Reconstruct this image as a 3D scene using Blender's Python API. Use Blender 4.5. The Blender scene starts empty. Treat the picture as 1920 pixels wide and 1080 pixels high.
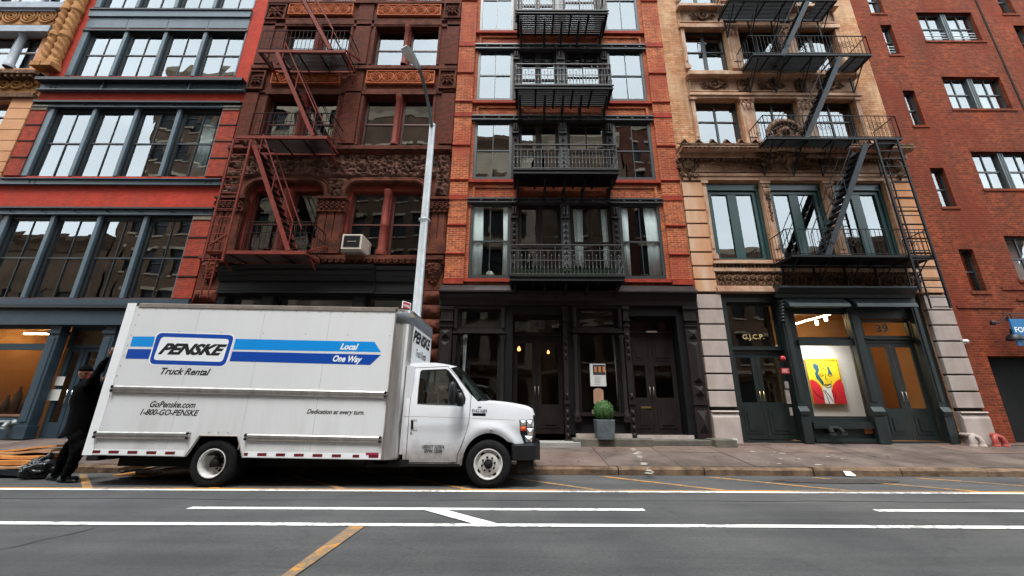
import bpy, bmesh, math, random
from math import pi, sin, cos, radians
from mathutils import Vector, Matrix, noise
from mathutils.geometry import delaunay_2d_cdt
random.seed(7)
S = bpy.context.scene
COL = S.collection
# ---------------------------------------------------------------- camera model (used to lay out real-size coordinates)
F = 740.0; CX = 980.0; CY = 540.0; H = 1.247
CAMR = Matrix.Rotation(pi/2 + radians(17), 3, 'X') @ Matrix.Rotation(radians(.25), 3, 'Z')
YF = 11.6          # street wall plane
YT = 7.07          # near side of the truck
YK = 8.70          # kerb face
def ray(px, py): return CAMR @ Vector(((px-CX)/F, (CY-py)/F, -1))
def P(px, py, Y=YF):
    d = ray(px, py); t = Y/d.y
    return d.x*t, H+d.z*t
def fx(px, py, Y=YF): return P(px, py, Y)[0]
def fz(px, py, Y=YF): return P(px, py, Y)[1]
def P3(px, py, Y=YF):
    x, z = P(px, py, Y); return Vector((x, Y, z))
def G(px, py, z=0.0):
    d = ray(px, py); t = (z-H)/d.z
    return d.x*t, d.y*t
# ---------------------------------------------------------------- objects
ORG = {}
def tag(o, label=None, cat=None, group=None, kind=None):
    if label: o['label'] = label
    if cat: o['category'] = cat
    if group: o['group'] = group
    if kind: o['kind'] = kind
    return o
def thing(name, loc, label, cat, group=None):
    o = bpy.data.objects.new(name, None); COL.objects.link(o)
    o.location = loc; o.empty_display_size = .2
    ORG[o] = Vector(loc)
    return tag(o, label, cat, group)
class MB:
    def __init__(s): s.v = []; s.f = []; s.sm = []; s.pc = []
    def add(s, vs, fs, smooth=False):
        s.pc.append((len(s.v), len(vs), len(s.f), len(fs)))
        b = len(s.v); s.v += [tuple(v) for v in vs]
        for f in fs: s.f.append(tuple(b+i for i in f)); s.sm.append(smooth)
    def quad(s, a, b, c, d): s.add([a, b, c, d], [(0, 1, 2, 3)])
    def box(s, x0, x1, y0, y1, z0, z1):
        if x0 > x1: x0, x1 = x1, x0
        if y0 > y1: y0, y1 = y1, y0
        if z0 > z1: z0, z1 = z1, z0
        s.add([(x0,y0,z0),(x1,y0,z0),(x1,y1,z0),(x0,y1,z0),(x0,y0,z1),(x1,y0,z1),(x1,y1,z1),(x0,y1,z1)],
              [(3,2,1,0),(4,5,6,7),(0,1,5,4),(1,2,6,5),(2,3,7,6),(3,0,4,7)])
    def bar(s, a, b, w, h=None, up=(0,0,1)):
        a = Vector(a); b = Vector(b); h = h or w; d = (b-a).normalized(); u = Vector(up)
        if abs(d.dot(u)) > .99: u = Vector((0,1,0))
        r = d.cross(u).normalized(); u = r.cross(d)
        vs = [p + r*sx*w/2 + u*sz*h/2 for p in (a, b) for sx, sz in ((-1,-1),(1,-1),(1,1),(-1,1))]
        s.add(vs, [(3,2,1,0),(4,5,6,7),(0,1,5,4),(1,2,6,5),(2,3,7,6),(3,0,4,7)])
    def tube(s, path, r, n=6, closed=False, smooth=True):
        path = [Vector(p) for p in path]; m = len(path)
        rs = r if isinstance(r, (list, tuple)) else [r]*m
        vs = []; pu = None
        for i, p in enumerate(path):
            if closed: d = path[(i+1) % m]-path[i-1]
            else: d = path[min(i+1, m-1)]-path[max(i-1, 0)]
            d.normalize()
            if pu is None:
                pu = Vector((0,1,0)) if abs(d.y) < .9 else Vector((0,0,1))
            u = (pu - d*pu.dot(d)).normalized(); pu = u; w = d.cross(u)
            vs += [p + (u*cos(2*pi*k/n)+w*sin(2*pi*k/n))*rs[i] for k in range(n)]
        fs = []
        for i in range(m if closed else m-1):
            j = (i+1) % m
            for k in range(n):
                l = (k+1) % n
                fs.append((i*n+k, i*n+l, j*n+l, j*n+k))
        s.add(vs, fs, smooth)
        if not closed: s.add(vs[:n], [tuple(range(n))]); s.add(vs[-n:], [tuple(range(n))])
    def lathe(s, prof, c, n=16, axis='Z', smooth=True, sx=1, sy=1):
        vs = []; fs = []
        for (r, h) in prof:
            for k in range(n):
                a = 2*pi*k/n; u, w = r*cos(a)*sx, r*sin(a)*sy
                if axis == 'Z': vs.append((c[0]+u, c[1]+w, c[2]+h))
                elif axis == 'Y': vs.append((c[0]+u, c[1]+h, c[2]+w))
                else: vs.append((c[0]+h, c[1]+u, c[2]+w))
        for i in range(len(prof)-1):
            for k in range(n):
                l = (k+1) % n; fs.append((i*n+k, i*n+l, (i+1)*n+l, (i+1)*n+k))
        s.add(vs, fs, smooth)
    def prism(s, poly, y0, y1):                  # poly of (x, z)
        n = len(poly)
        vs = [(x, y0, z) for x, z in poly] + [(x, y1, z) for x, z in poly]
        s.add(vs, [tuple(range(n)), tuple(range(2*n-1, n-1, -1))] + [(i, i+n, (i+1) % n+n, (i+1) % n) for i in range(n)])
    def prism_x(s, poly, x0, x1):                # poly of (y, z)
        n = len(poly)
        vs = [(x0, y, z) for y, z in poly] + [(x1, y, z) for y, z in poly]
        s.add(vs, [tuple(range(n)), tuple(range(2*n-1, n-1, -1))] + [(i, i+n, (i+1) % n+n, (i+1) % n) for i in range(n)])
    def prism_z(s, poly, z0, z1):                # poly of (x, y)
        n = len(poly)
        vs = [(x, y, z0) for x, y in poly] + [(x, y, z1) for x, y in poly]
        s.add(vs, [tuple(range(n)), tuple(range(2*n-1, n-1, -1))] + [(i, i+n, (i+1) % n+n, (i+1) % n) for i in range(n)])
    def cdt(s, outer, holes, yf, step=None, flip=False, smooth=True, reveal=None):
        pts = [Vector(p) for p in outer]; es = [(i, (i+1) % len(outer)) for i in range(len(outer))]
        for h in holes:
            b = len(pts); pts += [Vector(p) for p in h]; es += [(b+i, b+(i+1) % len(h)) for i in range(len(h))]
        if step:
            xs = [p[0] for p in outer]; zs = [p[1] for p in outer]
            x = min(xs)+step/2
            while x < max(xs):
                z = min(zs)+step/2
                while z < max(zs):
                    if inside((x, z), outer) and not any(inside((x, z), h) for h in holes): pts.append(Vector((x, z)))
                    z += step
                x += step
        vo, _, fo, *_ = delaunay_2d_cdt(pts, es, [], 0, 1e-5)
        fs = []
        for f in fo:
            c = sum((vo[i] for i in f), Vector((0, 0)))/len(f)
            if inside(c, outer) and not any(inside(c, h) for h in holes):
                a = vo[f[0]]; b = vo[f[1]]; d = vo[f[2]]
                ccw = (b-a).cross(d-a) > 0
                if ccw == flip: f = f[::-1]
                fs.append(tuple(f))
        s.add([(v[0], yf(v[0], v[1]), v[1]) for v in vo], fs, smooth)
        if reveal:
            for h in holes:
                n = len(h)
                for i in range(n):
                    a, b = h[i], h[(i+1) % n]
                    ya, yb = yf(*a), yf(*b)
                    s.quad((a[0], ya, a[1]), (b[0], yb, b[1]), (b[0], yb+reveal, b[1]), (a[0], ya+reveal, a[1]))
    def build(s, name, mat, parent=None, bevel=0, fixn=True, split=None, **tg):
        if split is not None:                    # pieces further apart than this become parts of their own
            bb = []
            for v0, nv, f0, nf in s.pc:
                q = s.v[v0:v0+nv]; bb.append([min(p[i] for p in q)-split/2 for i in range(3)]+[max(p[i] for p in q)+split/2 for i in range(3)])
            par = list(range(len(bb)))
            def fd(i):
                while par[i] != i: par[i] = par[par[i]]; i = par[i]
                return i
            for i in range(len(bb)):
                for j in range(i):
                    a, b = bb[i], bb[j]
                    if all(a[k] <= b[k+3] and b[k] <= a[k+3] for k in range(3)): par[fd(i)] = fd(j)
            grp = {}
            for i in range(len(bb)): grp.setdefault(fd(i), []).append(i)
            res = []
            for g in grp.values():
                m = MB()
                for i in g:
                    v0, nv, f0, nf = s.pc[i]; m.add(s.v[v0:v0+nv], [tuple(k-v0 for k in f) for f in s.f[f0:f0+nf]]); m.sm[-nf:] = s.sm[f0:f0+nf]
                res.append(m.build(name, mat, parent, bevel, fixn, **tg))
            return res[0]
        me = bpy.data.meshes.new(name)
        o0 = ORG.get(parent, Vector((0,0,0))) if parent else tg.pop('org', Vector((0,0,0)))
        tg.pop('org', None)
        me.from_pydata([(v[0]-o0[0], v[1]-o0[1], v[2]-o0[2]) for v in s.v], [], s.f)
        me.polygons.foreach_set('use_smooth', s.sm)
        if fixn:
            bm = bmesh.new(); bm.from_mesh(me); bmesh.ops.recalc_face_normals(bm, faces=bm.faces); bm.to_mesh(me); bm.free()
        me.materials.append(mat)
        o = bpy.data.objects.new(name, me); COL.objects.link(o)
        if parent: o.parent = parent; ORG[o] = o0
        else: o.location = o0; ORG[o] = Vector(o0)
        if bevel:
            m = o.modifiers.new('b', 'BEVEL'); m.width = bevel; m.segments = 2; m.limit_method = 'ANGLE'
        tag(o, **tg)
        return o
def inside(p, poly):
    x, y = p[0], p[1]; c = False; n = len(poly); j = n-1
    for i in range(n):
        xi, yi = poly[i][0], poly[i][1]; xj, yj = poly[j][0], poly[j][1]
        if (yi > y) != (yj > y) and x < (xj-xi)*(y-yi)/(yj-yi)+xi: c = not c
        j = i
    return c
def px_box(m, xl, xr, yt, yb, pr=0., th=.1, ry=None, X=None):
    """box whose front stands pr in front of the street wall, its outline measured in the photo"""
    Y = YF-pr; ry = (yt+yb)/2 if ry is None else ry; xm = (xl+xr)/2
    X0, X1 = X if X else (fx(xl, ry, Y), fx(xr, ry, Y))
    m.box(X0, X1, Y, Y+th, fz(xm, yb, Y), fz(xm, yt, Y))
    return X0, X1, fz(xm, yb, Y), fz(xm, yt, Y)
def rect(xl, xr, yt, yb, row=None, Y=YF):
    row = yt if row is None else row
    return [fx(xl, row, Y), fx(xr, row, Y), fz((xl+xr)/2, yb, Y), fz((xl+xr)/2, yt, Y)]
def wall(m, x0, x1, z0, z1, holes, y, depth):
    xs = sorted({x0, x1, *[h[0] for h in holes], *[h[1] for h in holes]}); zs = sorted({z0, z1, *[h[2] for h in holes], *[h[3] for h in holes]})
    xs = [x for x in xs if x0-1e-6 <= x <= x1+1e-6]; zs = [z for z in zs if z0-1e-6 <= z <= z1+1e-6]
    for i in range(len(xs)-1):
        for j in range(len(zs)-1):
            cx, cz = (xs[i]+xs[i+1])/2, (zs[j]+zs[j+1])/2
            if any(h[0] < cx < h[1] and h[2] < cz < h[3] for h in holes): continue
            m.quad((xs[i], y, zs[j]), (xs[i+1], y, zs[j]), (xs[i+1], y, zs[j+1]), (xs[i], y, zs[j+1]))
    for a, b, c, d in holes:
        a = max(a, x0); b = min(b, x1); c = max(c, z0); d = min(d, z1); e = y+depth
        m.quad((a, y, c), (a, e, c), (a, e, d), (a, y, d)); m.quad((b, y, c), (b, y, d), (b, e, d), (b, e, c))
        m.quad((a, y, d), (a, e, d), (b, e, d), (b, y, d)); m.quad((a, y, c), (b, y, c), (b, e, c), (a, e, c))
def window(root, r, y, fm, gm, cols=2, rows=2, fw=.06, mw=.03, dep=.07, mid=.5, name='window', rail=.05, tilt=.005):
    x0, x1, z0, z1 = r; m = MB()
    m.box(x0, x0+fw, y, y+dep, z0, z1); m.box(x1-fw, x1, y, y+dep, z0, z1)
    m.box(x0+fw, x1-fw, y, y+dep, z0, z0+fw); m.box(x0+fw, x1-fw, y, y+dep, z1-fw, z1)
    gx0, gx1, gz0, gz1 = x0+fw, x1-fw, z0+fw, z1-fw
    zc = [gz0 + (gz1-gz0)*k/rows for k in range(1, rows)] if rows != 2 else [gz0+(gz1-gz0)*mid]
    xc = [gx0 + (gx1-gx0)*k/cols for k in range(1, cols)]
    for z in zc: m.box(gx0, gx1, y+.01, y+dep-.01, z-rail/2, z+rail/2)
    for x in xc:
        lo = gz0
        for z in zc+[gz1+rail/2]:
            m.box(x-mw/2, x+mw/2, y+.015, y+dep-.015, lo, z-rail/2); lo = z+rail/2
    w = m.build(name, fm, root)
    g = MB(); lo = gz0; yp = y+dep*.6
    for z in zc+[gz1]:
        xl = gx0
        for x in xc+[gx1]:
            t = [random.uniform(-tilt, tilt) for _ in range(3)]
            g.quad((xl, yp+t[0], lo), (x, yp+t[1], lo), (x, yp+t[1]+t[2]-t[0]*0, z), (xl, yp+t[2], z)); xl = x
        lo = z
    g.build('pane', gm, w, fixn=False)
    return w
# ---------------------------------------------------------------- materials
def _m(name):
    m = bpy.data.materials.new(name); m.use_nodes = True; nt = m.node_tree; nt.nodes.clear()
    out = nt.nodes.new('ShaderNodeOutputMaterial'); return m, nt, out
def N(nt, t, **k):
    n = nt.nodes.new(t)
    for a, b in k.items():
        if a.startswith('i_'): n.inputs[a[2:].replace('_', ' ')].default_value = b
        else: setattr(n, a, b)
    return n
def c4(c): return (c[0], c[1], c[2], 1)
def srgb(r, g, b, k=1.):
    f = lambda v: ((v/255+.055)/1.055)**2.4 if v > 10 else v/255/12.92
    return (f(r)*k, f(g)*k, f(b)*k)
def paint(name, c, rough=.5, metal=0, var=.15, scale=3., bump=0., bscale=30., c2=None, spec=None, streak=False, detail=6):
    m, nt, out = _m(name); L = nt.links.new
    b = N(nt, 'ShaderNodeBsdfPrincipled', i_Roughness=rough, i_Metallic=metal)
    b.inputs['Specular IOR Level'].default_value = spec if spec is not None else (.15 if rough > .65 else .5)
    tc = N(nt, 'ShaderNodeNewGeometry'); src = tc.outputs['Position']
    mp = N(nt, 'ShaderNodeMapping'); L(src, mp.inputs[0]); mp.inputs['Scale'].default_value = (1, 1, .18) if streak else (1, 1, 1)
    n1 = N(nt, 'ShaderNodeTexNoise', i_Scale=scale, i_Detail=detail, i_Roughness=.6); L(mp.outputs[0], n1.inputs['Vector'])
    rmp = N(nt, 'ShaderNodeMapRange'); L(n1.outputs['Fac'], rmp.inputs[0]); rmp.inputs[1].default_value = .35; rmp.inputs[2].default_value = .65
    mix = N(nt, 'ShaderNodeMix', data_type='RGBA'); L(rmp.outputs[0], mix.inputs[0])
    cc = c2 or tuple(v*(1+var) for v in c); ca = c if c2 else tuple(v*(1-var) for v in c)
    mix.inputs[6].default_value = c4(ca); mix.inputs[7].default_value = c4(cc)
    L(mix.outputs[2], b.inputs['Base Color'])
    if bump:
        n2 = N(nt, 'ShaderNodeTexNoise', i_Scale=bscale, i_Detail=5); L(src, n2.inputs['Vector'])
        bp = N(nt, 'ShaderNodeBump', i_Strength=bump, i_Distance=.02); L(n2.outputs['Fac'], bp.inputs['Height']); L(bp.outputs[0], b.inputs['Normal'])
    L(b.outputs[0], out.inputs[0]); return m
def brick(name, c1, c2, mortar, bw=.21, bh=.072, ms=.008, var=.3, dirt=(.1, .09, .08), dirtamt=.35, bump=.5, rough=.85, c3=None):
    m, nt, out = _m(name); L = nt.links.new
    b = N(nt, 'ShaderNodeBsdfPrincipled', i_Roughness=rough); b.inputs['Specular IOR Level'].default_value = .12
    g = N(nt, 'ShaderNodeNewGeometry'); sp = N(nt, 'ShaderNodeSeparateXYZ'); L(g.outputs['Position'], sp.inputs[0])
    ad = N(nt, 'ShaderNodeMath', operation='ADD'); L(sp.outputs[0], ad.inputs[0]); L(sp.outputs[1], ad.inputs[1])
    cb = N(nt, 'ShaderNodeCombineXYZ'); L(ad.outputs[0], cb.inputs[0]); L(sp.outputs[2], cb.inputs[1])
    t = N(nt, 'ShaderNodeTexBrick', i_Scale=1.); L(cb.outputs[0], t.inputs['Vector'])
    t.inputs['Color1'].default_value = c4(c1); t.inputs['Color2'].default_value = c4(c2); t.inputs['Mortar'].default_value = c4(mortar)
    t.inputs['Mortar Size'].default_value = ms; t.inputs['Mortar Smooth'].default_value = .3; t.inputs['Brick Width'].default_value = bw; t.inputs['Row Height'].default_value = bh
    n1 = N(nt, 'ShaderNodeTexNoise', i_Scale=1.1, i_Detail=8, i_Roughness=.65); L(g.outputs['Position'], n1.inputs['Vector'])
    r1 = N(nt, 'ShaderNodeMapRange'); L(n1.outputs['Fac'], r1.inputs[0]); r1.inputs[1].default_value = .4; r1.inputs[2].default_value = .75
    r1.inputs[4].default_value = dirtamt
    mx = N(nt, 'ShaderNodeMix', data_type='RGBA'); L(r1.outputs[0], mx.inputs[0]); L(t.outputs['Color'], mx.inputs[6]); mx.inputs[7].default_value = c4(dirt)
    # per-patch variation
    n2 = N(nt, 'ShaderNodeTexNoise', i_Scale=6., i_Detail=5, i_Roughness=.7); L(cb.outputs[0], n2.inputs['Vector'])
    r2 = N(nt, 'ShaderNodeMapRange'); L(n2.outputs['Fac'], r2.inputs[0]); r2.inputs[1].default_value = .3; r2.inputs[2].default_value = .7
    r2.inputs[3].default_value = 1-var; r2.inputs[4].default_value = 1+var
    mu = N(nt, 'ShaderNodeMix', data_type='RGBA', blend_type='MULTIPLY'); mu.inputs[0].default_value = 1
    L(mx.outputs[2], mu.inputs[6]); L(r2.outputs[0], mu.inputs[7])
    last = mu.outputs[2]
    if c3:
        n3 = N(nt, 'ShaderNodeTexNoise', i_Scale=.9, i_Detail=3); mp = N(nt, 'ShaderNodeMapping'); mp.inputs['Scale'].default_value = (1, 1, .6); mp.inputs['Location'].default_value = (5, 5, 5)
        L(g.outputs['Position'], mp.inputs[0]); L(mp.outputs[0], n3.inputs['Vector'])
        r3 = N(nt, 'ShaderNodeMapRange'); L(n3.outputs['Fac'], r3.inputs[0]); r3.inputs[1].default_value = .45; r3.inputs[2].default_value = .65; r3.inputs[4].default_value = .7
        m3 = N(nt, 'ShaderNodeMix', data_type='RGBA'); L(r3.outputs[0], m3.inputs[0]); L(last, m3.inputs[6]); m3.inputs[7].default_value = c4(c3); last = m3.outputs[2]
    L(last, b.inputs['Base Color'])
    bp = N(nt, 'ShaderNodeBump', i_Strength=bump, i_Distance=.01); iv = N(nt, 'ShaderNodeMath', operation='MULTIPLY_ADD')
    L(t.outputs['Fac'], iv.inputs[0]); iv.inputs[1].default_value = -1; L(n2.outputs['Fac'], iv.inputs[2])
    L(iv.outputs[0], bp.inputs['Height']); L(bp.outputs[0], b.inputs['Normal'])
    L(b.outputs[0], out.inputs[0]); return m
def glass(name, refl=.5, tint=(.75, .8, .8), rough=.0, wave=.004, wscale=1.2, gcol=(.93, .97, 1.)):
    m, nt, out = _m(name); L = nt.links.new
    tr = N(nt, 'ShaderNodeBsdfTransparent'); tr.inputs[0].default_value = c4(tint)
    gl = N(nt, 'ShaderNodeBsdfGlossy'); gl.inputs['Roughness'].default_value = rough; gl.inputs['Color'].default_value = c4(gcol)
    g = N(nt, 'ShaderNodeNewGeometry'); n = N(nt, 'ShaderNodeTexNoise', i_Scale=wscale, i_Detail=1.); L(g.outputs['Position'], n.inputs['Vector'])
    bp = N(nt, 'ShaderNodeBump', i_Strength=1., i_Distance=wave); L(n.outputs['Fac'], bp.inputs['Height']); L(bp.outputs[0], gl.inputs['Normal'])
    dp = N(nt, 'ShaderNodeVectorMath', operation='DOT_PRODUCT'); L(g.outputs['Incoming'], dp.inputs[0]); L(g.outputs['Normal'], dp.inputs[1])
    ab = N(nt, 'ShaderNodeMath', operation='ABSOLUTE'); L(dp.outputs['Value'], ab.inputs[0]); om = N(nt, 'ShaderNodeMath', operation='SUBTRACT'); om.inputs[0].default_value = 1; L(ab.outputs[0], om.inputs[1])
    fr = N(nt, 'ShaderNodeMath', operation='POWER'); L(om.outputs[0], fr.inputs[0]); fr.inputs[1].default_value = 5
    mr = N(nt, 'ShaderNodeMath', operation='MULTIPLY_ADD'); L(fr.outputs[0], mr.inputs[0]); mr.inputs[1].default_value = 1-refl; mr.inputs[2].default_value = refl+.04; mr.use_clamp = True
    mx = N(nt, 'ShaderNodeMixShader'); L(mr.outputs[0], mx.inputs[0]); L(tr.outputs[0], mx.inputs[1]); L(gl.outputs[0], mx.inputs[2])
    L(mx.outputs[0], out.inputs[0]); return m
def worn(name, c, under, amt=.5, scale=6.):
    m, nt, out = _m(name); L = nt.links.new; b = N(nt, 'ShaderNodeBsdfPrincipled', i_Roughness=.75); b.inputs['Specular IOR Level'].default_value = .2
    g = N(nt, 'ShaderNodeNewGeometry'); n1 = N(nt, 'ShaderNodeTexNoise', i_Scale=scale, i_Detail=10, i_Roughness=.8); L(g.outputs['Position'], n1.inputs['Vector'])
    n2 = N(nt, 'ShaderNodeTexNoise', i_Scale=.8, i_Detail=3); L(g.outputs['Position'], n2.inputs['Vector'])
    a = N(nt, 'ShaderNodeMath', operation='MULTIPLY_ADD'); L(n2.outputs['Fac'], a.inputs[0]); a.inputs[1].default_value = .5; L(n1.outputs['Fac'], a.inputs[2])
    r = N(nt, 'ShaderNodeMapRange'); L(a.outputs[0], r.inputs[0]); r.inputs[1].default_value = 1.02-amt*.5; r.inputs[2].default_value = 1.02-amt*.5+.07
    mx = N(nt, 'ShaderNodeMix', data_type='RGBA'); L(r.outputs[0], mx.inputs[0]); mx.inputs[6].default_value = c4(c); mx.inputs[7].default_value = c4(under); L(mx.outputs[2], b.inputs['Base Color']); L(b.outputs[0], out.inputs[0]); return m
def emit(name, c, s):
    m, nt, out = _m(name); e = N(nt, 'ShaderNodeEmission'); e.inputs[0].default_value = c4(c); e.inputs[1].default_value = s
    nt.links.new(e.outputs[0], out.inputs[0]); return m
M = {}
M['brickB1'] = brick('red_facade_brick', (.44,.045,.026), (.37,.034,.02), (.34,.06,.04), ms=.006, var=.16, dirtamt=.1, bump=.3)
M['brickB1b'] = brick('red_pier_brick', (.36,.042,.02), (.25,.028,.016), (.22,.07,.045), var=.3, dirtamt=.25)
M['steel'] = paint('blue_grey_steel_paint', (.062,.092,.115), .42, var=.12, c2=(.08,.115,.142))
M['steelshop'] = paint('blue_grey_steel_paint_shaded', (.026,.042,.058), .42, var=.2, c2=(.034,.054,.073), spec=.35)  # steel paint darkened to carry the deeper shade of the shop front
M['steeld'] = paint('dark_steel_paint', (.006,.007,.008), .5)
M['black'] = paint('black_paint', (.004,.004,.004), .5)
M['brown'] = brick('brownstone_brick', (.11,.026,.014), (.07,.018,.01), (.075,.026,.017), ms=.005, var=.3, dirtamt=.45, dirt=(.05,.022,.018), bump=.5)
M['brownstone'] = paint('brownstone', (.042,.014,.009), .9, c2=(.12,.036,.021), scale=2.5, bump=.8, bscale=14)
M['carved'] = paint('carved_brownstone', (.05,.024,.018), .9, c2=(.14,.068,.05), scale=3.5, bump=.9, bscale=18)
M['terra'] = paint('terracotta_panel', (.3,.075,.026), .75, c2=(.42,.12,.045), scale=8, bump=.6, bscale=40)
M['rustred'] = paint('rust_red_paint', (.115,.02,.013), .7, c2=(.165,.032,.021), scale=6)
M['rustdk'] = paint('dark_rust_paint', (.022,.009,.007), .7)
M['brickB3'] = brick('orange_brick', (.46,.11,.03), (.22,.038,.015), (.46,.22,.13), ms=.011, var=.36, dirtamt=.3, c3=(.27,.045,.028), dirt=(.12,.035,.02))
M['redstone'] = paint('red_sandstone_band', (.22,.028,.016), .8, c2=(.31,.042,.022), scale=4, bump=.3)
M['iron'] = paint('dark_iron', (.007,.007,.008), .5, var=.25, scale=5, spec=.22)
M['ironbrown'] = paint('dark_brown_iron', (.013,.009,.0085), .55, var=.3, scale=3, spec=.2)
M['irongrey'] = paint('grey_iron', (.04,.04,.043), .4, var=.2, scale=5)
M['railm'] = paint('weathered_silver_rail', (.06,.06,.06), .45, metal=.2, var=.3, scale=9)
M['tan'] = brick('tan_brick', (.42,.2,.09), (.54,.33,.19), (.25,.13,.07), bw=.3, bh=.085, ms=.008, var=.35, dirt=(.26,.085,.03), dirtamt=.6, c3=(.52,.35,.22))
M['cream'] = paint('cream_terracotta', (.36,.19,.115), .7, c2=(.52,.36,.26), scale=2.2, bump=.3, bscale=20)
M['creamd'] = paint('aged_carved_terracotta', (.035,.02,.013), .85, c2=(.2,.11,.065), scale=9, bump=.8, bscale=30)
M['stone'] = paint('pale_limestone', (.33,.275,.25), .8, c2=(.41,.35,.32), scale=1.5, bump=.25, bscale=40)
M['stonew'] = paint('rust_stained_limestone', (.42,.17,.06), .8, c2=(.52,.36,.26), scale=1.6, bump=.3, bscale=30, streak=True)
M['joint'] = paint('dark_joint', (.02,.017,.015), .9)
M['green'] = paint('dark_green_paint', (.01,.04,.04), .35, var=.15)
M['greenb'] = paint('black_green_paint', (.008,.0125,.0125), .42, var=.2)
M['brickB5'] = brick('plain_red_brick', (.27,.045,.014), (.13,.021,.008), (.2,.075,.04), ms=.012, var=.42, dirtamt=.3, dirt=(.06,.03,.022), bump=.8, c3=(.17,.028,.011))
M['winframe'] = paint('dark_grey_window_paint', (.022,.027,.03), .4)
M['winmull'] = paint('grey_window_paint', (.075,.09,.095), .45)
M['brownwin'] = paint('maroon_window_paint', (.07,.014,.011), .45)
M['greyblue'] = paint('pale_blue_grey_paint', (.25,.28,.33), .6)
M['whitewin'] = paint('off_white_paint', (.5,.5,.48), .5)
M['ochre'] = paint('ochre_terracotta', (.26,.11,.035), .8, c2=(.4,.2,.08), scale=5, bump=.7, bscale=30)
M['peach'] = paint('peach_stone', (.44,.2,.1), .8, c2=(.52,.28,.15), scale=1.5, bump=.3)
M['beige'] = paint('beige_capstone', (.2,.16,.125), .9, bump=.4)
M['glass'] = glass('window_glass', .2)
M['glassw'] = glass('old_wavy_window_glass', .2, wave=.0025, wscale=1.3)
M['glasslo'] = glass('clear_shop_glass', .02, tint=(.9,.9,.9))
M['glassmid'] = glass('half_clear_glass', .05, tint=(.94,.96,.95))
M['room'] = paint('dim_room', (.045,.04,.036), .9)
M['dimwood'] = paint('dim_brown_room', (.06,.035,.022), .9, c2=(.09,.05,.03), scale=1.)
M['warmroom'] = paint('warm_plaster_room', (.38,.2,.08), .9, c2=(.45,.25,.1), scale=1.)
M['curtain'] = paint('pale_curtain', (.48,.54,.54), .9, var=.08)
M['shade'] = paint('white_roller_blind', (.7,.7,.68), .9, var=.03)
M['conc'] = paint('pinkish_sidewalk_concrete', (.06,.046,.04), .9, c2=(.128,.1,.087), scale=1.3, bump=.3, bscale=60, detail=10)
M['conc2'] = paint('grey_concrete_slab', (.22,.21,.2), .9, c2=(.28,.27,.25), scale=2, bump=.2)
M['blue'] = paint('bluestone', (.07,.068,.06), .8, c2=(.13,.115,.09), scale=2, bump=.5)
M['kerb'] = paint('worn_granite_kerb', (.075,.05,.034), .85, c2=(.19,.125,.08), scale=3.5, bump=.6)
M['white'] = paint('white_vehicle_paint', (.69,.7,.71), .35, scale=1.2, c2=(.72,.73,.74), streak=True)
def grime(m, c, z0, z1, amt, scale=3., stretch=.12):
    nt = m.node_tree; L = nt.links.new; bs = [n for n in nt.nodes if n.type == 'BSDF_PRINCIPLED'][0]; src = bs.inputs['Base Color'].links[0].from_socket
    g = N(nt, 'ShaderNodeNewGeometry'); mp = N(nt, 'ShaderNodeMapping'); mp.inputs['Scale'].default_value = (1, 1, stretch); L(g.outputs['Position'], mp.inputs[0])
    n = N(nt, 'ShaderNodeTexNoise', i_Scale=scale, i_Detail=8, i_Roughness=.7); L(mp.outputs[0], n.inputs['Vector'])
    sp = N(nt, 'ShaderNodeSeparateXYZ'); L(g.outputs['Position'], sp.inputs[0]); zr_ = N(nt, 'ShaderNodeMapRange'); L(sp.outputs[2], zr_.inputs[0]); zr_.inputs[1].default_value = z0; zr_.inputs[2].default_value = z1; zr_.inputs[3].default_value = 1.; zr_.inputs[4].default_value = .25
    nr = N(nt, 'ShaderNodeMapRange'); L(n.outputs['Fac'], nr.inputs[0]); nr.inputs[1].default_value = .42; nr.inputs[2].default_value = .78
    mm = N(nt, 'ShaderNodeMath', operation='MULTIPLY'); L(zr_.outputs[0], mm.inputs[0]); L(nr.outputs[0], mm.inputs[1]); m2 = N(nt, 'ShaderNodeMath', operation='MULTIPLY'); L(mm.outputs[0], m2.inputs[0]); m2.inputs[1].default_value = amt
    mx = N(nt, 'ShaderNodeMix', data_type='RGBA'); L(m2.outputs[0], mx.inputs[0]); L(src, mx.inputs[6]); mx.inputs[7].default_value = c4(c); L(mx.outputs[2], bs.inputs['Base Color'])
grime(M['white'], (.34,.31,.28), .5, 1.4, .42, 4.)
M['alu'] = paint('brushed_aluminium', (.42,.4,.38), .35, metal=.7, var=.2, scale=6, streak=True)
M['alud'] = paint('tarnished_metal_strip', (.3,.25,.22), .45, metal=.5, var=.2, scale=5)
M['capgrey'] = paint('grey_fibreglass', (.14,.155,.17), .45, var=.1)
M['rub'] = paint('tyre_rubber', (.009,.009,.01), .85, var=.4, scale=14, bump=.5, bscale=50)
M['dark'] = paint('dark_underbody', (.01,.01,.01), .7)
M['blkpl'] = paint('black_plastic', (.008,.008,.009), .45, spec=.3)
M['chrome'] = paint('chrome', (.7,.7,.7), .12, metal=1, var=.02)
M['amber'] = paint('amber_lens', (.7,.08,.02), .2)
M['redrf'] = paint('red_reflector', (.13,.006,.012), .35)
M['blueL'] = paint('light_blue_decal', (.0,.26,.72), .4, var=.02)
M['blueD'] = paint('dark_blue_decal', (.0,.055,.36), .4, var=.02)
M['decalw'] = paint('white_decal', (.84,.86,.88), .4, var=.02)
M['ink'] = paint('black_decal', (.012,.012,.014), .4)
M['wheelw'] = paint('white_wheel_paint', (.5,.49,.47), .45, var=.15, scale=8)
M['galv'] = paint('galvanised_steel', (.5,.53,.55), .4, metal=.2, var=.12, scale=4)
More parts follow.
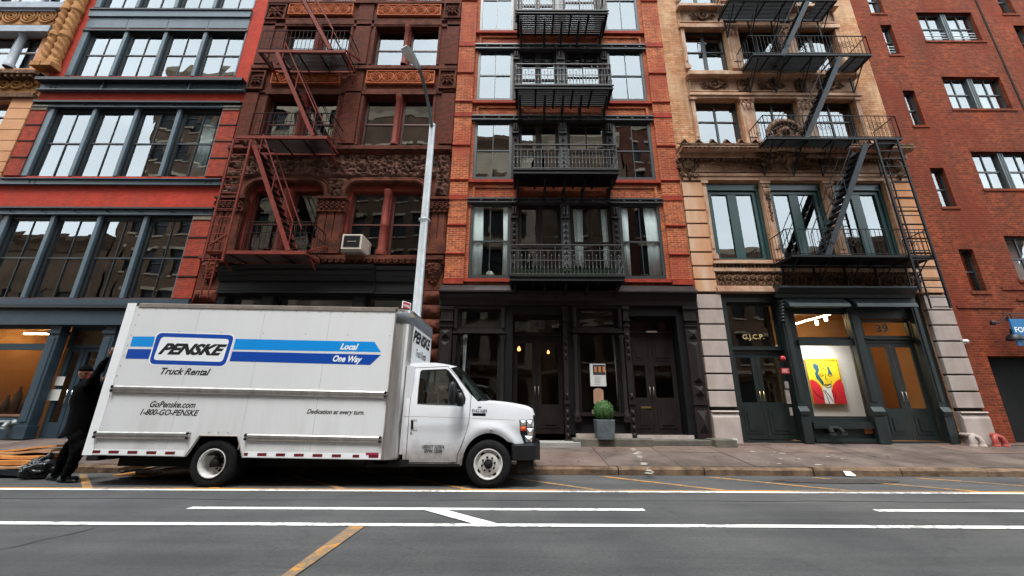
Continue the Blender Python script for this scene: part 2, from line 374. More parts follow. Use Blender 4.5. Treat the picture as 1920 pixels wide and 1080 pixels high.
M['galvd'] = paint('dark_galvanised_steel', (.1,.12,.12), .45, metal=.3)
M['signred'] = paint('red_sign_enamel', (.38,.015,.02), .35)
M['markw'] = worn('white_road_paint', (.82,.81,.78), (.3,.29,.285), .52, 11.)
M['marky'] = worn('worn_yellow_road_paint', (.44,.21,.05), (.19,.135,.09), .62, 9.)
M['cloth'] = paint('black_clothing', (.003,.003,.0035), .95, spec=.05)
M['skin'] = paint('skin', (.42,.21,.15), .55)
M['cap'] = paint('red_knit', (.25,.02,.02), .9)
M['card'] = paint('cardboard', (.36,.2,.1), .85, c2=(.5,.3,.17), scale=4)
M['cardo'] = paint('orange_brown_cardboard', (.42,.17,.05), .8, c2=(.6,.28,.09), scale=4)
M['bag'] = paint('black_plastic_sack', (.01,.012,.014), .18)
M['leaf'] = paint('boxwood_leaves', (.018,.06,.01), .6, c2=(.07,.17,.03), scale=30)
M['pot'] = paint('slate_blue_planter', (.05,.06,.068), .6, c2=(.085,.1,.11), scale=6, bump=.3)
M['wood'] = paint('light_wood_board', (.36,.19,.12), .6)
M['brass'] = paint('brass', (.5,.36,.16), .3, metal=.9)
M['paper'] = paint('paper', (.6,.6,.58), .8, var=.03)
M['bluesign'] = paint('blue_sign', (.0,.13,.33), .45, var=.03)
M['hydred'] = paint('dark_red_pipe_paint', (.25,.03,.02), .5)
M['orangep'] = paint('copper_plaque', (.5,.19,.06), .45)
M['lampw'] = emit('warm_lamp', (1,.38,.1), 1.4)
M['tubew'] = emit('warm_white_tube', (1,.75,.4), 13)
M['pyell'] = paint('yellow_canvas_paint', (.85,.62,.02), .6); M['pred'] = paint('red_canvas_paint', (.68,.02,.03), .6)
M['pteal'] = paint('teal_canvas_paint', (.01,.1,.15), .6); M['pwhite'] = paint('white_canvas_paint', (.8,.8,.78), .7)
M['backd'] = paint('white_display_wall', (.72,.72,.7), .8, c2=(.6,.59,.56), scale=1.2, streak=True)
for k_, c_, a_, sc_ in (('brickB1', (.13,.04,.03), .45, 2.), ('brickB1b', (.1,.03,.02), .5, 3.), ('brickB5', (.07,.025,.018), .7, 1.6), ('brickB3', (.12,.04,.025), .55, 2.5), ('tan', (.17,.08,.045), .75, 2.6), ('cream', (.16,.09,.055), .7, 4.), ('stone', (.2,.15,.12), .6, 2.5), ('steel', (.03,.045,.055), .5, 3.), ('greenb', (.02,.028,.027), .6, 6.), ('ironbrown', (.028,.021,.018), .6, 5.), ('redstone', (.1,.02,.015), .6, 4.)):
    grime(M[k_], c_, 60., 61., a_, sc_, .14)
# ---------------------------------------------------------------- text
def lettering(parent, txt, bl, br, hpx, Y, mat, name='lettering', shear=0., bold=0., th=.003, space=1.0):
    """letters standing on a plane Y; baseline from photo point bl to br, cap height hpx"""
    cu = bpy.data.curves.new('t', 'FONT'); cu.body = txt; cu.size = 1; cu.shear = shear; cu.offset = bold; cu.space_character = space
    cu.resolution_u = 3
    o = bpy.data.objects.new('t', cu); COL.objects.link(o)
    dg = bpy.context.evaluated_depsgraph_get(); me = bpy.data.meshes.new_from_object(o.evaluated_get(dg))
    vs = [v.co.copy() for v in me.vertices]; fs = [tuple(p.vertices) for p in me.polygons]
    bpy.data.objects.remove(o); bpy.data.curves.remove(cu); bpy.data.meshes.remove(me)
    x0 = min(v.x for v in vs); x1 = max(v.x for v in vs)
    a = P3(bl[0], bl[1], Y); b = P3(br[0], br[1], Y); t = P3(bl[0], bl[1]-hpx, Y); hh = t.z-a.z
    cap = .72
    mb = MB(); out = []
    for v in vs:
        u = (v.x-x0)/(x1-x0); w = v.y/cap
        p = a.lerp(b, u); out.append((p.x, Y-th, p.z+hh*w))
    mb.add(out, fs)
    n = len(mb.v)
    return mb.build(name, mat, parent, fixn=False)
def lettering3(parent, txt, a, b, up, nrm, mat, name='lettering', shear=0., bold=0., cap=.72):
    cu = bpy.data.curves.new('t', 'FONT'); cu.body = txt; cu.size = 1; cu.shear = shear; cu.offset = bold; cu.resolution_u = 3
    o = bpy.data.objects.new('t', cu); COL.objects.link(o)
    dg = bpy.context.evaluated_depsgraph_get(); me = bpy.data.meshes.new_from_object(o.evaluated_get(dg))
    vs = [v.co.copy() for v in me.vertices]; fs = [tuple(p.vertices) for p in me.polygons]
    bpy.data.objects.remove(o); bpy.data.curves.remove(cu); bpy.data.meshes.remove(me)
    x0 = min(v.x for v in vs); x1 = max(v.x for v in vs); a = Vector(a); b = Vector(b); up = Vector(up); nrm = Vector(nrm)
    mb = MB(); mb.add([a.lerp(b, (v.x-x0)/(x1-x0)) + up*(v.y/cap) + nrm for v in vs], fs)
    return mb.build(name, mat, parent, fixn=False)
# ---------------------------------------------------------------- ornament helpers
def ring(m, c, R, r, n=16, k=5):
    m.tube([(c[0]+R*cos(2*pi*i/n), c[1], c[2]+R*sin(2*pi*i/n)) for i in range(n)], r, k, closed=True)
def spiral(m, c, R, turns=1.6, r=.02, sgn=1, a0=0., n=16, k=5):
    pts = []
    for i in range(n+1):
        t = i/n; a = a0 + sgn*turns*2*pi*t; q = R*(1-.82*t)
        pts.append((c[0]+q*cos(a), c[1], c[2]+q*sin(a)))
    m.tube(pts, [r*(1-.3*i/n) for i in range(n+1)], k)
def boss(m, c, r, d, n=10):
    m.lathe([(r, 0), (r*.85, -d*.5), (r*.5, -d*.9), (0.001, -d)], c, n, 'Y')
def pyramid(m, x0, x1, z0, z1, y, d, ridge=0.):
    cz = (z0+z1)/2; cx = (x0+x1)/2; r = max(0, (z1-z0)/2-(x1-x0)/2)*ridge
    m.add([(x0,y,z0),(x1,y,z0),(x1,y,z1),(x0,y,z1),(cx,y-d,cz-r),(cx,y-d,cz+r)],
          [(0,1,4),(1,2,5,4),(2,3,5),(3,0,4,5)])
def carve(m, x0, x1, z0, z1, y, amp, step=.045, scale=3., seed=0., base=0.):
    nx = max(2, int((x1-x0)/step)); nz = max(2, int((z1-z0)/step)); vs = []; fs = []
    for j in range(nz+1):
        for i in range(nx+1):
            x = x0+(x1-x0)*i/nx; z = z0+(z1-z0)*j/nz
            e = min(1., min(i, nx-i, j, nz-j)/2.)
            q = noise.noise(Vector((x*scale+seed, z*scale, seed)))
            w = 1-abs(noise.noise(Vector((x*scale*1.9+q*1.5, seed, z*scale*1.9))))*3.2
            vs.append((x, y-base*e-amp*e*max(-.4, w*.75+q*.5), z))
    for j in range(nz):
        for i in range(nx): a = j*(nx+1)+i; fs.append((a, a+1, a+nx+2, a+nx+1))
    m.add(vs, fs, True)
def railing(m, pts, h, sp=.12, r=.012, rt=.02, mid=None, bot=.06):
    pts = [Vector(p) for p in pts]
    for a, b in zip(pts[:-1], pts[1:]):
        L = (b-a).length; n = max(1, int(round(L/sp))); up = Vector((0,0,h))
        m.bar(a+up, b+up, rt*2, rt*1.4); m.bar(a+Vector((0,0,bot)), b+Vector((0,0,bot)), rt*1.6, rt)
        if mid: m.bar(a+Vector((0,0,mid)), b+Vector((0,0,mid)), rt, rt)
        for i in range(n+1):
            p = a.lerp(b, i/n); q = rt if i in (0, n) else r
            m.bar(p, p+up, q*1.3, q*1.3)
def stairs(ms, mt, a, b, y0, y1, w=.16, th=.03, step=.24):
    a = Vector(a); b = Vector(b)
    for y in (y0, y1): ms.bar((a.x, y, a.z), (b.x, y, b.z), th, w, up=(0,0,1))
    n = int(abs(a.z-b.z)/step)
    for i in range(1, n):
        p = a.lerp(b, i/n); mt.box(p.x-.09, p.x+.09, y0+.02, y1-.02, p.z-.012, p.z+.012)
GR = .37                      # sidewalk level at the street wall
E01, E12, E23, E34, E45 = -17.45, -10.04, -2.43, 5.235, 12.91
def ZT(x=980): return fz(x, -150)
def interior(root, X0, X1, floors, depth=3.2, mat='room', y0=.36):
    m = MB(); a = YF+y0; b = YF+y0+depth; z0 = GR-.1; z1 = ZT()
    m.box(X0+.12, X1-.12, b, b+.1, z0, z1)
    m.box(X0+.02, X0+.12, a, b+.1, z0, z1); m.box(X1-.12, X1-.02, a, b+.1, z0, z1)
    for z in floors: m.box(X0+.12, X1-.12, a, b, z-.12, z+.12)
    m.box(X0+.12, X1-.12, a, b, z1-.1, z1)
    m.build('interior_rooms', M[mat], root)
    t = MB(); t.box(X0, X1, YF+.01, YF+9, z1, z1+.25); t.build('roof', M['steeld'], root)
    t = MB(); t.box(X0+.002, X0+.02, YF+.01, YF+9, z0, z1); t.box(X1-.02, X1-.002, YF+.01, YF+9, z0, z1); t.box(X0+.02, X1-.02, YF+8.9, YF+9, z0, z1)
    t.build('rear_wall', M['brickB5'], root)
# ================================================================ B0 ornate ochre building at far left
b0 = thing('ornate_building', (E01-2.5, YF, GR), 'ochre terracotta building with twisted columns at the far left edge', 'building', 'buildings along the street')
X0 = E01-5.0; X1 = E01-.01
zA = [fz(60, y) for y in (13, -60, 128, 60, 235, 186)]
L1 = fx(22, 188); L0 = X0+.6
holes = [(X0+.6, fx(118, 13), fz(60, 13), fz(60, -70)), (X0+.5, fx(86, 60), fz(40, 128), fz(40, 60)), (X0+1, L1, fz(10, 238), fz(10, 190)),
         (X0+1, L1, fz(10, 560), fz(10, 330)), (X0+1, L1, GR, fz(10, 640))]
m = MB(); wall(m, X0, X1, GR-.3, ZT(), holes, YF, .35); m.build('wall', M['peach'], b0)
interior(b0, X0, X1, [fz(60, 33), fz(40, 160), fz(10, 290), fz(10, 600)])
def grid_win(root, r, y, n, fm, gm, colmat=None, **k):
    x0, x1, z0, z1 = r; w = (x1-x0)/n
    for i in range(n): window(root, (x0+w*i+.01, x0+w*(i+1)-.01, z0, z1), y, fm, gm, **k)
for h in holes[:2]: grid_win(b0, (h[1]-3.3, h[1], h[2], h[3]), YF+.12, 3, M['whitewin'], M['glass'], cols=1, fw=.12)
for h in holes[2:]: grid_win(b0, (h[1]-2.4, h[1], h[2], h[3]), YF+.16, 2, M['brownwin'], M['glass'], cols=1, fw=.08)
m = MB()
for zc in (fz(60, 13), fz(60, 128)):
    h = fz(40, 60)-fz(40, 128)
    for x in (fx(33, 95), fx(33, 95)-2.0): m.lathe([(.16, 0), (.16, .12), (.11, .2), (.1, h-.3), (.15, h-.2), (.17, h)], (x, YF-.02, zc), 12)
m.build('column', M['greyblue'], b0, split=0.0)
m = MB(); px_box(m, 0, 100, 3, 13, .2, .3, X=(X0, fx(118, 13, YF-.2))); px_box(m, 0, 95, 47, 58, .22, .3, X=(X0, fx(95, 50, YF-.2))); px_box(m, 0, 95, 17, 20, .12, .3, X=(X0, fx(105, 15, YF-.12)))
m.build('cornice', M['greyblue'], b0)
m = MB(); xe = fx(108, 33)
px_box(m, 0, 100, 20, 46, .04, .2, X=(X0, xe))
r = (fz(50, 21)-fz(50, 45))/2; zc = fz(50, 33)
x = xe-.3
while x > X0:
    for q in (.95, .6, .28): ring(m, (x, YF-.06, zc), r*q, .035, 18, 5)
    x -= 2.15*r
px_box(m, 0, 80, 148, 174, .05, .2, X=(X0, X1-.1))
zc = fz(50, 161); r = (fz(50, 150)-fz(50, 172))/2; x = X1-.4
while x > X0: spiral(m, (x, YF-.08, zc), r*.9, 1.5, .05, 1 if int(x*3) % 2 else -1, 0); x -= 1.7*r
m.build('frieze', M['ochre'], b0, split=0.1)
m = MB(); px_box(m, 0, 90, 130, 136, .35, .5, X=(X0, X1-.02)); px_box(m, 0, 90, 136, 143, .2, .4, X=(X0, X1-.02)); px_box(m, 0, 90, 174, 181, .15, .4, X=(X0, X1-.02))
x = X1-.15
while x > X0: m.box(x-.09, x, YF-.31, YF-.1, fz(50, 143, YF-.3), fz(50, 136.4, YF-.3)); x -= .22
m.build('dentil_cornice', M['creamd'], b0)
# twisted columns
for k, px in enumerate((126, 143)):
    m = MB(); xc = fx(px-46+2*k, 128, YF-.1); zb = fz(90, 124, YF-.1); zt = ZT()-.2; R = .16
    n = 14; vs = []; fs = []; nz = 160
    for j in range(nz+1):
        z = zb+(zt-zb)*j/nz; u = (z-zb) % 1.3
        for i in range(n):
            a = 2*pi*i/n; rr = R*(1+.16*cos(3*(a+z*7))) if u > .22 else R*(1.15 if u > .05 else 1.3)
            vs.append((xc+rr*cos(a), YF-.12+rr*sin(a), z))
    for j in range(nz):
        for i in range(n): l = (i+1) % n; fs.append((j*n+i, j*n+l, j*n+n+l, j*n+n+i))
    m.add(vs, fs, True); m.box(xc-.2, xc+.2, YF-.34, YF+.02, zb-.18, zb)
    m.build('twisted_column', M['ochre'], b0)
m = MB()
ys = [187, 206, 226, 246, 266, 286, 306, 326, 347, 368, 390, 412, 434, 456, 478, 500, 522, 545, 568, 590]
for a, b in zip(ys[:-1], ys[1:]): m.box(L1+.1, X1-.02, YF-.06, YF+.02, fz(60, b)+.03, fz(60, a))
m.build('stone_quoin', M['peach'], b0)
# ================================================================ B1 red brick with steel bands
b1 = thing('steel_banded_building', ((E01+E12)/2, YF, GR), 'bright red brick building with blue grey steel beams and big grid windows', 'building', 'buildings along the street')
A0, A1 = E01, E12
WL = fx(121, 143); WR = fx(441.5, 143)
bands = [(15, -70), (143, 54), (331, 200), (560, 403)]
holes = []
for i, (yb, yt) in enumerate(bands):
    xr = WR if i < 2 else fx(386.5, 330)
    xl = WL if i < 2 else fx(38, 331)
    holes.append((xl, xr, fz(300, yb), fz(300, yt)))
holes.append((A0+.1, A1-.1, GR, fz(150, 608)))
m = MB(); wall(m, A0, A1, GR-.3, ZT(), holes[:2]+[(A0+.35, A1-.02, h[2], h[3]) for h in holes[2:4]]+holes[4:], YF, .35); m.build('wall', M['brickB1'], b1)
interior(b1, A0, A1, [fz(300, 35), fz(300, 172), fz(300, 366)])
bands_r = holes[2]
# brick piers with dark bands on the lower floors
m = MB(); d = MB(); cp = MB()
for (yt, yb, xl, xr, cap) in ((200, 331, A0+.02, holes[2][0]-.0, 209), (403, 560, A0+.02, holes[2][0], 413), (200, 331, holes[2][1], A1-.02, 208), (403, 560, holes[3][1], A1-.02, 413)):
    zt, zb = fz(300, yt), fz(300, yb); zc = fz(300, cap); cp.box(xl, xr, YF-.07, YF+.3, zc, zt)
    n = 4 if yt == 200 else 4; h = (zc-zb)/n
    for i in range(n):
        m.box(xl, xr, YF-.045, YF+.3, zb+i*h+(.07 if i else 0), zb+(i+1)*h)
        if i: d.box(xl+.01, xr-.01, YF-.06, YF+.3, zb+i*h+.012, zb+i*h+.058)
m.build('brick_pier', M['brickB1b'], b1, split=0.12); d.build('pier_band', M['joint'], b1, split=0); cp.build('capstone', M['beige'], b1, split=0)
for i, h in enumerate(holes[:4]):
    s = MB(); x0, x1, z0, z1 = h; sw = .22
    s.box(x0, x0+sw, YF-.02, YF+.3, z0, z1)
    w = (x1-x0-sw)/4
    for k in range(1, 4): s.box(x0+sw+w*k-.13, x0+sw+w*k+.0, YF-.02, YF+.2, z0, z1)
    s.box(x1-.05, x1, YF-.02, YF+.3, z0, z1)
    s.build('mullion', M['steel'], b1, bevel=.012, split=0)
    dk = MB()
    for k in range(4):
        a = x0+sw+w*k; b = x0+sw+w*(k+1)-(.14 if k < 3 else .05)
        dk.box(a, a+.07, YF+.08, YF+.2, z0, z1); dk.box(a+.07, b, YF+.05, YF+.2, z1-.14, z1); dk.box(a+.03, a+.042, YF+.06, YF+.08, z0, z1-.14)
        window(b1, (a+.07, b, z0+.02, z1-.14), YF+.09, M['winframe'], M['glassw'], cols=2, rows=2, fw=.035, mw=.018, rail=.05)
    dk.build('window_jamb', M['steeld'], b1)
def beam(root, yt, yb, pr, mat, name='steel_beam', flange=.03, X=(A0+.01, A1-.01), xm=280, stiff=(), rivets=()):
    m = MB(); Y = YF-pr; zt = fz(xm, yt, Y); zb = fz(xm, yb, Y)
    m.box(X[0], X[1], Y+.08, YF-.001, zb+flange, zt-flange); m.box(X[0], X[1], Y, YF-.001, zt-flange, zt); m.box(X[0], X[1], Y, YF-.001, zb, zb+flange)
    for x in stiff: m.box(x-.02, x+.02, Y+.005, Y+.08, zb+flange, zt-flange)
    o = m.build(name, mat, root)
    if rivets:
        r = MB()
        for x in rivets:
            for dx in (-.09, .09):
                for q in (.35, .65): boss(r, (x+dx, Y+.08, zb+(zt-zb)*q), .025, .02, 8)
        r.build('bolt', M['joint'], o)
    return o
m = MB(); Y = YF-.3; m.box(A0, A1-.01, Y, YF+.1, fz(280, 149, Y), fz(280, 144, Y)); m.build('ledge', M['steeld'], b1, split=0.0)
beam(b1, 150, 168, .17, M['steel'], stiff=(fx(192, 160, YF-.15), fx(355, 160, YF-.15)), rivets=(A0+.5, A1-.45))
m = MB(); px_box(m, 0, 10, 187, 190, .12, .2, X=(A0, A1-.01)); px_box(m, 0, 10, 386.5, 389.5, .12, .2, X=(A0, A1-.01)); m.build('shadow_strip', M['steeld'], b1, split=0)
beam(b1, 190.5, 200, .1, M['steel'], flange=.015, name='lintel_beam')
beam(b1, 334, 345.5, .12, M['steel'], flange=.02, rivets=(A0+1.1, A1-.45))
beam(b1, 390, 402, .1, M['steel'], flange=.02, name='lintel_beam')
r = MB()
for y in (195, 396):
    for k in range(7): boss(r, (A0+.8+k*1.05, YF-.05, fz(280, y, YF-.08)), .03, .04, 8)
r.build('bolt', M['joint'], b1)
# spandrel panels
m = MB(); px_box(m, 0, 10, 16, 29, .08, .3, X=(holes[0][0], holes[0][1])); w = (WR-WL)/4
zt, zb = fz(300, 30), fz(300, 53)
for k in range(4): m.box(WL+w*k+.008, WL+w*(k+1)-.008, YF-.02, YF+.2, zb, zt)
m.build('spandrel_panel', M['steel'], b1)
m = MB(); px_box(m, 0, 10, 53, 56, .06, .3, X=(WL, WR)); px_box(m, 0, 10, 13.5, 16, .12, .3, X=(WL, WR)); m.build('drip_edge', M['steeld'], b1, split=0)
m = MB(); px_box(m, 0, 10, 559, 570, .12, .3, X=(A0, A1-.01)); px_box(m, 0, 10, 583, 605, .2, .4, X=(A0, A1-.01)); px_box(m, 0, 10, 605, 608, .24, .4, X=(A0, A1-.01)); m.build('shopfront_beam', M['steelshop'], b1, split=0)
m = MB(); px_box(m, 0, 10, 570, 576, .3, .5, X=(A0, A1-.01)); px_box(m, 0, 10, 576, 583, .16, .4, X=(A0, A1-.01)); m.build('shopfront_cornice', M['steeld'], b1)
# ground floor shop front
zt = fz(100, 608); zb = GR+.02
pil = [fx(112, 618), fx(214, 620), fx(214, 620)+2.45]
pil = [pil[0]-2.55] + pil
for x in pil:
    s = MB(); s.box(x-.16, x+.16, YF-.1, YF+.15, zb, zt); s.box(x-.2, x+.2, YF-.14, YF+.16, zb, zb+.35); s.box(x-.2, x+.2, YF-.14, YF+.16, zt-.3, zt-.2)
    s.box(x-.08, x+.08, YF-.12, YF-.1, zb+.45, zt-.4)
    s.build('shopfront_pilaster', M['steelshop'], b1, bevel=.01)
ztr = fz(100, 650)
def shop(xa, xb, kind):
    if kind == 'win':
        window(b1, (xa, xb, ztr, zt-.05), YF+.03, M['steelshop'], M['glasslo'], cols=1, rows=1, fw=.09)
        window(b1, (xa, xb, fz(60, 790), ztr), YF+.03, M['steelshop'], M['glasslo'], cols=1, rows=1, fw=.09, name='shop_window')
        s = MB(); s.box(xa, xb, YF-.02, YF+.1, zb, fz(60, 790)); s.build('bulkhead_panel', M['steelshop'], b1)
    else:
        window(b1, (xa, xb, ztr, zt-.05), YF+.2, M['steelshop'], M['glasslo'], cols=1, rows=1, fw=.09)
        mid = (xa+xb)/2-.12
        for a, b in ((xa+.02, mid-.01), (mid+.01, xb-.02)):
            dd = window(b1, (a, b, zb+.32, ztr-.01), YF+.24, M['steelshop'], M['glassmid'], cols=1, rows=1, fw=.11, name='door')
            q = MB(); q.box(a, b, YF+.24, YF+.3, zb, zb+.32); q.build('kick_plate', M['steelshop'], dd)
            q = MB(); hx = b-.06 if a < mid-.3 else a+.06; q.tube([(hx, YF+.24, 1.35), (hx, YF+.19, 1.35), (hx, YF+.19, 1.7), (hx, YF+.24, 1.7)], .015); q.build('handle', M['chrome'], dd)
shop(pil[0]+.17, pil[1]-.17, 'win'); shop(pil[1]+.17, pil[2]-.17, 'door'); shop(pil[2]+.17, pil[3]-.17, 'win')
s = MB(); s.box(A0+.1, pil[0]-.17, YF+.0, YF+.3, zb, zt); s.box(pil[3]+.17, A1-.1, YF+.0, YF+.3, zb, zt); s.build('side_panel', M['steeld'], b1, split=0)
s = MB(); s.box(pil[0], pil[1], YF+3.2, YF+3.28, GR, fz(150, 600)); s.box(pil[0]-.1, pil[0], YF+.4, YF+3.2, GR, fz(150, 600)); s.box(pil[1]-.1, pil[1], YF+.4, YF+3.2, GR, fz(150, 600)); s.box(pil[0], pil[1]-.1, YF+.4, YF+3.2, GR-.1, GR+.02)
s.box(pil[0], pil[1]-.1, YF+.4, YF+3.2, fz(150, 604), fz(150, 600))
s.build('lit_room', M['warmroom'], b1)
for k, (x, y) in enumerate(((pil[0]+.7, 1.0), (pil[0]+1.7, 1.9))):
    s = MB(); s.box(x-.45, x+.45, YF+y, YF+y+.06, fz(100, 622)+.1, fz(100, 622)+.14)
    s.build('ceiling_tube_lamp', M['tubew'], org=Vector((x, YF+y, 3.9)), label=['short ceiling tube lamp in the orange lit shop at left, nearer the glass', 'short ceiling tube lamp in the orange lit shop at left, deeper inside'][k], cat='lamp', group='tube lamps in the orange shop')
# shelf of goods inside
for k in range(7):
    x = fx(10+k*9, 760, YF+.7); s = MB(); hh = .45+.12*(k % 3)
    s.lathe([(.0, hh+.1), (.03, hh+.1), (.035, hh), (.09, hh-.15), (.1, 0), (.0, 0)], (x, YF+.7+.1*(k % 2), GR+.66), 10)
    s.build('bottle', M['dimwood'], org=Vector((x, YF+.7, GR+.66)), label='dark bottle in the row on the orange shop window counter', cat='bottle', group='bottles in the orange shop window')
s = MB(); s.box(pil[0]+.2, pil[1]-.25, YF+.5, YF+1.1, GR+.6, GR+.66); s.box(pil[0]+.25, pil[1]-.3, YF+.55, YF+1.05, GR+.02, GR+.6)
s.build('display_counter', M['wood'], org=Vector((pil[0]+1.2, YF+.8, GR)), label='low counter behind the orange lit shop window', cat='counter')
def siamese(x, z, mat, label, name='standpipe_connection', s=.1, Y=YF):
    m = MB()
    m.lathe([(s*1.2, .0), (s*1.2, -.03), (s*.7, -.05), (s*.7, -.2)], (x, Y, z), 12, 'Y')
    for q in (-1, 1):
        m.tube([(x, Y-.17, z+s*.4), (x+q*s*.8, Y-.2, z+s*.5), (x+q*s*1.4, Y-.26, z+s*.1), (x+q*s*1.5, Y-.32, z-s*.8)], [s*.6, s*.62, s*.62, s*.6], 10)
        m.lathe([(s*.8, 0), (s*.8, s*.5), (s*.4, s*.5)], (x+q*s*1.5, Y-.32, z-s*1.3), 10)
    return m.build(name, mat, org=Vector((x, Y-.1, z)), label=label, cat='standpipe')
siamese(fx(17, 795, YF-.1), fz(17, 795, YF-.1), M['galvd'], 'grey fire hose connection low on the far left shop front')
s = MB(); px_box(s, 84, 112, 730, 751, -.215, .006); s.build('shop_notice', M['paper'], org=P3(98, 740), label='pale paper notice taped to the dark shop door behind the person', cat='notice')
s = MB(); px_box(s, 104, 120, 706, 723, -.215, .006); s.build('shop_notice', M['paper'], org=P3(110, 715), label='small pale sheet above the paper notice on the dark shop door', cat='notice')
# ================================================================ B2 brownstone
b2 = thing('brownstone_building', ((E12+E23)/2, YF, GR), 'dark brownstone building with carved arches, rosettes and terracotta panels', 'building', 'buildings along the street')
A0, A1 = E12+.005, E23-.005
zt = ZT()
HW = {}
HW['r3'] = rect(707, 823.5, 49, 122); HW['l3'] = rect(541, 659.5, 48, 121, row=48)
HW['r2'] = rect(685, 813, 179, 272); HW['l2'] = rect(505, 635, 179, 272)
HW['r4'] = [HW['r3'][0], HW['r3'][1], fz(760, 0), fz(760, -90)]; HW['l4'] = [HW['l3'][0], HW['l3'][1], fz(600, 0), fz(600, -90)]
def arch(x0, x1, z0, z1, r=.42, n=7):
    p = [(x0, z0), (x1, z0)]
    for i in range(n+1): a = pi/2*i/n; p.append((x1-r+r*cos(a), z1-r+r*sin(a)))
    for i in range(n+1): a = pi/2+pi/2*i/n; p.append((x0+r+r*cos(a), z1-r+r*sin(a)))
    return p
def areg(xl, xr, yt, yb): return (fx(xl, yb), fx(xr, yb), fz((xl+xr)/2, yb), fz((xl+xr)/2, yt))
r1 = areg(633, 786, 345, 478); l1 = (fx(437, 478)+.0, fx(587, 478), r1[2], r1[3])
holes = [[(h[0], h[2]), (h[1], h[2]), (h[1], h[3]), (h[0], h[3])] for h in HW.values()] + [arch(*r1), arch(*l1)]
sz1 = fz(600, 492); holes.append([(A0+.75, GR), (A1-.62, GR), (A1-.62, sz1), (A0+.75, sz1)])
m = MB(); m.cdt([(A0, GR-.3), (A1, GR-.3), (A1, zt), (A0, zt)], holes, lambda x, z: YF, reveal=.35)
m.build('wall', M['brown'], b2)
interior(b2, A0, A1, [fz(700, 25), fz(700, 150), fz(700, 300), fz(700, 520)])
for k, h in HW.items():
    x0, x1, z0, z1 = h; c = (x0+x1)/2
    for a, b in ((x0, c-.12), (c+.12, x1)): window(b2, (a, b, z0, z1), YF+.2, M['brownwin'], M['glass'], cols=1, rows=2, fw=.06, mid=.48)
    s = MB(); s.box(c-.12, c+.12, YF+.05, YF+.3, z0, z1-.001)
    H1 = z1-z0; s.lathe([(.13, 0), (.13, .1), (.085, .2), (.085, H1-.25), (.12, H1-.18), (.13, H1-.02)], (c, YF+.02, z0), 12)
    s.build('window_column', M['rustred'], b2)
for (x0, x1, z0, z1) in (r1, l1):
    c = (x0+x1)/2+.05
    for a, b in ((x0+.12, c-.13), (c+.13, x1)): window(b2, (a, b, z0, z1-.2), YF+.26, M['brownwin'], M['glassmid'], cols=1, rows=2, fw=.08, mid=.5)
    s = MB(); s.box(c-.13, c+.13, YF+.1, YF+.33, z0, z1-.2); s.box(x0, x0+.12, YF+.1, YF+.33, z0, z1-.2); s.lathe([(.17, 0), (.17, .15), (.12, .25), (.12, 1.0), (.14, 1.05), (.1, 1.1), (.09, z1-z0-.45), (.14, z1-z0-.3), (.14, z1-z0-.2)], (c, YF+.08, z0), 12)
    s.box(x0, x1, YF+.12, YF+.34, z1-.2, z1-.0)
    s.build('window_column', M['rustred'], b2)
    # arch moulding
    s = MB(); pth = arch(x0-.1, x1+.1, z0, z1+.1, .5, 9)[1:]; pth = [(x1+.1, z0+1.75)]+pth[1:]+[(x0-.1, z0+1.75)]
    s.tube([(p[0], YF-.03, p[1]) for p in pth], .075, 8); pth2 = [(x1+.2, z0+1.75)]+arch(x0-.2, x1+.2, z0, z1+.2, .58, 9)[2:]+[(x0-.2, z0+1.75)]
    s.tube([(p[0], YF-.01, p[1]) for p in pth2], .05, 6); s.build('arch_moulding', M['brownstone'], b2)
# carved frieze between arches and ledge
s = MB(); za, zb = fz(650, 290), fz(650, 333)
carve(s, A0+.5, A1-.45, zb, za, YF-.012, .085, .032, 5.2, 3.1, .03)
s.build('carved_frieze', M['carved'], b2)
s = MB(); xm = (l1[1]+r1[0])/2
carve(s, xm-.33, xm+.33, fz(617, 372), fz(617, 334), YF-.012, .09, .032, 5.5, 7., .03)
for x0, x1 in ((A1-.5, A1-.05), (A0+.05, A0+.55)): carve(s, x0, x1, fz(830, 372), fz(830, 292), YF-.012, .1, .035, 4, 5., .08)
s.build('carved_spandrel', M['carved'], b2, split=0)
# capitals and piers
for x0, x1 in ((l1[1]-.06, r1[0]+.06), (r1[1]+.0, A1-.02), (A0+.03, l1[0]+.05)):
    s = MB(); z1c, z0c = fz(620, 373), fz(620, 399)
    s.box(x0-.04, x1+.04, YF-.2, YF+.1, z1c-.08, z1c); s.box(x0, x1, YF-.12, YF+.1, z0c, z0c+.05); s.box(x0-.0, x1+.0, YF-.1, YF+.1, z0c+.05, z1c-.08)
    x = x0+.06
    while x < x1-.02: spiral(s, (x, YF-.12, (z0c+z1c)/2-.0), .12, 1.3, .035, 1); boss(s, (x+.07, YF-.1, z0c+.12), .06, .08, 7); x += .17
    s.build('carved_capital', M['brownstone'], b2)
    s = MB(); zq = fz(620, 476); n = 3; w = (x1-x0-.1)/n
    for i in range(n): s.box(x0+.05+w*i+.02, x0+.05+w*(i+1)-.02, YF-.06, YF+.05, zq+.5, z0c)
    s.box(x0+.03, x1-.03, YF-.03, YF+.05, zq+.5, z0c); s.box(x0-.0, x1+.0, YF-.08, YF+.05, zq, zq+.5)
    s.build('pier', M['brownstone'], b2)
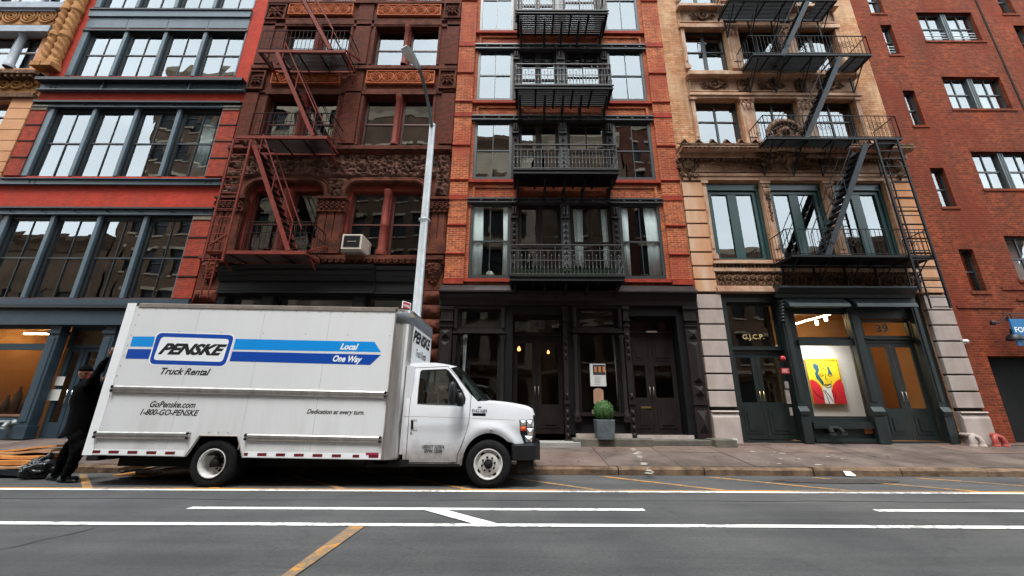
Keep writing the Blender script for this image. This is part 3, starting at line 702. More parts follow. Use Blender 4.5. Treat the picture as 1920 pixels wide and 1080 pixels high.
# ledges / sills
s = MB()
for yt, yb, pr in ((272, 279, .22), (279, 284, .14), (284, 290, .06), (122, 128, .12), (478, 486, .22), (486, 494, .14), (34.5, 37, .06), (44, 49, .05), (170, 174, .05), (0, 5, .1)):
    px_box(s, 600, 700, yt, yb, pr, pr+.02, X=(A0+.02, A1-.02))
s.build('ledge', M['brownstone'], b2, bevel=.012, split=0.0)
s = MB(); x = A0+.9
while x < A1-.6: spiral(s, (x, YF-.2, fz(650, 490, YF-.2)), .07, 1.2, .02); x += .2
s.build('carved_sill', M['brownstone'], b2)
# vertical raised pilaster strips between the windows
s = MB()
for (x0, x1) in ((A0+.02, A0+.5), (HW['l3'][1]+.2, HW['r3'][0]-.2), (A1-.5, A1-.02)):
    for a, b in ((128, 270), (5, 121)): s.box(x0, x1, YF-.05, YF+.05, fz(700, b), fz(700, a))
s.build('brick_pilaster', M['brown'], b2, split=0)
s = MB()
for h in HW.values():
    s.box(h[0]-.1, h[1]+.1, YF-.07, YF+.03, h[3], h[3]+.22)
    for x in (h[0]-.1, h[1]+.02): s.box(x, x+.08, YF-.04, YF+.05, h[2], h[3])
s.build('window_surround', M['brownstone'], b2)
# terracotta panels with five rings
for q in ((689, 816, 133.5, 157), (513, 640, 133.5, 157), (709.6, 828, 9.5, 29.5), (544, 664, 8.5, 28)):
    x0, x1, z0, z1 = rect(*q, Y=YF-.06); s = MB()
    s.box(x0, x1, YF-.06, YF+.02, z0, z1)
    for a, b, c, d in ((x0, x1, z1-.03, z1), (x0, x1, z0, z0+.03), (x0, x0+.03, z0+.03, z1-.03), (x1-.03, x1, z0+.03, z1-.03)): s.box(a, b, YF-.1, YF-.06, c, d)
    w = (x1-x0-.25)/5; zc = (z0+z1)/2; R = min(w, z1-z0-.08)/2
    for i in range(5):
        c = (x0+.125+w*(i+.5), YF-.075, zc); ring(s, c, R*.93, .02); ring(s, c, R*.68, .014)
        for k in range(8): a = k*pi/4; boss(s, (c[0]+R*.38*cos(a), c[1], c[2]+R*.38*sin(a)), R*.15, .035, 6)
        boss(s, c, R*.17, .05, 8)
        if i < 4:
            for g in (-1, 1): boss(s, (c[0]+w/2, YF-.06, zc+g*R*.78), .035, .03, 6)
    for xx, g in ((x0+.1, 1), (x1-.1, -1)): spiral(s, (xx, YF-.07, zc+R*.4), .07, 1.3, .015, g); spiral(s, (xx, YF-.07, zc-R*.4), .07, 1.3, .015, -g)
    s.build('terracotta_panel', M['terra'], b2)
# square rosettes
for q in ((824, 857, 131, 166), (834, 866, 5, 34), (503, 540, 8, 36), (463, 500, 133, 167)):
    x0, x1, z0, z1 = rect(*q, Y=YF-.08); x0 = max(x0, A0+.03); x1 = min(x1, A1-.02); s = MB(); cx, cz = (x0+x1)/2, (z0+z1)/2
    s.box(x0, x1, YF-.055, YF+.02, z0, z1)
    for a, b, c, d in ((x0, x1, z1-.05, z1), (x0, x1, z0, z0+.05), (x0, x0+.05, z0+.05, z1-.05), (x1-.05, x1, z0+.05, z1-.05)): s.box(a, b, YF-.11, YF-.055, c, d)
    R = min(x1-x0, z1-z0)/2-.06
    for k in range(8):
        a = k*pi/4; l = R*(1.05 if k % 2 else .85)
        s.tube([(cx+.04*cos(a), YF-.07, cz+.04*sin(a)), (cx+l*.5*cos(a), YF-.11, cz+l*.5*sin(a)), (cx+l*cos(a), YF-.07, cz+l*sin(a))], [.02, .055, .015], 6)
    boss(s, (cx, YF-.08, cz), .07, .06); s.build('carved_rosette', M['brownstone'], b2)
# rusticated red stone beside the shop front and hanging ornaments
s = MB()
for (xa, xb) in ((A1-.6, A1-.03), (A0+.03, A0+.72)):
    zz = fz(800, 546); hb = .44; i = 0
    while zz > GR-.1:
        a, b = zz-hb+.05, zz; carve(s, xa, xb, a, b, YF-.04, .05, .06, 2.2, i*3.3+xa, .09)
        s.box(xa, xb, YF-.035, YF+.05, a, b); zz -= hb; i += 1
    s.box(xa, xb, YF-.04, YF+.05, fz(800, 545), fz(800, 494))
s.build('rusticated_stone', M['brownstone'], b2, split=0.12)
s = MB()
for x, w in ((A1-.33, .26), (A0+.38, .28)):
    zc = fz(810, 497); s.lathe([(w, 0), (w*1.05, -.12), (w*.8, -.35), (w*.4, -.55), (.02, -.68)], (x, YF-.04, zc), 12, sy=.7)
    for i in range(26):
        a = random.uniform(-pi, 0); t = random.random(); rr = w*(1-.75*t**1.4); boss(s, (x+rr*cos(a)*1., YF-.04+rr*sin(a)*.7, zc-.05-.58*t), .05, .03, 6)
s.build('carved_corbel', M['brownstone'], b2, split=0.1)
# black shop cornice
s = MB(); xa, xb = A0+.74, A1-.62; xs = fx(701, 510, YF-.35)
prof = lambda pr, x0, x1, rows: [s.prism_x([(YF+.05, fz(600, b, YF-p)), (YF-p*pr, fz(600, b, YF-p)), (YF-p2*pr, fz(600, a, YF-p2)), (YF+.05, fz(600, a, YF-p2))], x0, x1) for (a, b, p, p2) in rows]
rows = [(495, 503, .34, .42), (503.3, 507, .3, .3), (507.3, 516, .27, .36), (516.3, 526, .2, .3), (526.3, 545, .12, .12), (545.3, 549, .2, .2)]
prof(1, xa+.9, xs, rows); prof(.7, xs+.002, xb, rows); prof(.7, xa, xa+.898, rows)
s.build('shopfront_cornice', M['iron'], b2)
s = MB(); zf0 = fz(600, 549); s.box(xa, xb, YF+.02, YF+.2, fz(600, 555.5), zf0)
cols = [xa, xa+.3, fx(491, 560), fx(516, 560), fx(664, 560), fx(686, 560), xb-.12, xb]
for a, b in ((0, 1), (2, 3), (4, 5), (6, 7)):
    s.box(cols[a], cols[b], YF-.02, YF+.2, GR, fz(600, 555.6)); s.box(cols[a]+.04, cols[b]-.04, YF-.05, YF-.02, GR+.3, fz(600, 558))
s.build('shopfront_frame', M['iron'], b2)
for a, b in ((1, 2), (3, 4), (5, 6)): window(b2, (cols[a]+.005, cols[b]-.005, GR+.7, fz(600, 556)), YF+.1, M['iron'], M['glassmid'], cols=1, rows=1, fw=.07, name='shop_window')
s = MB(); s.box(cols[1], cols[6], YF+.06, YF+.3, GR, GR+.69); s.build('bulkhead_panel', M['iron'], b2)
s = MB()
for a, b in ((1, 2), (3, 4), (5, 6)): s.box(cols[a]+.1, cols[b]-.1, YF+.5, YF+.53, fz(600, 585), fz(600, 552))
s.build('roller_blind', paint('grey_beige_blind', (.2,.19,.17), .9, var=.1), b2, split=0)
# air conditioner
ac = thing('air_conditioner', P3(665, 474, YF-.3), 'boxy cream window air conditioner with dark front on the brownstone sill', 'air conditioner')
Y = YF-.55; x0, x1 = fx(638, 470, Y), fx(676, 470, Y); z0, z1 = fz(655, 467, Y), fz(655, 439, Y)
s = MB(); s.box(x0, x1, Y, YF+.2, z0, z1); s.build('casing', paint('cream_plastic', (.42,.36,.3), .6), ac, bevel=.012)
s = MB(); s.box(x0+.06, x1-.06, Y-.012, Y-.0, z0+.07, z1-.05)
for i in range(9): s.box(x0+.08, x1-.08, Y-.018, Y-.012, z0+.1+i*.035, z0+.105+i*.035)
s.build('front_grille', M['blkpl'], ac)
s = MB(); s.box(x0+.18, x1-.16, Y-.022, Y-.018, (z0+z1)/2-.012, (z0+z1)/2+.012); s.build('badge', M['alud'], ac)
s = MB(); s.box(x0, x1+.02, Y+.05, YF-.0, z0-.07, z0-.003); s.build('support', M['alud'], ac)
# ---------------------------------------------------------------- fire escape, rust red
FYr = YF-1.0
fe_org = None
def fe_platform(fe, xa, xb, z, Y, mat, slatmat, ydeep=YF-.1, beam_h=.105, slats=True, notch=None):
    s = MB()
    s.box(xa, xb, Y, Y+.06, z, z+beam_h); s.box(xa+.2, xb, ydeep-.06, ydeep, z, z+.09); 
    s.box(xa, xa+.05, Y+.06, ydeep, z+.0, z+.08); s.box(xb-.05, xb, Y+.06, ydeep, z, z+.08)
    s.build('platform_frame', mat, fe)
    s = MB(); n = 14
    for i in range(1, n):
        y = Y+.06+(ydeep-.06-Y-.06)*i/n
        segs = [(xa+.05, xb-.05)] if not notch else [(xa+.05, notch[0]), (notch[1], xb-.05)]
        for a, b in segs: s.box(a, b, y-.018, y+.018, z+.03, z+.05)
    x = xa+.6
    while x < xb: s.box(x-.02, x+.02, Y+.06, ydeep-.06, z-.005, z+.03); x += .75
    s.build('platform_slats', slatmat, fe)
fe = MB(); Y = FYr
fes = []
pl = [(388.7, 575, 468, 476, 415, 437, 581), (442.6, 613.7, 253, 259.5, 211, 450, 624), (484, 647.5, 92, 98, 56.5, 493, 654)]
flo = []
fesc = thing('fire_escape', (fx(480, 470, YF-.5), YF-.5, fz(480, 470)), 'rust red iron fire escape with zigzag stairs on the brownstone', 'fire escape', 'fire escapes on the street wall')
for i, (xl, xr, y1, y2, yr, rl, rr_) in enumerate(pl):
    xa, xb = fx(xl, y1, Y), fx(xr, y1, Y); z = fz((xl+xr)/2, y2, Y); zr = fz((xl+xr)/2, yr, Y)
    flo.append((xa, xb, z, zr)); fe_platform(fesc, xa, xb, z, Y, M['rustred'], M['rustdk'], notch=(xa+.15, xa+.75) if i else None)
    s = MB(); railing(s, [(xa+(1.0 if i == 0 else .35 if i == 1 else .0), Y+.03, z+.12), (xb, Y+.03, z+.12), (xb, YF-.12, z+.12)], zr-z-.12, .14, .009, .014, mid=(zr-z)*.55)
    s.build('railing', M['rustdk' if i != 9 else 'rustred'], fesc)
    s = MB()
    for x in (xa+.25, xb-.05): s.bar((x, Y+.35, z), (x, YF-.03, z-.42), .04, .04)
    s.bar((xb, Y+.03, z+.1), (xb+.1, YF-.1, z+.62), .05, .05)
    s.build('bracket', M['rustred'], fesc, split=0.02)
def flight(fe, p, q, mat, tm, Y, w=.12):
    a = P3(*p, Y); b = P3(*q, Y); s = MB(); t = MB(); stairs(s, t, a, b, Y+.02, Y+.52, w=w, th=.05)
    st = s.build('stair', mat, fe); t.build('tread', tm, st, split=.001)
    h = MB(); dz = Vector((0, 0, .85))
    for y in (Y+.02,):
        A, B = Vector((a.x, y, a.z)), Vector((b.x, y, b.z)); l = (B-A); h.bar(A+l*.12+dz, B-l*.02+dz, .028, .028)
        for u in (.12, .5, .98): h.bar(A+l*u, A+l*u+dz, .022, .022)
    A, B = Vector((a.x, Y+.52, a.z)), Vector((b.x, Y+.52, b.z)); l = B-A; h.bar(A+l*.12+dz, B-l*.02+dz, .028, .028)
    h.build('handrail', mat, st)
flight(fesc, (476, 272), (540, 470), M['rustred'], M['rustdk'], Y)
flight(fesc, (519, 98), (586, 254), M['rustred'], M['rustdk'], Y)
flight(fesc, (553, -30), (619, 92), M['rustred'], M['rustdk'], Y)
# drop ladder
s = MB(); Yl = Y-.02; xa = fx(417, 487, Yl); xb = fx(381, 487, Yl); z0 = fz(400, 490, Yl); z1 = fz(456, 262, Yl)
for x in (xa, xb): s.bar((x, Yl, z0), (x, Yl, z1), .05, .05)
z = z0+.05
while z < z1: s.bar((xb, Yl, z), (xa, Yl, z), .025, .025); z += .27
xa2 = fx(403, 500, Yl+.08); xb2 = xb+.12; z2 = fz(385, 557, Yl)
for x in (xa2, xb2): s.bar((x, Yl+.07, z2), (x, Yl+.07, z0+1.6), .03, .03)
z = z2+.05
while z < z0+1.5: s.bar((xb2, Yl+.07, z), (xa2, Yl+.07, z), .022, .022); z += .27
s.bar((xb+.08, Yl-.03, fz(390, 461, Yl)), (xa-.02, Yl-.03, fz(405, 440, Yl)), .05, .04)
s.build('drop_ladder', M['rustred'], fesc)
# ================================================================ B3 orange brick, number 41
b3 = thing('balconied_building', ((E23+E34)/2, YF, GR), 'orange brick building with stacked black iron balconies above a dark shop front', 'building', 'buildings along the street')
A0, A1 = E23, E34-.005
XL, XR = fx(877, 520), fx(1250, 520)
fl3 = [(57, -60, 3), (188, 92, 83), (336, 227, 216.5), (522, 382, 371.5)]   # sill, head, lintel top
holes = [(XL, XR, fz(1060, a), fz(1060, b)) for a, b, c in fl3]
sz = fz(1060, 548); SH = (A0+.02, A1-.02, GR+.02, sz)
m = MB(); wall(m, A0, A1, GR-.3, ZT(), holes+[(A0+.02, A1-.02, GR, fz(1060, 556))], YF, .35); m.build('wall', M['brickB3'], b3)
interior(b3, A0, A1, [fz(1060, 70), fz(1060, 202), fz(1060, 354), fz(1060, 545)])
# piers stand proud, ringed by red stone
PW0, PW1 = XL-.02, XR+.02
zs_r = [136, 190, 272, 337, 422, 476, 0.5]; zs_b = [83, 215, 370]
m = MB(); rg = MB()
for x0, x1 in ((A0+.005, PW0-.1), (PW1+.1, A1-.005)):
    m.box(x0, x1, YF-.07, YF+.1, fz(1060, 523, YF-.07), ZT()-.02)
    for y in zs_r: z = fz(1060, y, YF-.1); rg.prism_x([(YF-.069, z-.045), (YF-.1, z-.035), (YF-.12, z), (YF-.1, z+.035), (YF-.069, z+.045)], x0-.003, x1+.003)
    for y in zs_b: z = fz(1060, y, YF-.09); rg.box(x0-.003, x1+.003, YF-.095, YF-.0705, z-.09, z+.09)
    rg.box(x0-.004, x1+.004, YF-.14, YF-.0, fz(1060, 533, YF-.12), fz(1060, 524, YF-.12))
m.build('brick_pier', M['brickB3'], b3, split=0.12); rg.build('stone_band', M['redstone'], b3, split=0)
# sills, spandrels, lintels
s = MB(); sp = MB(); ln = MB()
for i, (a, b, c) in enumerate(fl3):
    z = fz(1060, a, YF-.12); s.box(PW0-.09, PW1+.09, YF-.12, YF+.3, z-.11, z)
    zl, zh = fz(1060, c+8.5, YF-.08), fz(1060, c, YF-.08)
    if i:
        ln.box(PW0-.09, PW1+.09, YF-.06, YF+.3, zl, zh); ln.box(PW0-.09, PW1+.09, YF-.12, YF-.06, zh-.05, zh); ln.box(PW0-.09, PW1+.09, YF-.1, YF-.06, zl, zl+.03)
        x = PW0+.35
        while x < PW1: boss(ln, (x, YF-.06, (zl+zh)/2-.01), .055, .05, 10); x += .52
    if i < 3:
        zt_ = z-.11; zb_ = fz(1060, fl3[i+1][2], YF-.05)
        for x0, x1 in ((PW0+.05, PW0+1.72), (PW1-1.72, PW1-.05)):
            for p in ((x0, x1, zt_-.16, zt_-.08), (x0, x0+.08, zb_, zt_-.16), (x1-.08, x1, zb_, zt_-.16)): sp.box(p[0], p[1], YF-.045, YF+.02, p[2], p[3])
s.build('stone_sill', M['redstone'], b3, split=0); sp.build('spandrel_border', M['brickB3'], b3, split=0.02); ln.build('lintel_beam', M['irongrey'], b3, split=0)
# ornamental mullions
MX = [fx(964, 452), fx(1061.5, 452), fx(1157, 452)]
for h in holes:
    for k, x in enumerate(MX):
        s = MB(); w = .12 if k != 1 else .15; z0, z1 = h[2], h[3]
        s.box(x-w, x+w, YF+.0, YF+.3, z0, z1); s.box(x-w*.75, x+w*.75, YF-.05, YF, z0, z0+.3); s.box(x-w*.9, x+w*.9, YF-.07, YF, z1-.55, z1-.48)
        for q in (0, 1, 2, 3): pyramid(s, x-w*.55, x+w*.55, z1-.85-q*.2, z1-.68-q*.2, YF, .07)
        s.box(x-w*.5, x+w*.5, YF-.03, YF, z0+1.0, z1-1.5)
        for q in (0, 1, 2): pyramid(s, x-w*.55, x+w*.55, z0+.4+q*.2, z0+.57+q*.2, YF, .07)
        for q in (-1, 1): s.tube([(x+q*w*.35, YF-.02, z1-.42+.05*g) for g in range(7)], [.03, .05, .03, .05, .03, .05, .03], 6)
        s.build('ornate_mullion', M['irongrey'] if k == 1 else M['ironbrown'], b3)
    xs = [h[0], MX[0]-.12, MX[0]+.12, MX[1]-.15, MX[1]+.15, MX[2]-.12, MX[2]+.12, h[1]]
    gl = M['glass'] if h is not holes[3] else M['glassmid']
    for i in (0, 2, 4, 6):
        fm = M['winframe'] if i in (0, 6) else M['ironbrown']
        if i in (0, 6): window(b3, (xs[i]+.005, xs[i+1]-.005, h[2]+.01, h[3]), YF+.02, fm, gl, cols=2, rows=2, fw=.09, mw=.02, mid=.48)
        elif i == 2:
            c = (xs[i]+xs[i+1])/2
            for a, b in ((xs[i]+.005, c-.005), (c+.005, xs[i+1]-.005)): window(b3, (a, b, h[2]+.01, h[3]), YF+.1, fm, gl, cols=1, rows=2, fw=.1, rail=.1, mid=.42, name='french_door')
        else: window(b3, (xs[i]+.005, xs[i+1]-.005, h[2]+.01, h[3]), YF+.1, fm, gl, cols=2, rows=2, fw=.1, mw=.03, mid=.48)
# curtains behind the first floor windows
def curtain(xa, xb, z0, z1, y, label, mat='curtain'):
    s = MB(); n = max(10, int((xb-xa)/.018)); vs = []; fs = []
    for j, z in enumerate((z0, (z0+z1)/2, z1)):
        for i in range(n+1): vs.append((xa+(xb-xa)*i/n+.02*sin(j*2+i*.3), y+.012*sin(i*.62+.4*j)+.005*sin(i*1.7), z))
    for j in range(2):
        for i in range(n): a = j*(n+1)+i; fs.append((a, a+1, a+n+2, a+n+1))
    s.add(vs, fs, True)
    o = s.build('curtain', M[mat], org=Vector(((xa+xb)/2, y, z0)), label=label, cat='curtain', group='pale curtains on the first floor', fixn=False)
    md = o.modifiers.new('t', 'SOLIDIFY'); md.thickness = .006
h = holes[3]; yc = YF+.215
for px0, px1, lb in ((884, 905, 'curtain at the outer left edge of the first floor left window, orange building'), (943, 960, 'curtain at the inner edge of the first floor left window beside the ornate mullion'),
                     (1077, 1093, 'curtain at the left edge of the centre right first floor window over the lowest balcony'), (1130, 1152, 'curtain at the right edge of the centre right first floor window over the lowest balcony'),
                     (1166, 1180, 'slim curtain at the inner edge of the first floor right window, orange brick building'), (1212, 1237, 'wide curtain at the outer right edge of the first floor right window')):
    yq = YF+.095 if (px0 < 960 or px0 > 1160) else YF+.175
    curtain(fx(px0, 450, yq), fx(px1, 450, yq), h[2]+.02, h[3]-.02, yq, lb)
h2 = bands_r
curtain(fx(374, 265, YF+.3), fx(397, 265, YF+.3), h2[2]+.02, h2[3]-.16, YF+.3, 'pale curtain in the last grid window of the second floor, red brick building')
s = MB(); s.lathe([(0, .16), (.07, .15), (.13, .08), (.15, 0), (.1, -.06), (0, -.08)], P3(918, 524, YF+.6)+Vector((0, 0, .12)), 16)
s.build('white_vase', M['paper'], org=P3(918, 524, YF+.6), label='round white bowl on the first floor left window ledge', cat='bowl')
# ---- balconies
BY = YF-1.0
for i, (xl, xr, yrail, ybot, ymid) in enumerate(((955.5, 1172, 459, 527, 0), (962, 1160.5, 271, 326, 0), (966, 1149.5, 120, 167, 0), (969, 1140.5, -28, 26, 0))):
    yslab = ybot-4.5
    xa, xb = fx(xl, ybot, BY), fx(xr, ybot, BY); z0 = fz(1063, ybot, BY); zr = fz(1063, yrail, BY); zs = fz(1063, yslab, BY)
    s = MB(); s.box(xa, xb, BY, BY+.06, z0, z0+.16); s.box(xa, xa+.06, BY+.06, YF-.07, z0, z0+.16); s.box(xb-.06, xb, BY+.06, YF-.07, z0, z0+.16)
    s.box(xa-.03, xb+.03, BY-.03, BY, z0+.12, z0+.17); s.box(xa-.03, xb+.03, BY-.02, BY, z0, z0+.025)
    bal = s.build('balcony', M['iron'], b3, bevel=.004)
    s = MB(); y = BY+.09
    while y < YF-.1: s.box(xa+.06, xb-.06, y, y+(.06 if i >= 1 else .07), z0+.1, z0+.125); y += .085
    for k in range(6): x = xa+.06+(xb-xa-.12)*k/5; s.box(x-.03, x+.03, BY+.06, YF-.07, z0+.02, z0+.095)
    if i < 2: s.box(xa+.06, xb-.06, BY+.06, YF-.07, z0+.13, z0+.15)
    s.build('balcony_floor', M['iron'], bal)
    s = MB(); top = zr-z0-.16; b = z0+.16
    sg = [((xa+.02, BY+.02), (xb-.02, BY+.02)), ((xa+.02, BY+.06), (xa+.02, YF-.05)), ((xb-.02, BY+.06), (xb-.02, YF-.05))]
    for (p, q) in sg:
        p = Vector((*p, b)); q = Vector((*q, b)); L = (q-p).length; n = int(L/.205)
        s.bar(p+Vector((0,0,top)), q+Vector((0,0,top)), .06, .025)
        s.bar(p+Vector((0,0,top-.17)), q+Vector((0,0,top-.17)), .02, .02); s.bar(p+Vector((0,0,.06)), q+Vector((0,0,.06)), .02, .02); s.bar(p+Vector((0,0,top*.5)), q+Vector((0,0,top*.5)), .014, .02)
        for k in range(n+1):
            c = p.lerp(q, k/n); r = .0095
            s.tube([c+Vector((0,0,.0)), c+Vector((0,0,top*.2)), c+Vector((0,0,top*.27)), c+Vector((0,0,top*.34)), c+Vector((0,0,top-.17))], [r, r, r*2, r, r], 5, smooth=False)
            if k < n:
                d = p.lerp(q, (k+.5)/n); t2 = top*.62
                s.tube([d+Vector((0,0,.06)), d+Vector((0,0,t2*.3)), d+Vector((0,0,t2*.42)), d+Vector((0,0,t2*.54)), d+Vector((0,0,t2)), d+Vector((0,0,t2+.03)), d+Vector((0,0,t2+.06))], [r*.9, r*.9, r*2, r*.9, r*.9, r*2.4, .002], 5, smooth=False)
            if k % 6 == 0: s.bar(c+Vector((0,0,top-.17)), c+Vector((0,0,top)), .02, .02)
    for k in range(5):  # scrolls at the middle
        for g in (-1, 1): spiral(s, ((xa+xb)/2+g*.07, BY+.02, b+.2+k*.13), .055, 1.2, .009, g, n=10, k=4)
    s.build('railing', M['railm'], bal)
    s = MB()
    for x in (xa+.15, (xa+xb)/2-.62, (xa+xb)/2, (xa+xb)/2+.62, xb-.15):
        p = [(x, BY+.25, z0), (x, BY+.45, z0-.12), (x, BY+.75, z0-.2), (x, YF-.1, z0-.4)]; s.tube(p, [.04, .045, .05, .04], 6)
        s.box(x-.04, x+.04, YF-.14, YF-.07, z0-.48, z0)
    s.build('bracket', M['iron'], bal, split=0.02)
    if i < 2:
        s = MB(); s.box(xa+.15, xb-.15, BY+.12, BY+.32, z0+.15, z0+.4)
        for k in range(260):
            a = random.uniform(xa+.2, xb-.2); l = random.uniform(.02, .2); c = Vector((a, random.uniform(BY+.14, BY+.3), z0+.38+l*.4)); d = Vector((random.uniform(-1, 1), random.uniform(-1, 1), random.uniform(.2, 1)))*.09
            e = Vector((random.uniform(-1, 1), random.uniform(-1, 1), random.uniform(-1, 1)))*.05; s.add([c, c+d, c+d+e, c+e], [(0,1,2,3)])
        if i == 0:
            s.build('balcony_planter', paint('dark_planting', (.01,.016,.009), .8), org=Vector((xa, BY, z0+.15)), label='low dark planter box with leaves behind the lowest balcony railing', cat='planter')
# ---- shop front
s = MB(); xa, xb = fx(823, 548, YF-.35), fx(1308, 548, YF-.35)
Yc = YF-.4; z = lambda y, Y=Yc: fz(1060, y, Y)
s.prism_x([(YF, z(536, YF-.1)), (YF-.1, z(535, YF-.1)), (YF-.38, z(543)), (YF-.42, z(544.5)), (YF-.42, z(548)), (YF-.3, z(549.5)), (YF-.26, z(556)), (YF-.2, z(560)), (YF-.2, z(572, YF-.2)), (YF, z(572, YF-.2))], xa, xb)
s.build('shopfront_cornice', M['ironbrown'], b3, bevel=.01)
FR = M['ironbrown']; ya = YF+.06
s = MB(); zt_ = fz(1060, 571, YF-.05)
def sbox(xl, xr, yt, yb, pr, dep, m, ry=None): return px_box(m, xl, xr, yt, yb, pr, dep, ry)
# frieze wall above the openings
x0, x1 = A0+.03, A1-.03
w1 = (fx(861, 628), fx(937, 628)); d1 = (fx(961, 650), fx(1056, 650)); w2 = (fx(1083, 628), fx(1156, 628)); d2 = (fx(1182, 650), fx(1272, 650))
zT = fz(1060, 580)
ops = [(w1[0], w1[1], GR+.75, fz(900, 581)), (d1[0], d1[1], GR+.2, fz(1008, 590)), (w2[0], w2[1], GR+.75, fz(1118, 580)), (d2[0], d2[1], GR+.2, fz(1220, 593))]
wall(s, x0, x1, GR-.1, fz(1060, 560, YF-.1), ops, YF-.06, .4); s.build('shopfront_wall', M['iron'], b3)
def winfix(op, ytr, root=b3):
    a, b, z0, z1 = op; zm = fz(980, ytr)
    s = MB()
    for (q0, q1) in ((zm, z1), ): 
        s.box(a-.16, b+.16, YF-.14, YF-.061, q1+.0, q1+.09); s.box(a-.16, b+.16, YF-.12, YF-.061, zm-.13, zm-.02); s.box(a-.2, b+.2, YF-.17, YF-.061, zm-.16, zm-.13); s.box(a-.2, b+.2, YF-.17, YF-.061, q1+.09, q1+.13)
    for x in (a-.1, b+.1):
        s.lathe([(.09, 0), (.09, .1), (.055, .16), (.065, .22), (.055, .28), (.055, zm-z0-.3), (.07, zm-z0-.25), (.08, zm-z0-.13)], (x, YF-.13, z0-.1), 10)
        s.lathe([(.05, 0), (.05, z1-zm-.08), (.075, z1-zm-.03), (.075, z1-zm)], (x, YF-.12, zm), 10)
        s.box(x-.09, x+.09, YF-.2, YF-.061, z0-.22, z0-.1)
    s.box(a-.2, b+.2, YF-.18, YF-.061, z0-.06, z0); s.box(a-.02, b+.02, YF-.1, YF-.061, GR+.2, GR+.28); s.box(a-.02, b+.02, YF-.1, YF-.061, z0-.2, z0-.12)
    s.build('window_surround', FR, root)
    window(root, (a+.002, b-.002, zm, z1), YF+.02, FR, M['glasslo'], cols=1, rows=1, fw=.05); window(root, (a+.002, b-.002, z0, zm-.02), YF+.02, FR, M['glasslo'], cols=1, rows=1, fw=.05, name='shop_window')
winfix(ops[0], 617); winfix(ops[2], 615)
def doors(op, ztr, split, dy, panes, root=b3, FR=FR, gm='glasslo', panel=True, zlow=.95):
    a, b, z0, z1 = op
    window(root, (a+.002, b-.002, ztr, z1), YF+dy, FR, M[gm], cols=1, rows=1, fw=.06, name='transom_window')
    s = MB(); s.box(a, b, YF+dy-.02, YF+dy+.08, ztr-.16, ztr); s.box(a, b, YF+dy-.08, YF+dy-.02, ztr-.06, ztr-.02); s.build('door_head', FR, root)
    for x0, x1, g in ((a+.01, split-.004, 1), (split+.004, b-.01, -1)):
        s = MB(); y = YF+dy; zz = z0+zlow; zt2 = ztr-.16
        zq = zt2-.75 if panes == 'mid' else zt2
        hl = [(x0+.13, x1-.13, zz+.05, zq-.12)]
        wall(s, x0, x1, z0, zt2, hl, y, .05)
        for (c, d) in ((z0+.15, zz-.12), (zq+.02, zt2-.12)):
            if d-c < .15: continue
            for k in range(3): o = .0+k*.045; s.box(x0+.13+o, x1-.13-o, y-.012-.008*k if k != 1 else y-.003, y, c+o, d-o)
        dd = s.build('door', FR, root)
        q = MB(); q.quad((x0+.13, y+.025, zz+.05), (x1-.13, y+.025, zz+.05), (x1-.13, y+.03, zq-.12), (x0+.13, y+.03, zq-.12)); q.build('pane', M[gm], dd, fixn=False)
        q = MB(); hx = (x1-.05) if g > 0 else (x0+.05); q.tube([(hx, y, z0+1.05), (hx, y-.05, z0+1.05), (hx, y-.05, z0+1.3), (hx, y, z0+1.3)], .012, 6); q.build('handle', M['brass'] if gm == 'glassgreen' else M['alud'], dd)
doors(ops[1], fz(1008, 623), fx(1007, 720), .3, 'full', zlow=.75)
doors(ops[3], fz(1220, 617), fx(1225, 690), .36, 'mid')
lettering(b3, '41', (1001, 614), (1018, 614), 12, YF+.31, paint('pale_number', (.02,.02,.02), .5), name='house_number')
s = MB(); px_box(s, 998, 1021, 601, 617, -.325, .004); s.build('number_panel', paint('pale_frosted_panel', (.13,.11,.11), .7), b3)
s = MB(); px_box(s, 1212, 1232, 620.5, 623.5, -.2, .02); s.build('name_plate', M['alud'], b3)
s = MB(); sbox(1202, 1221, 762, 765.5, -.33, .02, s); s.build('letter_slot', M['brass'], b3)
# diamond pilasters
def pilaster(xl, xr, row, diamonds, z1, name='diamond_pilaster'):
    a, b = fx(xl, row, YF-.15), fx(xr, row, YF-.15); s = MB()
    s.box(a, b, YF-.15, YF-.0605, GR, z1); s.box(a-.04, b+.04, YF-.21, YF-.15, GR, GR+.1); 
    zc = z1-.02
    s.box(a-.03, b+.03, YF-.2, YF-.15, z1-.1, z1); x = a+.03
    zq = z1-.62; s.box(a-.03, b+.03, YF-.19, YF-.15, zq, zq+.04); s.box(a-.03, b+.03, YF-.22, YF-.15, zq+.16, zq+.2)
    while x < b-.02: s.box(x, x+.03, YF-.19, YF-.15, zq+.06, zq+.12); x += .06
    ok = a+.06, b-.06; w = b-a-.12
    if diamonds == 'big':
        pyramid(s, *ok, zq-.1-w, zq-.1, YF-.15, .12); pyramid(s, *ok, GR+1.25+w+.1, zq-.2-w, YF-.15, .12, 1.); pyramid(s, *ok, GR+1.25, GR+1.25+w, YF-.15, .12); pyramid(s, *ok, GR+.25, GR+.85, YF-.15, .1, .2)
        s.box(a-.02, b+.02, YF-.19, YF-.15, GR+1.0, GR+1.1)
    else:
        k = 0
        for zz in (zq-.2, zq-.4, zq-.6, zq-.8, GR+1.3, GR+.85, GR+.65, GR+.45, GR+.25): pyramid(s, a+.03, b-.03, zz-.16, zz, YF-.15, .08)
        s.box(a-.02, b+.02, YF-.19, YF-.15, GR+1.0, GR+1.1)
    s.build(name, M['ironbrown'], b3)
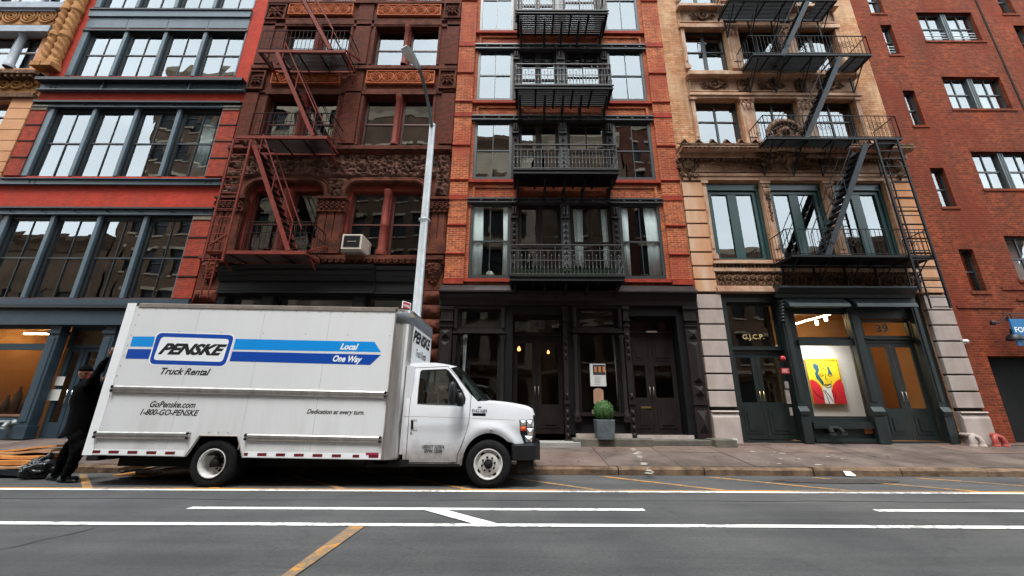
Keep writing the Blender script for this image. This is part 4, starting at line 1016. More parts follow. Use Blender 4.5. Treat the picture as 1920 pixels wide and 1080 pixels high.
pilaster(824, 847, 630, 'big', fz(840, 574, YF-.15)); pilaster(1297, 1322, 720, 'big', fz(1300, 574, YF-.15)); pilaster(1176, 1186, 700, 'small', fz(1180, 574, YF-.15)); pilaster(1058, 1066, 700, 'small', fz(1062, 574, YF-.15))
# steps
s = MB(); s.prism_z([(fx(1071, 815), YF-.02), (fx(1071, 815), YF-.62), (fx(1214, 815)-.05, YF-.62), (fx(1214, 815)+.1, YF-.02)], GR-.12, GR+.13)
s.prism_z([(fx(1214, 815)+.11, YF-.02), (fx(1214, 815)-.04, YF-.5), (fx(1335, 815)-.25, YF-.5), (fx(1325, 815)-.12, YF-.02)], GR-.14, GR+.1)
s.prism_z([(fx(1325, 815)-.11, YF-.02), (fx(1335, 815)-.24, YF-.7), (fx(1335, 815)+.32, YF-.7), (fx(1335, 815)+.3, YF-.02)], GR-.15, GR+.13)
s.build('stone_step', M['blue'], b3, bevel=.02, split=0)
s = MB(); s.box(w2[0]-.16, w2[1]+.2, YF-.2, YF-.061, GR+.131, GR+.23); s.box(d1[0]-.05, w2[0]-.17, YF-.06, YF+.3, GR+.0, GR+.2); s.box(d2[0]-.1, d2[1]+.1, YF-.15, YF+.36, GR+.1, GR+.2); s.build('threshold', M['stone'], b3, split=0)
s = MB(); s.box(d1[0]-.3, w2[0]-.12, YF-.75, YF-.02, GR-.1, GR+.05); s.build('concrete_step', M['conc2'], b3, bevel=.01)
# hanging bulbs inside the door
for (x, y, lb) in ((973, 655, 'round glowing bulb behind the left leaf of the door numbered 41'), (1028, 661, 'small glowing bulb behind the right leaf of the door numbered 41')):
    c = P3(x, y, YF+1.2); t = thing('pendant_bulb', c, lb, 'lamp', 'pendant bulbs behind door 41')
    s = MB(); r = .06 if x < 1000 else .045; s.lathe([(0, -r), (r*.7, -r*.7), (r, 0), (r*.7, r*.7), (.02, r*1.3), (.02, r*1.6), (0, r*1.6)], c, 12); s.build('bulb', M['lampw'], t)
    s = MB(); s.tube([c+Vector((0, 0, r*1.6)), c+Vector((0, 0, 1.0))], .008, 5); s.build('cord', M['blkpl'], t)
# menu poster, wood board, wall curtain strip
t = thing('menu_poster', P3(1122, 724, YF), 'white framed menu sheet with a photo at its top in the dark shop window', 'poster')
a, b = P3(1107.5, 724, YF-.02), P3(1135, 682, YF-.02); yy = YF-.002
s = MB(); s.box(a.x, b.x, yy, yy+.015, a.z, b.z); s.build('sheet', M['paper'], t)
W, Hh = b.x-a.x, b.z-a.z
s = MB(); s.box(a.x+.09, b.x-.01, yy-.004, yy, a.z+Hh*.5, b.z-.03); s.build('photo', paint('dark_photo', (.03,.025,.03), .5), t)
s = MB()
for k in range(3): s.box(a.x+.13+k*.12, a.x+.2+k*.12, yy-.007, yy-.004, a.z+Hh*.62, b.z-.08)
s.build('lit_windows', paint('orange_print', (.5,.2,.08), .5), t)
s = MB()
for k in range(6): s.box(a.x+.12, a.x+.12+.2*random.uniform(.6, 1.2), yy-.004, yy, a.z+Hh*(.08+.065*k), a.z+Hh*(.095+.065*k))
s.build('print', paint('grey_print', (.3,.3,.3), .7), t)
s = MB(); a, b = P3(1113.5, 757, YF-.1), P3(1131, 728, YF-.1); n = 8; cx = (a.x+b.x)/2; rr = (b.x-a.x)/2
pts = [(a.x, a.z), (b.x, a.z)]+[(cx+rr*cos(pi*i/8), b.z-rr*.6+rr*.6*sin(pi*i/8)) for i in range(9)]
s.prism(pts, YF-.1, YF-.08); s.build('wooden_board', M['wood'], org=Vector((cx, YF-.09, a.z)), label='small round topped wooden board leaning in the shop window below the menu', cat='board', bevel=.004)
curtain(fx(1153, 690, YF+.25), fx(1160, 690, YF+.25), GR+.8, fz(1150, 626), YF+.25, 'narrow white curtain strip at the right edge of the dark shop window with the menu')
curtain(fx(867, 690, YF+.25), fx(873, 690, YF+.25), GR+.8, fz(1150, 626), YF+.25, 'narrow white strip imitating the lamp pole reflection at the left edge of the dark shop window behind the cab')  # pale sheet imitating the lamp pole's reflection in the glass
s = MB(); s.box(d1[0], d1[1], YF+2.6, YF+2.65, GR, 4.); s.box(A0+.3, A1-.3, YF+3.1, YF+3.14, GR+.1, 4.1); s.build('room_panelling', M['dimwood'], b3)
# planter with clipped ball
pt = thing('potted_topiary', P3(1136, 824, YF-.75), 'clipped green ball shrub in a square slate blue planter before the menu window', 'plant')
Y = YF-.72; x0, x1 = fx(1119, 806, Y), fx(1154, 806, Y); z0, z1 = GR+.13-.02, fz(1136, 787, Y); z0 = fz(1136, 825, Y)
zc = z1; xc = (x0+x1)/2; w = (x1-x0)/2; s = MB()
s.add([(xc-w*.88, Y, z0), (xc+w*.88, Y, z0), (xc+w*.88, Y+w*1.8, z0), (xc-w*.88, Y+w*1.8, z0), (xc-w, Y-.02, z1), (xc+w, Y-.02, z1), (xc+w, Y+w*1.9, z1), (xc-w, Y+w*1.9, z1)],
      [(3,2,1,0),(4,5,6,7),(0,1,5,4),(1,2,6,5),(2,3,7,6),(3,0,4,7)]); s.build('planter_pot', M['pot'], pt, bevel=.012)
s = MB(); R = .275; cc = Vector((xc, Y+w*.95, z1+R*.82))
for k in range(5200):
    d = Vector((random.gauss(0, 1), random.gauss(0, 1), random.gauss(0, 1))).normalized()
    if d.z < -.8: continue
    n0 = noise.noise(d*3.5)*.035+noise.noise(d*9)*.02; p = cc+d*(R*(random.uniform(.82, 1.0) if k % 40 else random.uniform(1.0, 1.12))+n0); u = d.orthogonal().normalized(); u.rotate(Matrix.Rotation(random.uniform(0, 6.28), 3, d)); v = d.cross(u)
    u = (u+d*random.uniform(-.5, .9)).normalized()*.017; v = v*.009
    s.add([p-u, p+v, p+u, p-v], [(0,1,2,3)])
s.lathe([(.001, -R*.85), (R*.6, -R*.6), (R*.84, 0), (R*.6, R*.6), (.001, R*.84)], cc, 14); s.lathe([(.04, -R*1.1), (.04, -R*.6)], cc, 8)
s.build('clipped_ball', M['leaf'], pt, fixn=False)
s = MB(); px_box(s, 1110, 1116, 768, 778, .02, .004) ; s.build('utility_plate', M['alud'], b3)
# ================================================================ B4 tan terracotta building, number 39
b4 = thing('ornate_tan_building', ((E34+E45)/2, YF, GR), 'tan brick and terracotta building with crested cornice and green shop front numbered 39', 'building', 'buildings along the street')
A0, A1 = E34+.005, E45-.005
w3 = [rect(1281, 1357, 52, 131.5), rect(1381, 1459, 52, 131.5), rect(1484.5, 1561, 52, 131.5)]
w2_ = [rect(1301, 1383, 186, 275), rect(1410, 1491, 186, 275), rect(1518, 1599, 186, 275)]
w1_ = [rect(1322, 1423, 342, 487), rect(1438, 1539, 342, 487), rect(1556, 1654, 342, 487)]
w4_ = [(a, b, fz(1400, 6), fz(1400, -80)) for a, b, c, d in w3]
gx0, gx1 = fx(1352, 580), fx(1729, 580); gz = fz(1500, 545)
m = MB(); wall(m, A0, A1, GR-.3, ZT(), w4_+w3+w2_+w1_+[(gx0, gx1, GR, gz)], YF, .35); m.build('wall', M['tan'], b4)
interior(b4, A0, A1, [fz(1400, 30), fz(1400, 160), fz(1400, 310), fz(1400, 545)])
for grp in (w4_, w3): 
    for h in grp: window(b4, h, YF+.2, M['winframe'], M['glassw'], cols=2, rows=2, fw=.07, mw=.13, mid=.52)
for k, h in enumerate(w2_): window(b4, h, YF+.2, M['winframe'], M['glassw'], cols=2, rows=2, fw=.07, mw=.06 if k else .07, mid=.6)
for h in w1_:
    x0, x1, z0, z1 = h; s = MB(); s.box(x0, x0+.1, YF+.1, YF+.33, z0, z1-.25); s.box(x1-.1, x1, YF+.1, YF+.33, z0, z1-.25); s.box(x0, x1, YF+.08, YF+.33, z1-.25, z1); s.build('window_casing', M['green'], b4, split=0)
    window(b4, (x0+.1, x1-.1, z0, z1-.25), YF+.15, M['green'], M['glassw'], cols=2, rows=1, fw=.12, mw=.3, dep=.1)
# blinds behind upper windows
s = MB()
for h in w2_+w3: s.box(h[0]+.05, h[1]-.05, YF+.5, YF+.52, h[2]+(.0 if h in w2_ else .9), h[3])
s.build('roller_blind', M['room'], b4, split=0)
# pilasters between windows
def colm(x0, x1, z0, z1, mat, parent=b4, y=YF-.06, cap=True):
    s = MB(); s.box(x0, x1, y, YF+.2, z0, z1); w = (x1-x0)
    s.box(x0-.04, x1+.04, y-.05, y, z0, z0+.12); s.box(x0-.03, x1+.03, y-.03, y, z0+.12, z0+.18); s.box(x0-.05, x1+.05, y-.06, y, z1-.09, z1)
    s.box(x0+w*.18, x1-w*.18, y-.025, y, z0+.35, z1-.75)
    if cap:
        for g in (-1, 1): spiral(s, ((x0+x1)/2+g*w*.27, y-.03, z1-.18), w*.24, 1.3, .025, g)
        for k in range(3): s.tube([((x0+x1)/2+(k-1)*w*.28, y-.02, z1-.5), ((x0+x1)/2+(k-1)*w*.3, y-.07, z1-.36), ((x0+x1)/2+(k-1)*w*.33, y-.03, z1-.27)], [.02, .05, .02], 5)
    s.build('pilaster', mat, parent)
for grp in (w3, w2_, w1_, w4_):
    for a, b in ((0, 1), (1, 2)): colm(grp[a][1]+.02, grp[b][0]-.02, grp[0][2], grp[0][3]-.0, M['cream'], cap=True)
    colm(grp[2][1]+.01, grp[2][1]+.14, grp[0][2], grp[0][3], M['cream'], cap=False)
    colm(grp[0][0]-.14, grp[0][0]-.01, grp[0][2], grp[0][3], M['cream'], cap=False)
for grp, nm in ((w1_, 'hanging_garland'),):   # drops on the first floor pilasters
    s = MB()
    for a, b in ((0, 1), (1, 2)):
        c = (grp[a][1]+grp[b][0])/2; zt2 = grp[0][3]-.55
        for k in range(14): boss(s, (c+random.uniform(-.04, .04), YF-.085, zt2-k*.07), .055-.002*k, .05, 6)
    s.build('garland_drop', M['creamd'], b4)
# lintel bands, cornices
s = MB(); cx0, cx1 = w3[0][0]-.2, w3[2][1]+.2
for (yt, yb, pr, mat_) in ((44, 51, .1, 0), (7, 10.5, .3, 0), (10.5, 14.5, .2, 0), (133, 139, .3, 0), (139, 144.5, .2, 0), (173, 178, .16, 0), (178, 184, .1, 0), (325, 330, .12, 0), (330, 338, .08, 0), (489, 494, .18, 0), (502, 509, .12, 0), (536, 541, .14, 0), (541, 547, .2, 0)):
    px_box(s, 1400, 1500, yt, yb, pr, pr+.02, X=(cx0 if yt < 300 else A0+.12 if yt < 400 else w1_[0][0]-.2, cx1 if yt < 300 else A1-.05 if yt < 400 else w1_[2][1]+.25))
s.build('terracotta_band', M['cream'], b4, bevel=.01, split=0)
s = MB(); dn = MB()
for yt, yb in ((21, 43), (150, 172)):
    z0, z1 = fz(1400, yb, YF-.05), fz(1400, yt, YF-.05); c = [(h[0]+h[1])/2 for h in w3]
    s.box(cx0+.03, cx1-.03, YF-.03, YF+.0, z0, z1)
    for k, xc in enumerate(c):
        a, b = xc-1.0, xc+1.0
        if k == 0: a = cx0+.08
        if k == 2: b = cx1-.08
        for p in ((a, b, z1-.05, z1), (a, b, z0, z0+.04), (a, a+.04, z0+.04, z1-.05), (b-.04, b, z0+.04, z1-.05)): s.box(p[0], p[1], YF-.08, YF-.03, p[2], p[3])
        zc = (z0+z1)/2+.02; dn_ = dn
        ring(dn, (xc, YF-.09, zc), .17, .05, 16, 6); boss(dn, (xc, YF-.05, zc), .11, .1)
        for k2 in range(9): a2 = pi+pi*k2/8; boss(dn, (xc+.19*cos(a2), YF-.09, zc+.19*sin(a2)), .045, .05, 6)
        for g in (-1, 1):
            spiral(dn, (xc+g*.36, YF-.06, zc-.06), .12, 1.4, .025, g); dn.tube([(xc+g*.2, YF-.07, zc-.1), (xc+g*.34, YF-.09, zc+.08), (xc+g*.52, YF-.05, zc+.03)], [.04, .03, .01], 5)
        boss(dn, (xc, YF-.06, zc+.2), .07, .08, 7)
        if k < 2:
            xm = (c[k]+c[k+1])/2
            dn.box(xm-.2, xm+.2, YF-.09, YF-.03, z0, z1); spiral(dn, (xm-.09, YF-.1, zc), .08, 1.3, .022, 1); spiral(dn, (xm+.09, YF-.1, zc), .08, 1.3, .022, -1); boss(dn, (xm, YF-.1, z0+.1), .06, .06)
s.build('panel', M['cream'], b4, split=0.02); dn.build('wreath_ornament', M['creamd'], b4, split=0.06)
# rusticated stone piers: pale above street level, stained above
s = MB(); sw = MB(); j = MB(); px_ = fx(1318.5, 342)
rows = [342, 370, 395.5, 420.5, 447, 474, 500, 525, 549.5]
for (xa, xb) in ((A0+.03, w1_[0][0]-.16), (w1_[2][1]+.17, A1-.03)):
    for a, b in zip(rows[:-1], rows[1:]): sw.box(xa, xb, YF-.1, YF+.02, fz(1330, b, YF-.1)+.05, fz(1330, a, YF-.1))
    j.box(xa+.02, xb-.02, YF-.05, YF+.02, fz(1330, 549, YF), fz(1330, 344, YF))
rows = [552, 580.5, 609, 639, 669.5, 702, 733.5, 766]
for (xa, xb) in ((A0-.0, gx0-.02), (gx1+.02, A1-.03)):
    for a, b in zip(rows[:-1], rows[1:]): s.box(xa, xb, YF-.14, YF+.02, fz(1330, b, YF-.14)+.045, fz(1330, a, YF-.14))
    j.box(xa+.02, xb-.02, YF-.08, YF+.02, GR, fz(1330, 553, YF))
    z = fz(1350, 774, YF-.16); s.prism_x([(YF, GR-.2), (YF-.2, GR-.2), (YF-.2, z-.12), (YF-.16, z-.02), (YF-.14, z), (YF, z)], xa, xb); s.prism_x([(YF, z), (YF-.19, z), (YF-.22, z+.03), (YF-.19, z+.06), (YF, z+.06)], xa, xb)
s.build('pale_stone_block', M['stone'], b4, bevel=.012, split=0.12); sw.build('stained_stone_block', M['stonew'], b4, bevel=.012, split=0.12); j.build('stone_joint', M['joint'], b4, split=0)
# great cornice with cresting
s = MB(); z = lambda y, p: fz(1470, y, YF-p)
s.prism_x([(YF, z(276, .1)), (YF-.5, z(272.5, .5)), (YF-.55, z(275, .55)), (YF-.5, z(279, .5)), (YF-.4, z(284, .4)), (YF-.22, z(287, .22)), (YF-.22, z(296, .22)), (YF-.1, z(299, .1)), (YF, z(299, .1))], A0-.0, A1)
s.prism_x([(YF, z(304, .02)), (YF-.05, z(304, .02)), (YF-.05, z(323, .05)), (YF, z(323, .05))], A0+.45, A1-.45)
s.build('cornice', M['cream'], b4)
s = MB(); x = A0+.1; Yc = YF-.5
zb_ = z(272, .5)
while x < A1-.1:
    if not (fx(1440, 270) < x < fx(1508, 270)):
        s.lathe([(.0, .26), (.05, .24), (.1, .14), (.11, .06), (.14, 0)], (x, Yc+.05, zb_), 8, sy=.6); s.tube([(x-.24, Yc, zb_+.05), (x-.17, Yc-.02, zb_+.01), (x-.08, Yc, zb_+.1), (x, Yc-.04, zb_+.17)], .025, 5); s.tube([(x+.24, Yc, zb_+.05), (x+.17, Yc-.02, zb_+.01), (x+.08, Yc, zb_+.1), (x, Yc-.04, zb_+.17)], .025, 5)
    x += .47
s.box(A0, A1, Yc-.06, Yc+.5, zb_-.04, zb_+.02)
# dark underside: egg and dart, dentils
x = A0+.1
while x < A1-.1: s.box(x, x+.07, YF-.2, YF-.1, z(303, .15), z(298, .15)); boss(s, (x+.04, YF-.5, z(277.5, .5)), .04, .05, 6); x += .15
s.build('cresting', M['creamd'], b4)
s = MB(); xc = fx(1471, 250, YF-.5); zc = fz(1471, 247, YF-.55)
s.tube([(xc+.56*cos(a), YF-.52, zc-.1+.5*sin(a)) for a in [pi*k/12 for k in range(13)]], [.07+.05*sin(pi*k/12) for k in range(13)], 7)
s.lathe([(.001, -.12), (.26, -.1), (.36, 0), (.28, .06)], (xc, YF-.45, zc+.02), 14, 'Y'); boss(s, (xc, YF-.52, zc+.03), .16, .16, 12)
for g in (-1, 1):
    spiral(s, (xc+g*.5, YF-.52, zc-.14), .17, 1.5, .05, g); spiral(s, (xc+g*.28, YF-.56, zc-.2), .1, 1.3, .035, -g)
    for k in range(5): boss(s, (xc+g*(.12+.1*k), YF-.54, zc+.2-.05*k), .05, .06, 6)
for k in range(40): boss(s, (xc+random.uniform(-.6, .6), YF-.5, zc-.3+random.uniform(-.1, .12)), random.uniform(.03, .07), .09, 6)
for k in range(90):   # foliage mass and central head under the cornice
    t = random.gauss(0, .55); boss(s, (xc+t, YF-.12-.25*max(0, 1-abs(t)), z(292+random.uniform(-8, 16), .2)), random.uniform(.05, .11), random.uniform(.06, .14), 6)
boss(s, (xc+.05, YF-.25, z(300, .3)), .14, .2, 10); s.tube([(xc+.05, YF-.3, z(296, .3)), (xc+.05, YF-.33, z(306, .3)), (xc+.05, YF-.16, z(318, .2))], [.13, .11, .05], 8)
for g in (-1, 1):    # palm fronds
    for k in range(3):
        pts = [(xc+g*(.4+.32*i*(1+.12*k)), YF-.1-.02*i, z(318-8*k+(.6+k*.3)*(i-2)**2*.9-3, .1)) for i in range(6)]
        s.tube(pts, [.035, .03, .025, .02, .015, .008], 5)
        for i in range(1, 6):
            for q in (-1, 1):
                for u in (0, .5):
                    p = Vector(pts[i]).lerp(Vector(pts[i-1]), u); s.tube([p, p+Vector((g*.13, -.02, q*.09)), p+Vector((g*.24, 0, q*.1))], [.016, .018, .004], 4)
    spiral(s, (fx(1425 if g < 0 else 1540, 285, YF-.3), YF-.3, z(284, .3)), .17, 1.7, .04, g)
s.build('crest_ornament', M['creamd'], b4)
for px, gsd in ((1290, 1), (1680, -1)):   # cartouches
    s = MB(); c = P3(px, 312, YF-.1); ring(s, c, .24, .05, 16, 6)
    s.lathe([(.2, 0), (.17, -.08), (.1, -.13), (.001, -.15)], c, 14, 'Y', sy=1.35)
    for q in (-1, 1):
        spiral(s, (c.x+q*.25, c.y, c.z+.25), .14, 1.5, .04, q); spiral(s, (c.x+q*.2, c.y, c.z-.3), .11, 1.4, .035, -q); spiral(s, (c.x+q*.3, c.y, c.z), .09, 1.3, .03, q)
        s.tube([(c.x+q*.1, c.y-.03, c.z+.3), (c.x+q*.2, c.y-.06, c.z+.42), (c.x+q*.05, c.y-.03, c.z+.47)], .035, 5)
    s.tube([(c.x, c.y, c.z-.3), (c.x, c.y-.06, c.z-.42), (c.x, c.y, c.z-.56)], [.09, .07, .01], 7); boss(s, (c.x, c.y, c.z+.34), .1, .1)
    s.build('cartouche', M['creamd'], b4)
s = MB(); xa, xb = w1_[0][0]-.15, w1_[2][1]+.2   # leafy frieze over the shop
px_box(s, 1400, 1500, 512, 536, .05, .08, X=(xa, xb)); z0, z1 = fz(1470, 533, YF-.08), fz(1470, 515, YF-.08); zc = (z0+z1)/2; x = xa+.15; k = 0
while x < xb-.1:
    spiral(s, (x, YF-.07, zc+.06), .085, 1.4, .03, 1); spiral(s, (x+.02, YF-.07, zc-.12), .075, 1.3, .028, -1); s.tube([(x+.12, YF-.06, z0+.02), (x+.1, YF-.11, zc), (x+.15, YF-.06, z1-.02)], [.02, .04, .015], 5); x += .25; k += 1
x = xa
while x < xb: s.box(x, x+.05, YF-.13, YF-.05, fz(1470, 501, YF-.1), fz(1470, 496, YF-.1)); boss(s, (x+.06, YF-.08, fz(1470, 511, YF-.08)), .035, .04, 6); x += .11
px_box(s, 1400, 1500, 494.2, 495.8, .14, .14, X=(xa, xb)); s.build('leafy_frieze', M['creamd'], b4)
# ---- shop front
GB = M['greenb']; zt_ = gz
xd0, xd1 = fx(1352, 580), fx(1463, 580)+.0
xp1 = fx(1480, 600); xw0, xw1 = fx(1488, 590), fx(1588, 590); xe0, xe1 = fx(1617, 600), fx(1706, 600)
s = MB(); zD = fz(1400, 566)
wz0 = fz(1570, 784)
wall(s, gx0, gx1, GR, zt_, [(fx(1362, 570), fx(1459, 570), GR+.06, zD), (xw0, xw1, wz0, fz(1540, 586)), (xe0-.06, xe1+.1, GR+.06, fz(1660, 597))], YF+.02, .11)
for a, b, c, d in ((fx(1362, 570), fx(1459, 570), GR+.06, zD), (xe0-.06, xe1+.1, GR+.06, fz(1660, 597))):
    y0, y1 = YF+.13, YF+.34
    s.quad((a, y0, c), (a, y1, c), (a, y1, d), (a, y0, d)); s.quad((b, y0, c), (b, y0, d), (b, y1, d), (b, y1, c)); s.quad((a, y0, d), (a, y1, d), (b, y1, d), (b, y0, d))
s.build('shopfront_wall', GB, b4)
def flatbox(pts_y, x0, x1): pass
s = MB(); Yc = YF-.45; xc0, xc1 = fx(1462, 540, Yc), fx(1725, 540, Yc); z = lambda y, p=.45: fz(1590, y, YF-p)
s.prism_x([(YF, z(534, .1)), (YF-.45, z(536)), (YF-.45, z(540)), (YF-.38, z(542)), (YF-.25, z(552, .25)), (YF-.2, z(559, .2)), (YF, z(559, .1))], xc0, xc1)
for a, b in ((1484, 1600), (1612, 1727)):
    xa, xb = fx(a, 575, YF-.5), fx(b, 575, YF-.5); s.prism_x([(YF-.02, z(559, .1)), (YF-.2, z(560, .2)), (YF-.42, z(568, .42)), (YF-.45, z(575, .45)), (YF-.05, z(575.5, .2))], xa, xb)
s.build('shopfront_cornice', GB, b4, bevel=.012)
def pil(xl, xr, row, z1, base=True):
    a, b = fx(xl, row, YF-.12), fx(xr, row, YF-.12); s = MB(); s.box(a, b, YF-.12, YF+.02, GR, z1); s.box(a+.06, b-.06, YF-.14, YF-.12, GR+1.1, z1-.3)
    zz = fz(1600, 775, YF-.15); s.box(a-.02, b+.02, YF-.18, YF-.12, GR, zz-.06); s.prism_x([(YF-.12, zz-.06), (YF-.2, zz-.06), (YF-.22, zz+.05), (YF-.14, zz+.18), (YF-.12, zz+.18)], a-.03, b+.03)
    s.build('shopfront_pilaster', GB, b4, bevel=.008)
pil(1466, 1479, 600, zt_-.02); pil(1593, 1611, 600, zt_-.2); pil(1715, 1727, 600, zt_-.2)
s = MB()
for k in range(7): boss(s, (fx(1466, 560+k*6, YF-.16), YF-.12, fz(1466, 566+k*6, YF-.14)), .09-.006*k, .12, 7)
s.build('scroll_bracket', GB, b4)
o1 = (fx(1362, 570), fx(1459, 570), GR+.08, zD)
gd = glass('dark_green_glass', .14, tint=(.35, .4, .42)); M['glassgreen'] = gd
doors(o1, fz(1410, 651), (o1[0]+.05+o1[1]-.18)/2, .22, 'full', root=b4, FR=GB, gm='glassgreen', zlow=.95)
lettering(b4, 'G.J.C.P.', (1393, 636), (1433, 635.5), 9, YF+.22, paint('gold_leaf', (.6, .45, .2), .4), name='door_lettering', bold=.01)
o2 = (xe0, xe1+.05, GR+.08, fz(1660, 599))
doors(o2, fz(1660, 632), (xe0+xe1)/2+.02, .12, 'full', root=b4, FR=GB, gm='glasslo', zlow=.8)
lettering(b4, '39', (1644, 622.5), (1667, 622.5), 14, YF+.13, M['ink'], name='house_number', bold=.03)
zm = fz(1540, 634)
window(b4, (xw0, xw1, zm, fz(1540, 586)), YF+.05, GB, M['glasslo'], cols=1, rows=1, fw=.04, name='transom_window'); window(b4, (xw0, xw1, wz0, zm), YF+.05, GB, M['glasslo'], cols=1, rows=1, fw=.05, name='shop_window')
s = MB(); px_box(s, 10, 20, 785, 797, .1, .12, X=(xw0-.12, xw1+.1), ry=790); px_box(s, 10, 20, 630, 641, .06, .08, X=(xw0-.05, xw1+.05)); px_box(s, 10, 20, 816, 823, .08, .1, X=(xw0-.12, xw1+.1)); s.build('window_sill', GB, b4, split=0.0)
# lit shop interior
s = MB(); zc = fz(1540, 578); s.box(xw0-.4, xe1+.8, YF+3.0, YF+3.1, GR, zc+.4); s.box(xw0-.5, xw0-.4, YF+.5, YF+3.1, GR, zc+.4); s.box(xw0-.4, xe1+.8, YF+.42, YF+3.0, zc+.3, zc+.4); s.box(xe1+.8, xe1+.9, YF+.42, YF+3.1, GR, zc+.4); s.box(xw0-.4, xe1+.8, YF+.42, YF+3.0, GR-.1, GR)
s.build('lit_room', M['warmroom'], b4)
for k, (p, q) in enumerate((((1489, 608), (1506, 603)), ((1509, 602), (1558, 589)))):
    a = P3(*p, YF+.9); b = P3(*q, YF+1.1+.7*k); zz = (a.z+b.z)/2
    s = MB(); s.bar(a, b, .05, .04); s.build('ceiling_tube_lamp', M['tubew'], org=(a+b)/2, label=['short end of the glowing tube lamp line over the white shop display', 'long glowing tube lamp line under the shop ceiling above the white display'][k], cat='lamp', group='tube lamps in the white display shop')
for k, (x, y) in enumerate(((1532, 608), (1549, 601))):
    c = P3(x, y, YF+1.3); s = MB(); s.lathe([(0, -.03), (.035, -.02), (.04, .02), (0, .04)], c, 10); s.lathe([(.045, .02), (.045, .12), (0, .12)], c, 10); s.build('spotlight', M['tubew'], org=c, label=['lower spot bulb seen through the shop transom left of the number 39 door', 'higher spot bulb seen through the shop transom left of the number 39 door'][k], cat='lamp', group='spot bulbs in the display shop')
# white display wall and painting
s = MB(); s.box(xw0-.1, xw1+1.25, YF+1.1, YF+1.15, wz0-.6, fz(1540, 641, YF+.5)); s.build('display_wall', M['backd'], org=Vector((xw0+.9, YF+.37, wz0)), label='white drape like backdrop board filling the shop window behind the painting', cat='display board')
yp = YF+1.0; TL, TR, BL, BR = P3(1512, 672, yp), P3(1571, 672, yp), P3(1527, 757, yp), P3(1589, 757.5, yp)
pa, pb, pc, pd = BL.x, BR.x, BL.z, TL.z
pt = thing('painting', ((pa+pb)/2, yp, pc), 'painting of a pale figure with teal hair on yellow above red shoulders', 'painting')
W, Hh = pb-pa, pd-pc
def pp(u, v): return (pa+W*u, pc+Hh*v)
s = MB(); s.box(pa, pb, yp, yp+.04, pc, pd); s.build('canvas', M['pyell'], pt)
def blob(poly, mat, nm, k):
    s = MB(); s.prism([pp(*q) for q in poly], yp-.003*k, yp-.0005); s.build(nm, mat, pt)
blob([(0, 0), (.33, 0), (.34, .2), (.3, .38), (.2, .48), (.06, .53), (0, .5)], M['pred'], 'red_shoulder', 1)
blob([(.62, 0), (1, 0), (1, .42), (.95, .54), (.82, .5), (.68, .4), (.6, .25)], M['pred'], 'red_shoulder', 1)
blob([(.335, 0), (.615, 0), (.6, .3), (.62, .42), (.5, .36), (.38, .4), (.34, .3)], M['pwhite'], 'white_neck', 1)
blob([(.2, .86), (.26, .9), (.36, .84), (.35, .72), (.3, .66), (.36, .55), (.42, .45), (.38, .38), (.3, .48), (.22, .56), (.2, .66), (.25, .72), (.19, .78)], M['pteal'], 'teal_hair', 1)
blob([(.62, .8), (.67, .83), (.72, .68), (.74, .62), (.62, .66)], M['pteal'], 'teal_hair', 1)
s = MB()
def ln(pts, r=.009): s.tube([(pp(*q)[0], yp-.006, pp(*q)[1]) for q in pts], r, 4)
ln([(.4, .73), (.48, .78), (.58, .75)]); ln([(.34, .64), (.42, .67), (.46, .62), (.38, .6), (.34, .64)]); ln([(.58, .63), (.66, .66), (.72, .62), (.64, .6), (.58, .63)]); ln([(.52, .66), (.5, .55), (.54, .52)]); ln([(.42, .42), (.52, .41), (.62, .43)], .012)
ln([(.36, .5), (.4, .4), (.5, .34), (.62, .38), (.66, .5)]); ln([(.4, .3), (.5, .18), (.6, .02)]); ln([(.34, .3), (.42, .2), (.46, .0)]); ln([(.03, .95), (.96, .96), (.97, .5)]); ln([(.6, .3), (.7, .2), (.66, .06)]); ln([(.05, .3), (.12, .2), (.3, .1)])
s.build('black_line', M['ink'], pt)
siamese(fx(1559, 806, YF-.1), fz(1559, 806, YF-.1), M['dark'], 'black fire hose connection under the window with the painting')
s = MB(); px_box(s, 1621, 1640, 801, 813, .0, .02); s.build('copper_plaque', M['orangep'], org=P3(1630, 813, YF-.02), label='small copper orange plaque low on the green shop front', cat='plaque')
La = bpy.data.lights.new('window_light', 'AREA'); La.shape = 'RECTANGLE'; La.size = 1.3; La.size_y = .3; La.energy = 14; La.color = (1, .95, .87)
lo = bpy.data.objects.new('window_light', La); COL.objects.link(lo); lo.location = ((xw0+xw1)/2+.15, YF+.32, fz(1540, 641)-.05); lo.rotation_euler = (radians(38), 0, 0)
# intercom column, bell and small notice by the G.J.C.P. door
s = MB(); px_box(s, 1472, 1479, 715, 728, .14, .03); px_box(s, 1474, 1482, 731, 757, .14, .03); px_box(s, 1481, 1486, 764, 779, .14, .02); s.build('entry_intercom', M['alud'], org=P3(1477, 757, YF-.14), label='grey intercom panels beside the dark green G.J.C.P. door', cat='intercom')
s = MB(); c = P3(1468, 672, YF-.13); boss(s, c, .08, .06, 12); s.build('alarm_bell', M['signred'], org=c, label='round red alarm bell right of the dark green double door', cat='bell')
t = thing('notice_plate', P3(1473, 702, YF-.15), 'small red and white notice plate below the alarm bell', 'notice')
s = MB(); px_box(s, 1465, 1480, 690, 700.5, .15, .008); s.build('plate', M['signred'], t)
s = MB()
for a, b, c, d in ((1467, 1478, 692, 692.8), (1467, 1475, 694.5, 695.3), (1467, 1478, 697, 697.8)): px_box(s, a, b, c, d, .153, .002)
s.build('print', M['paper'], t)
s = MB(); px_box(s, 1374, 1383, 822, 831, .21, .02); s.build('small_marker_plate', M['paper'], org=P3(1378, 831, YF-.2), label='tiny pale marker plate at the foot of the stone pier', cat='marker')
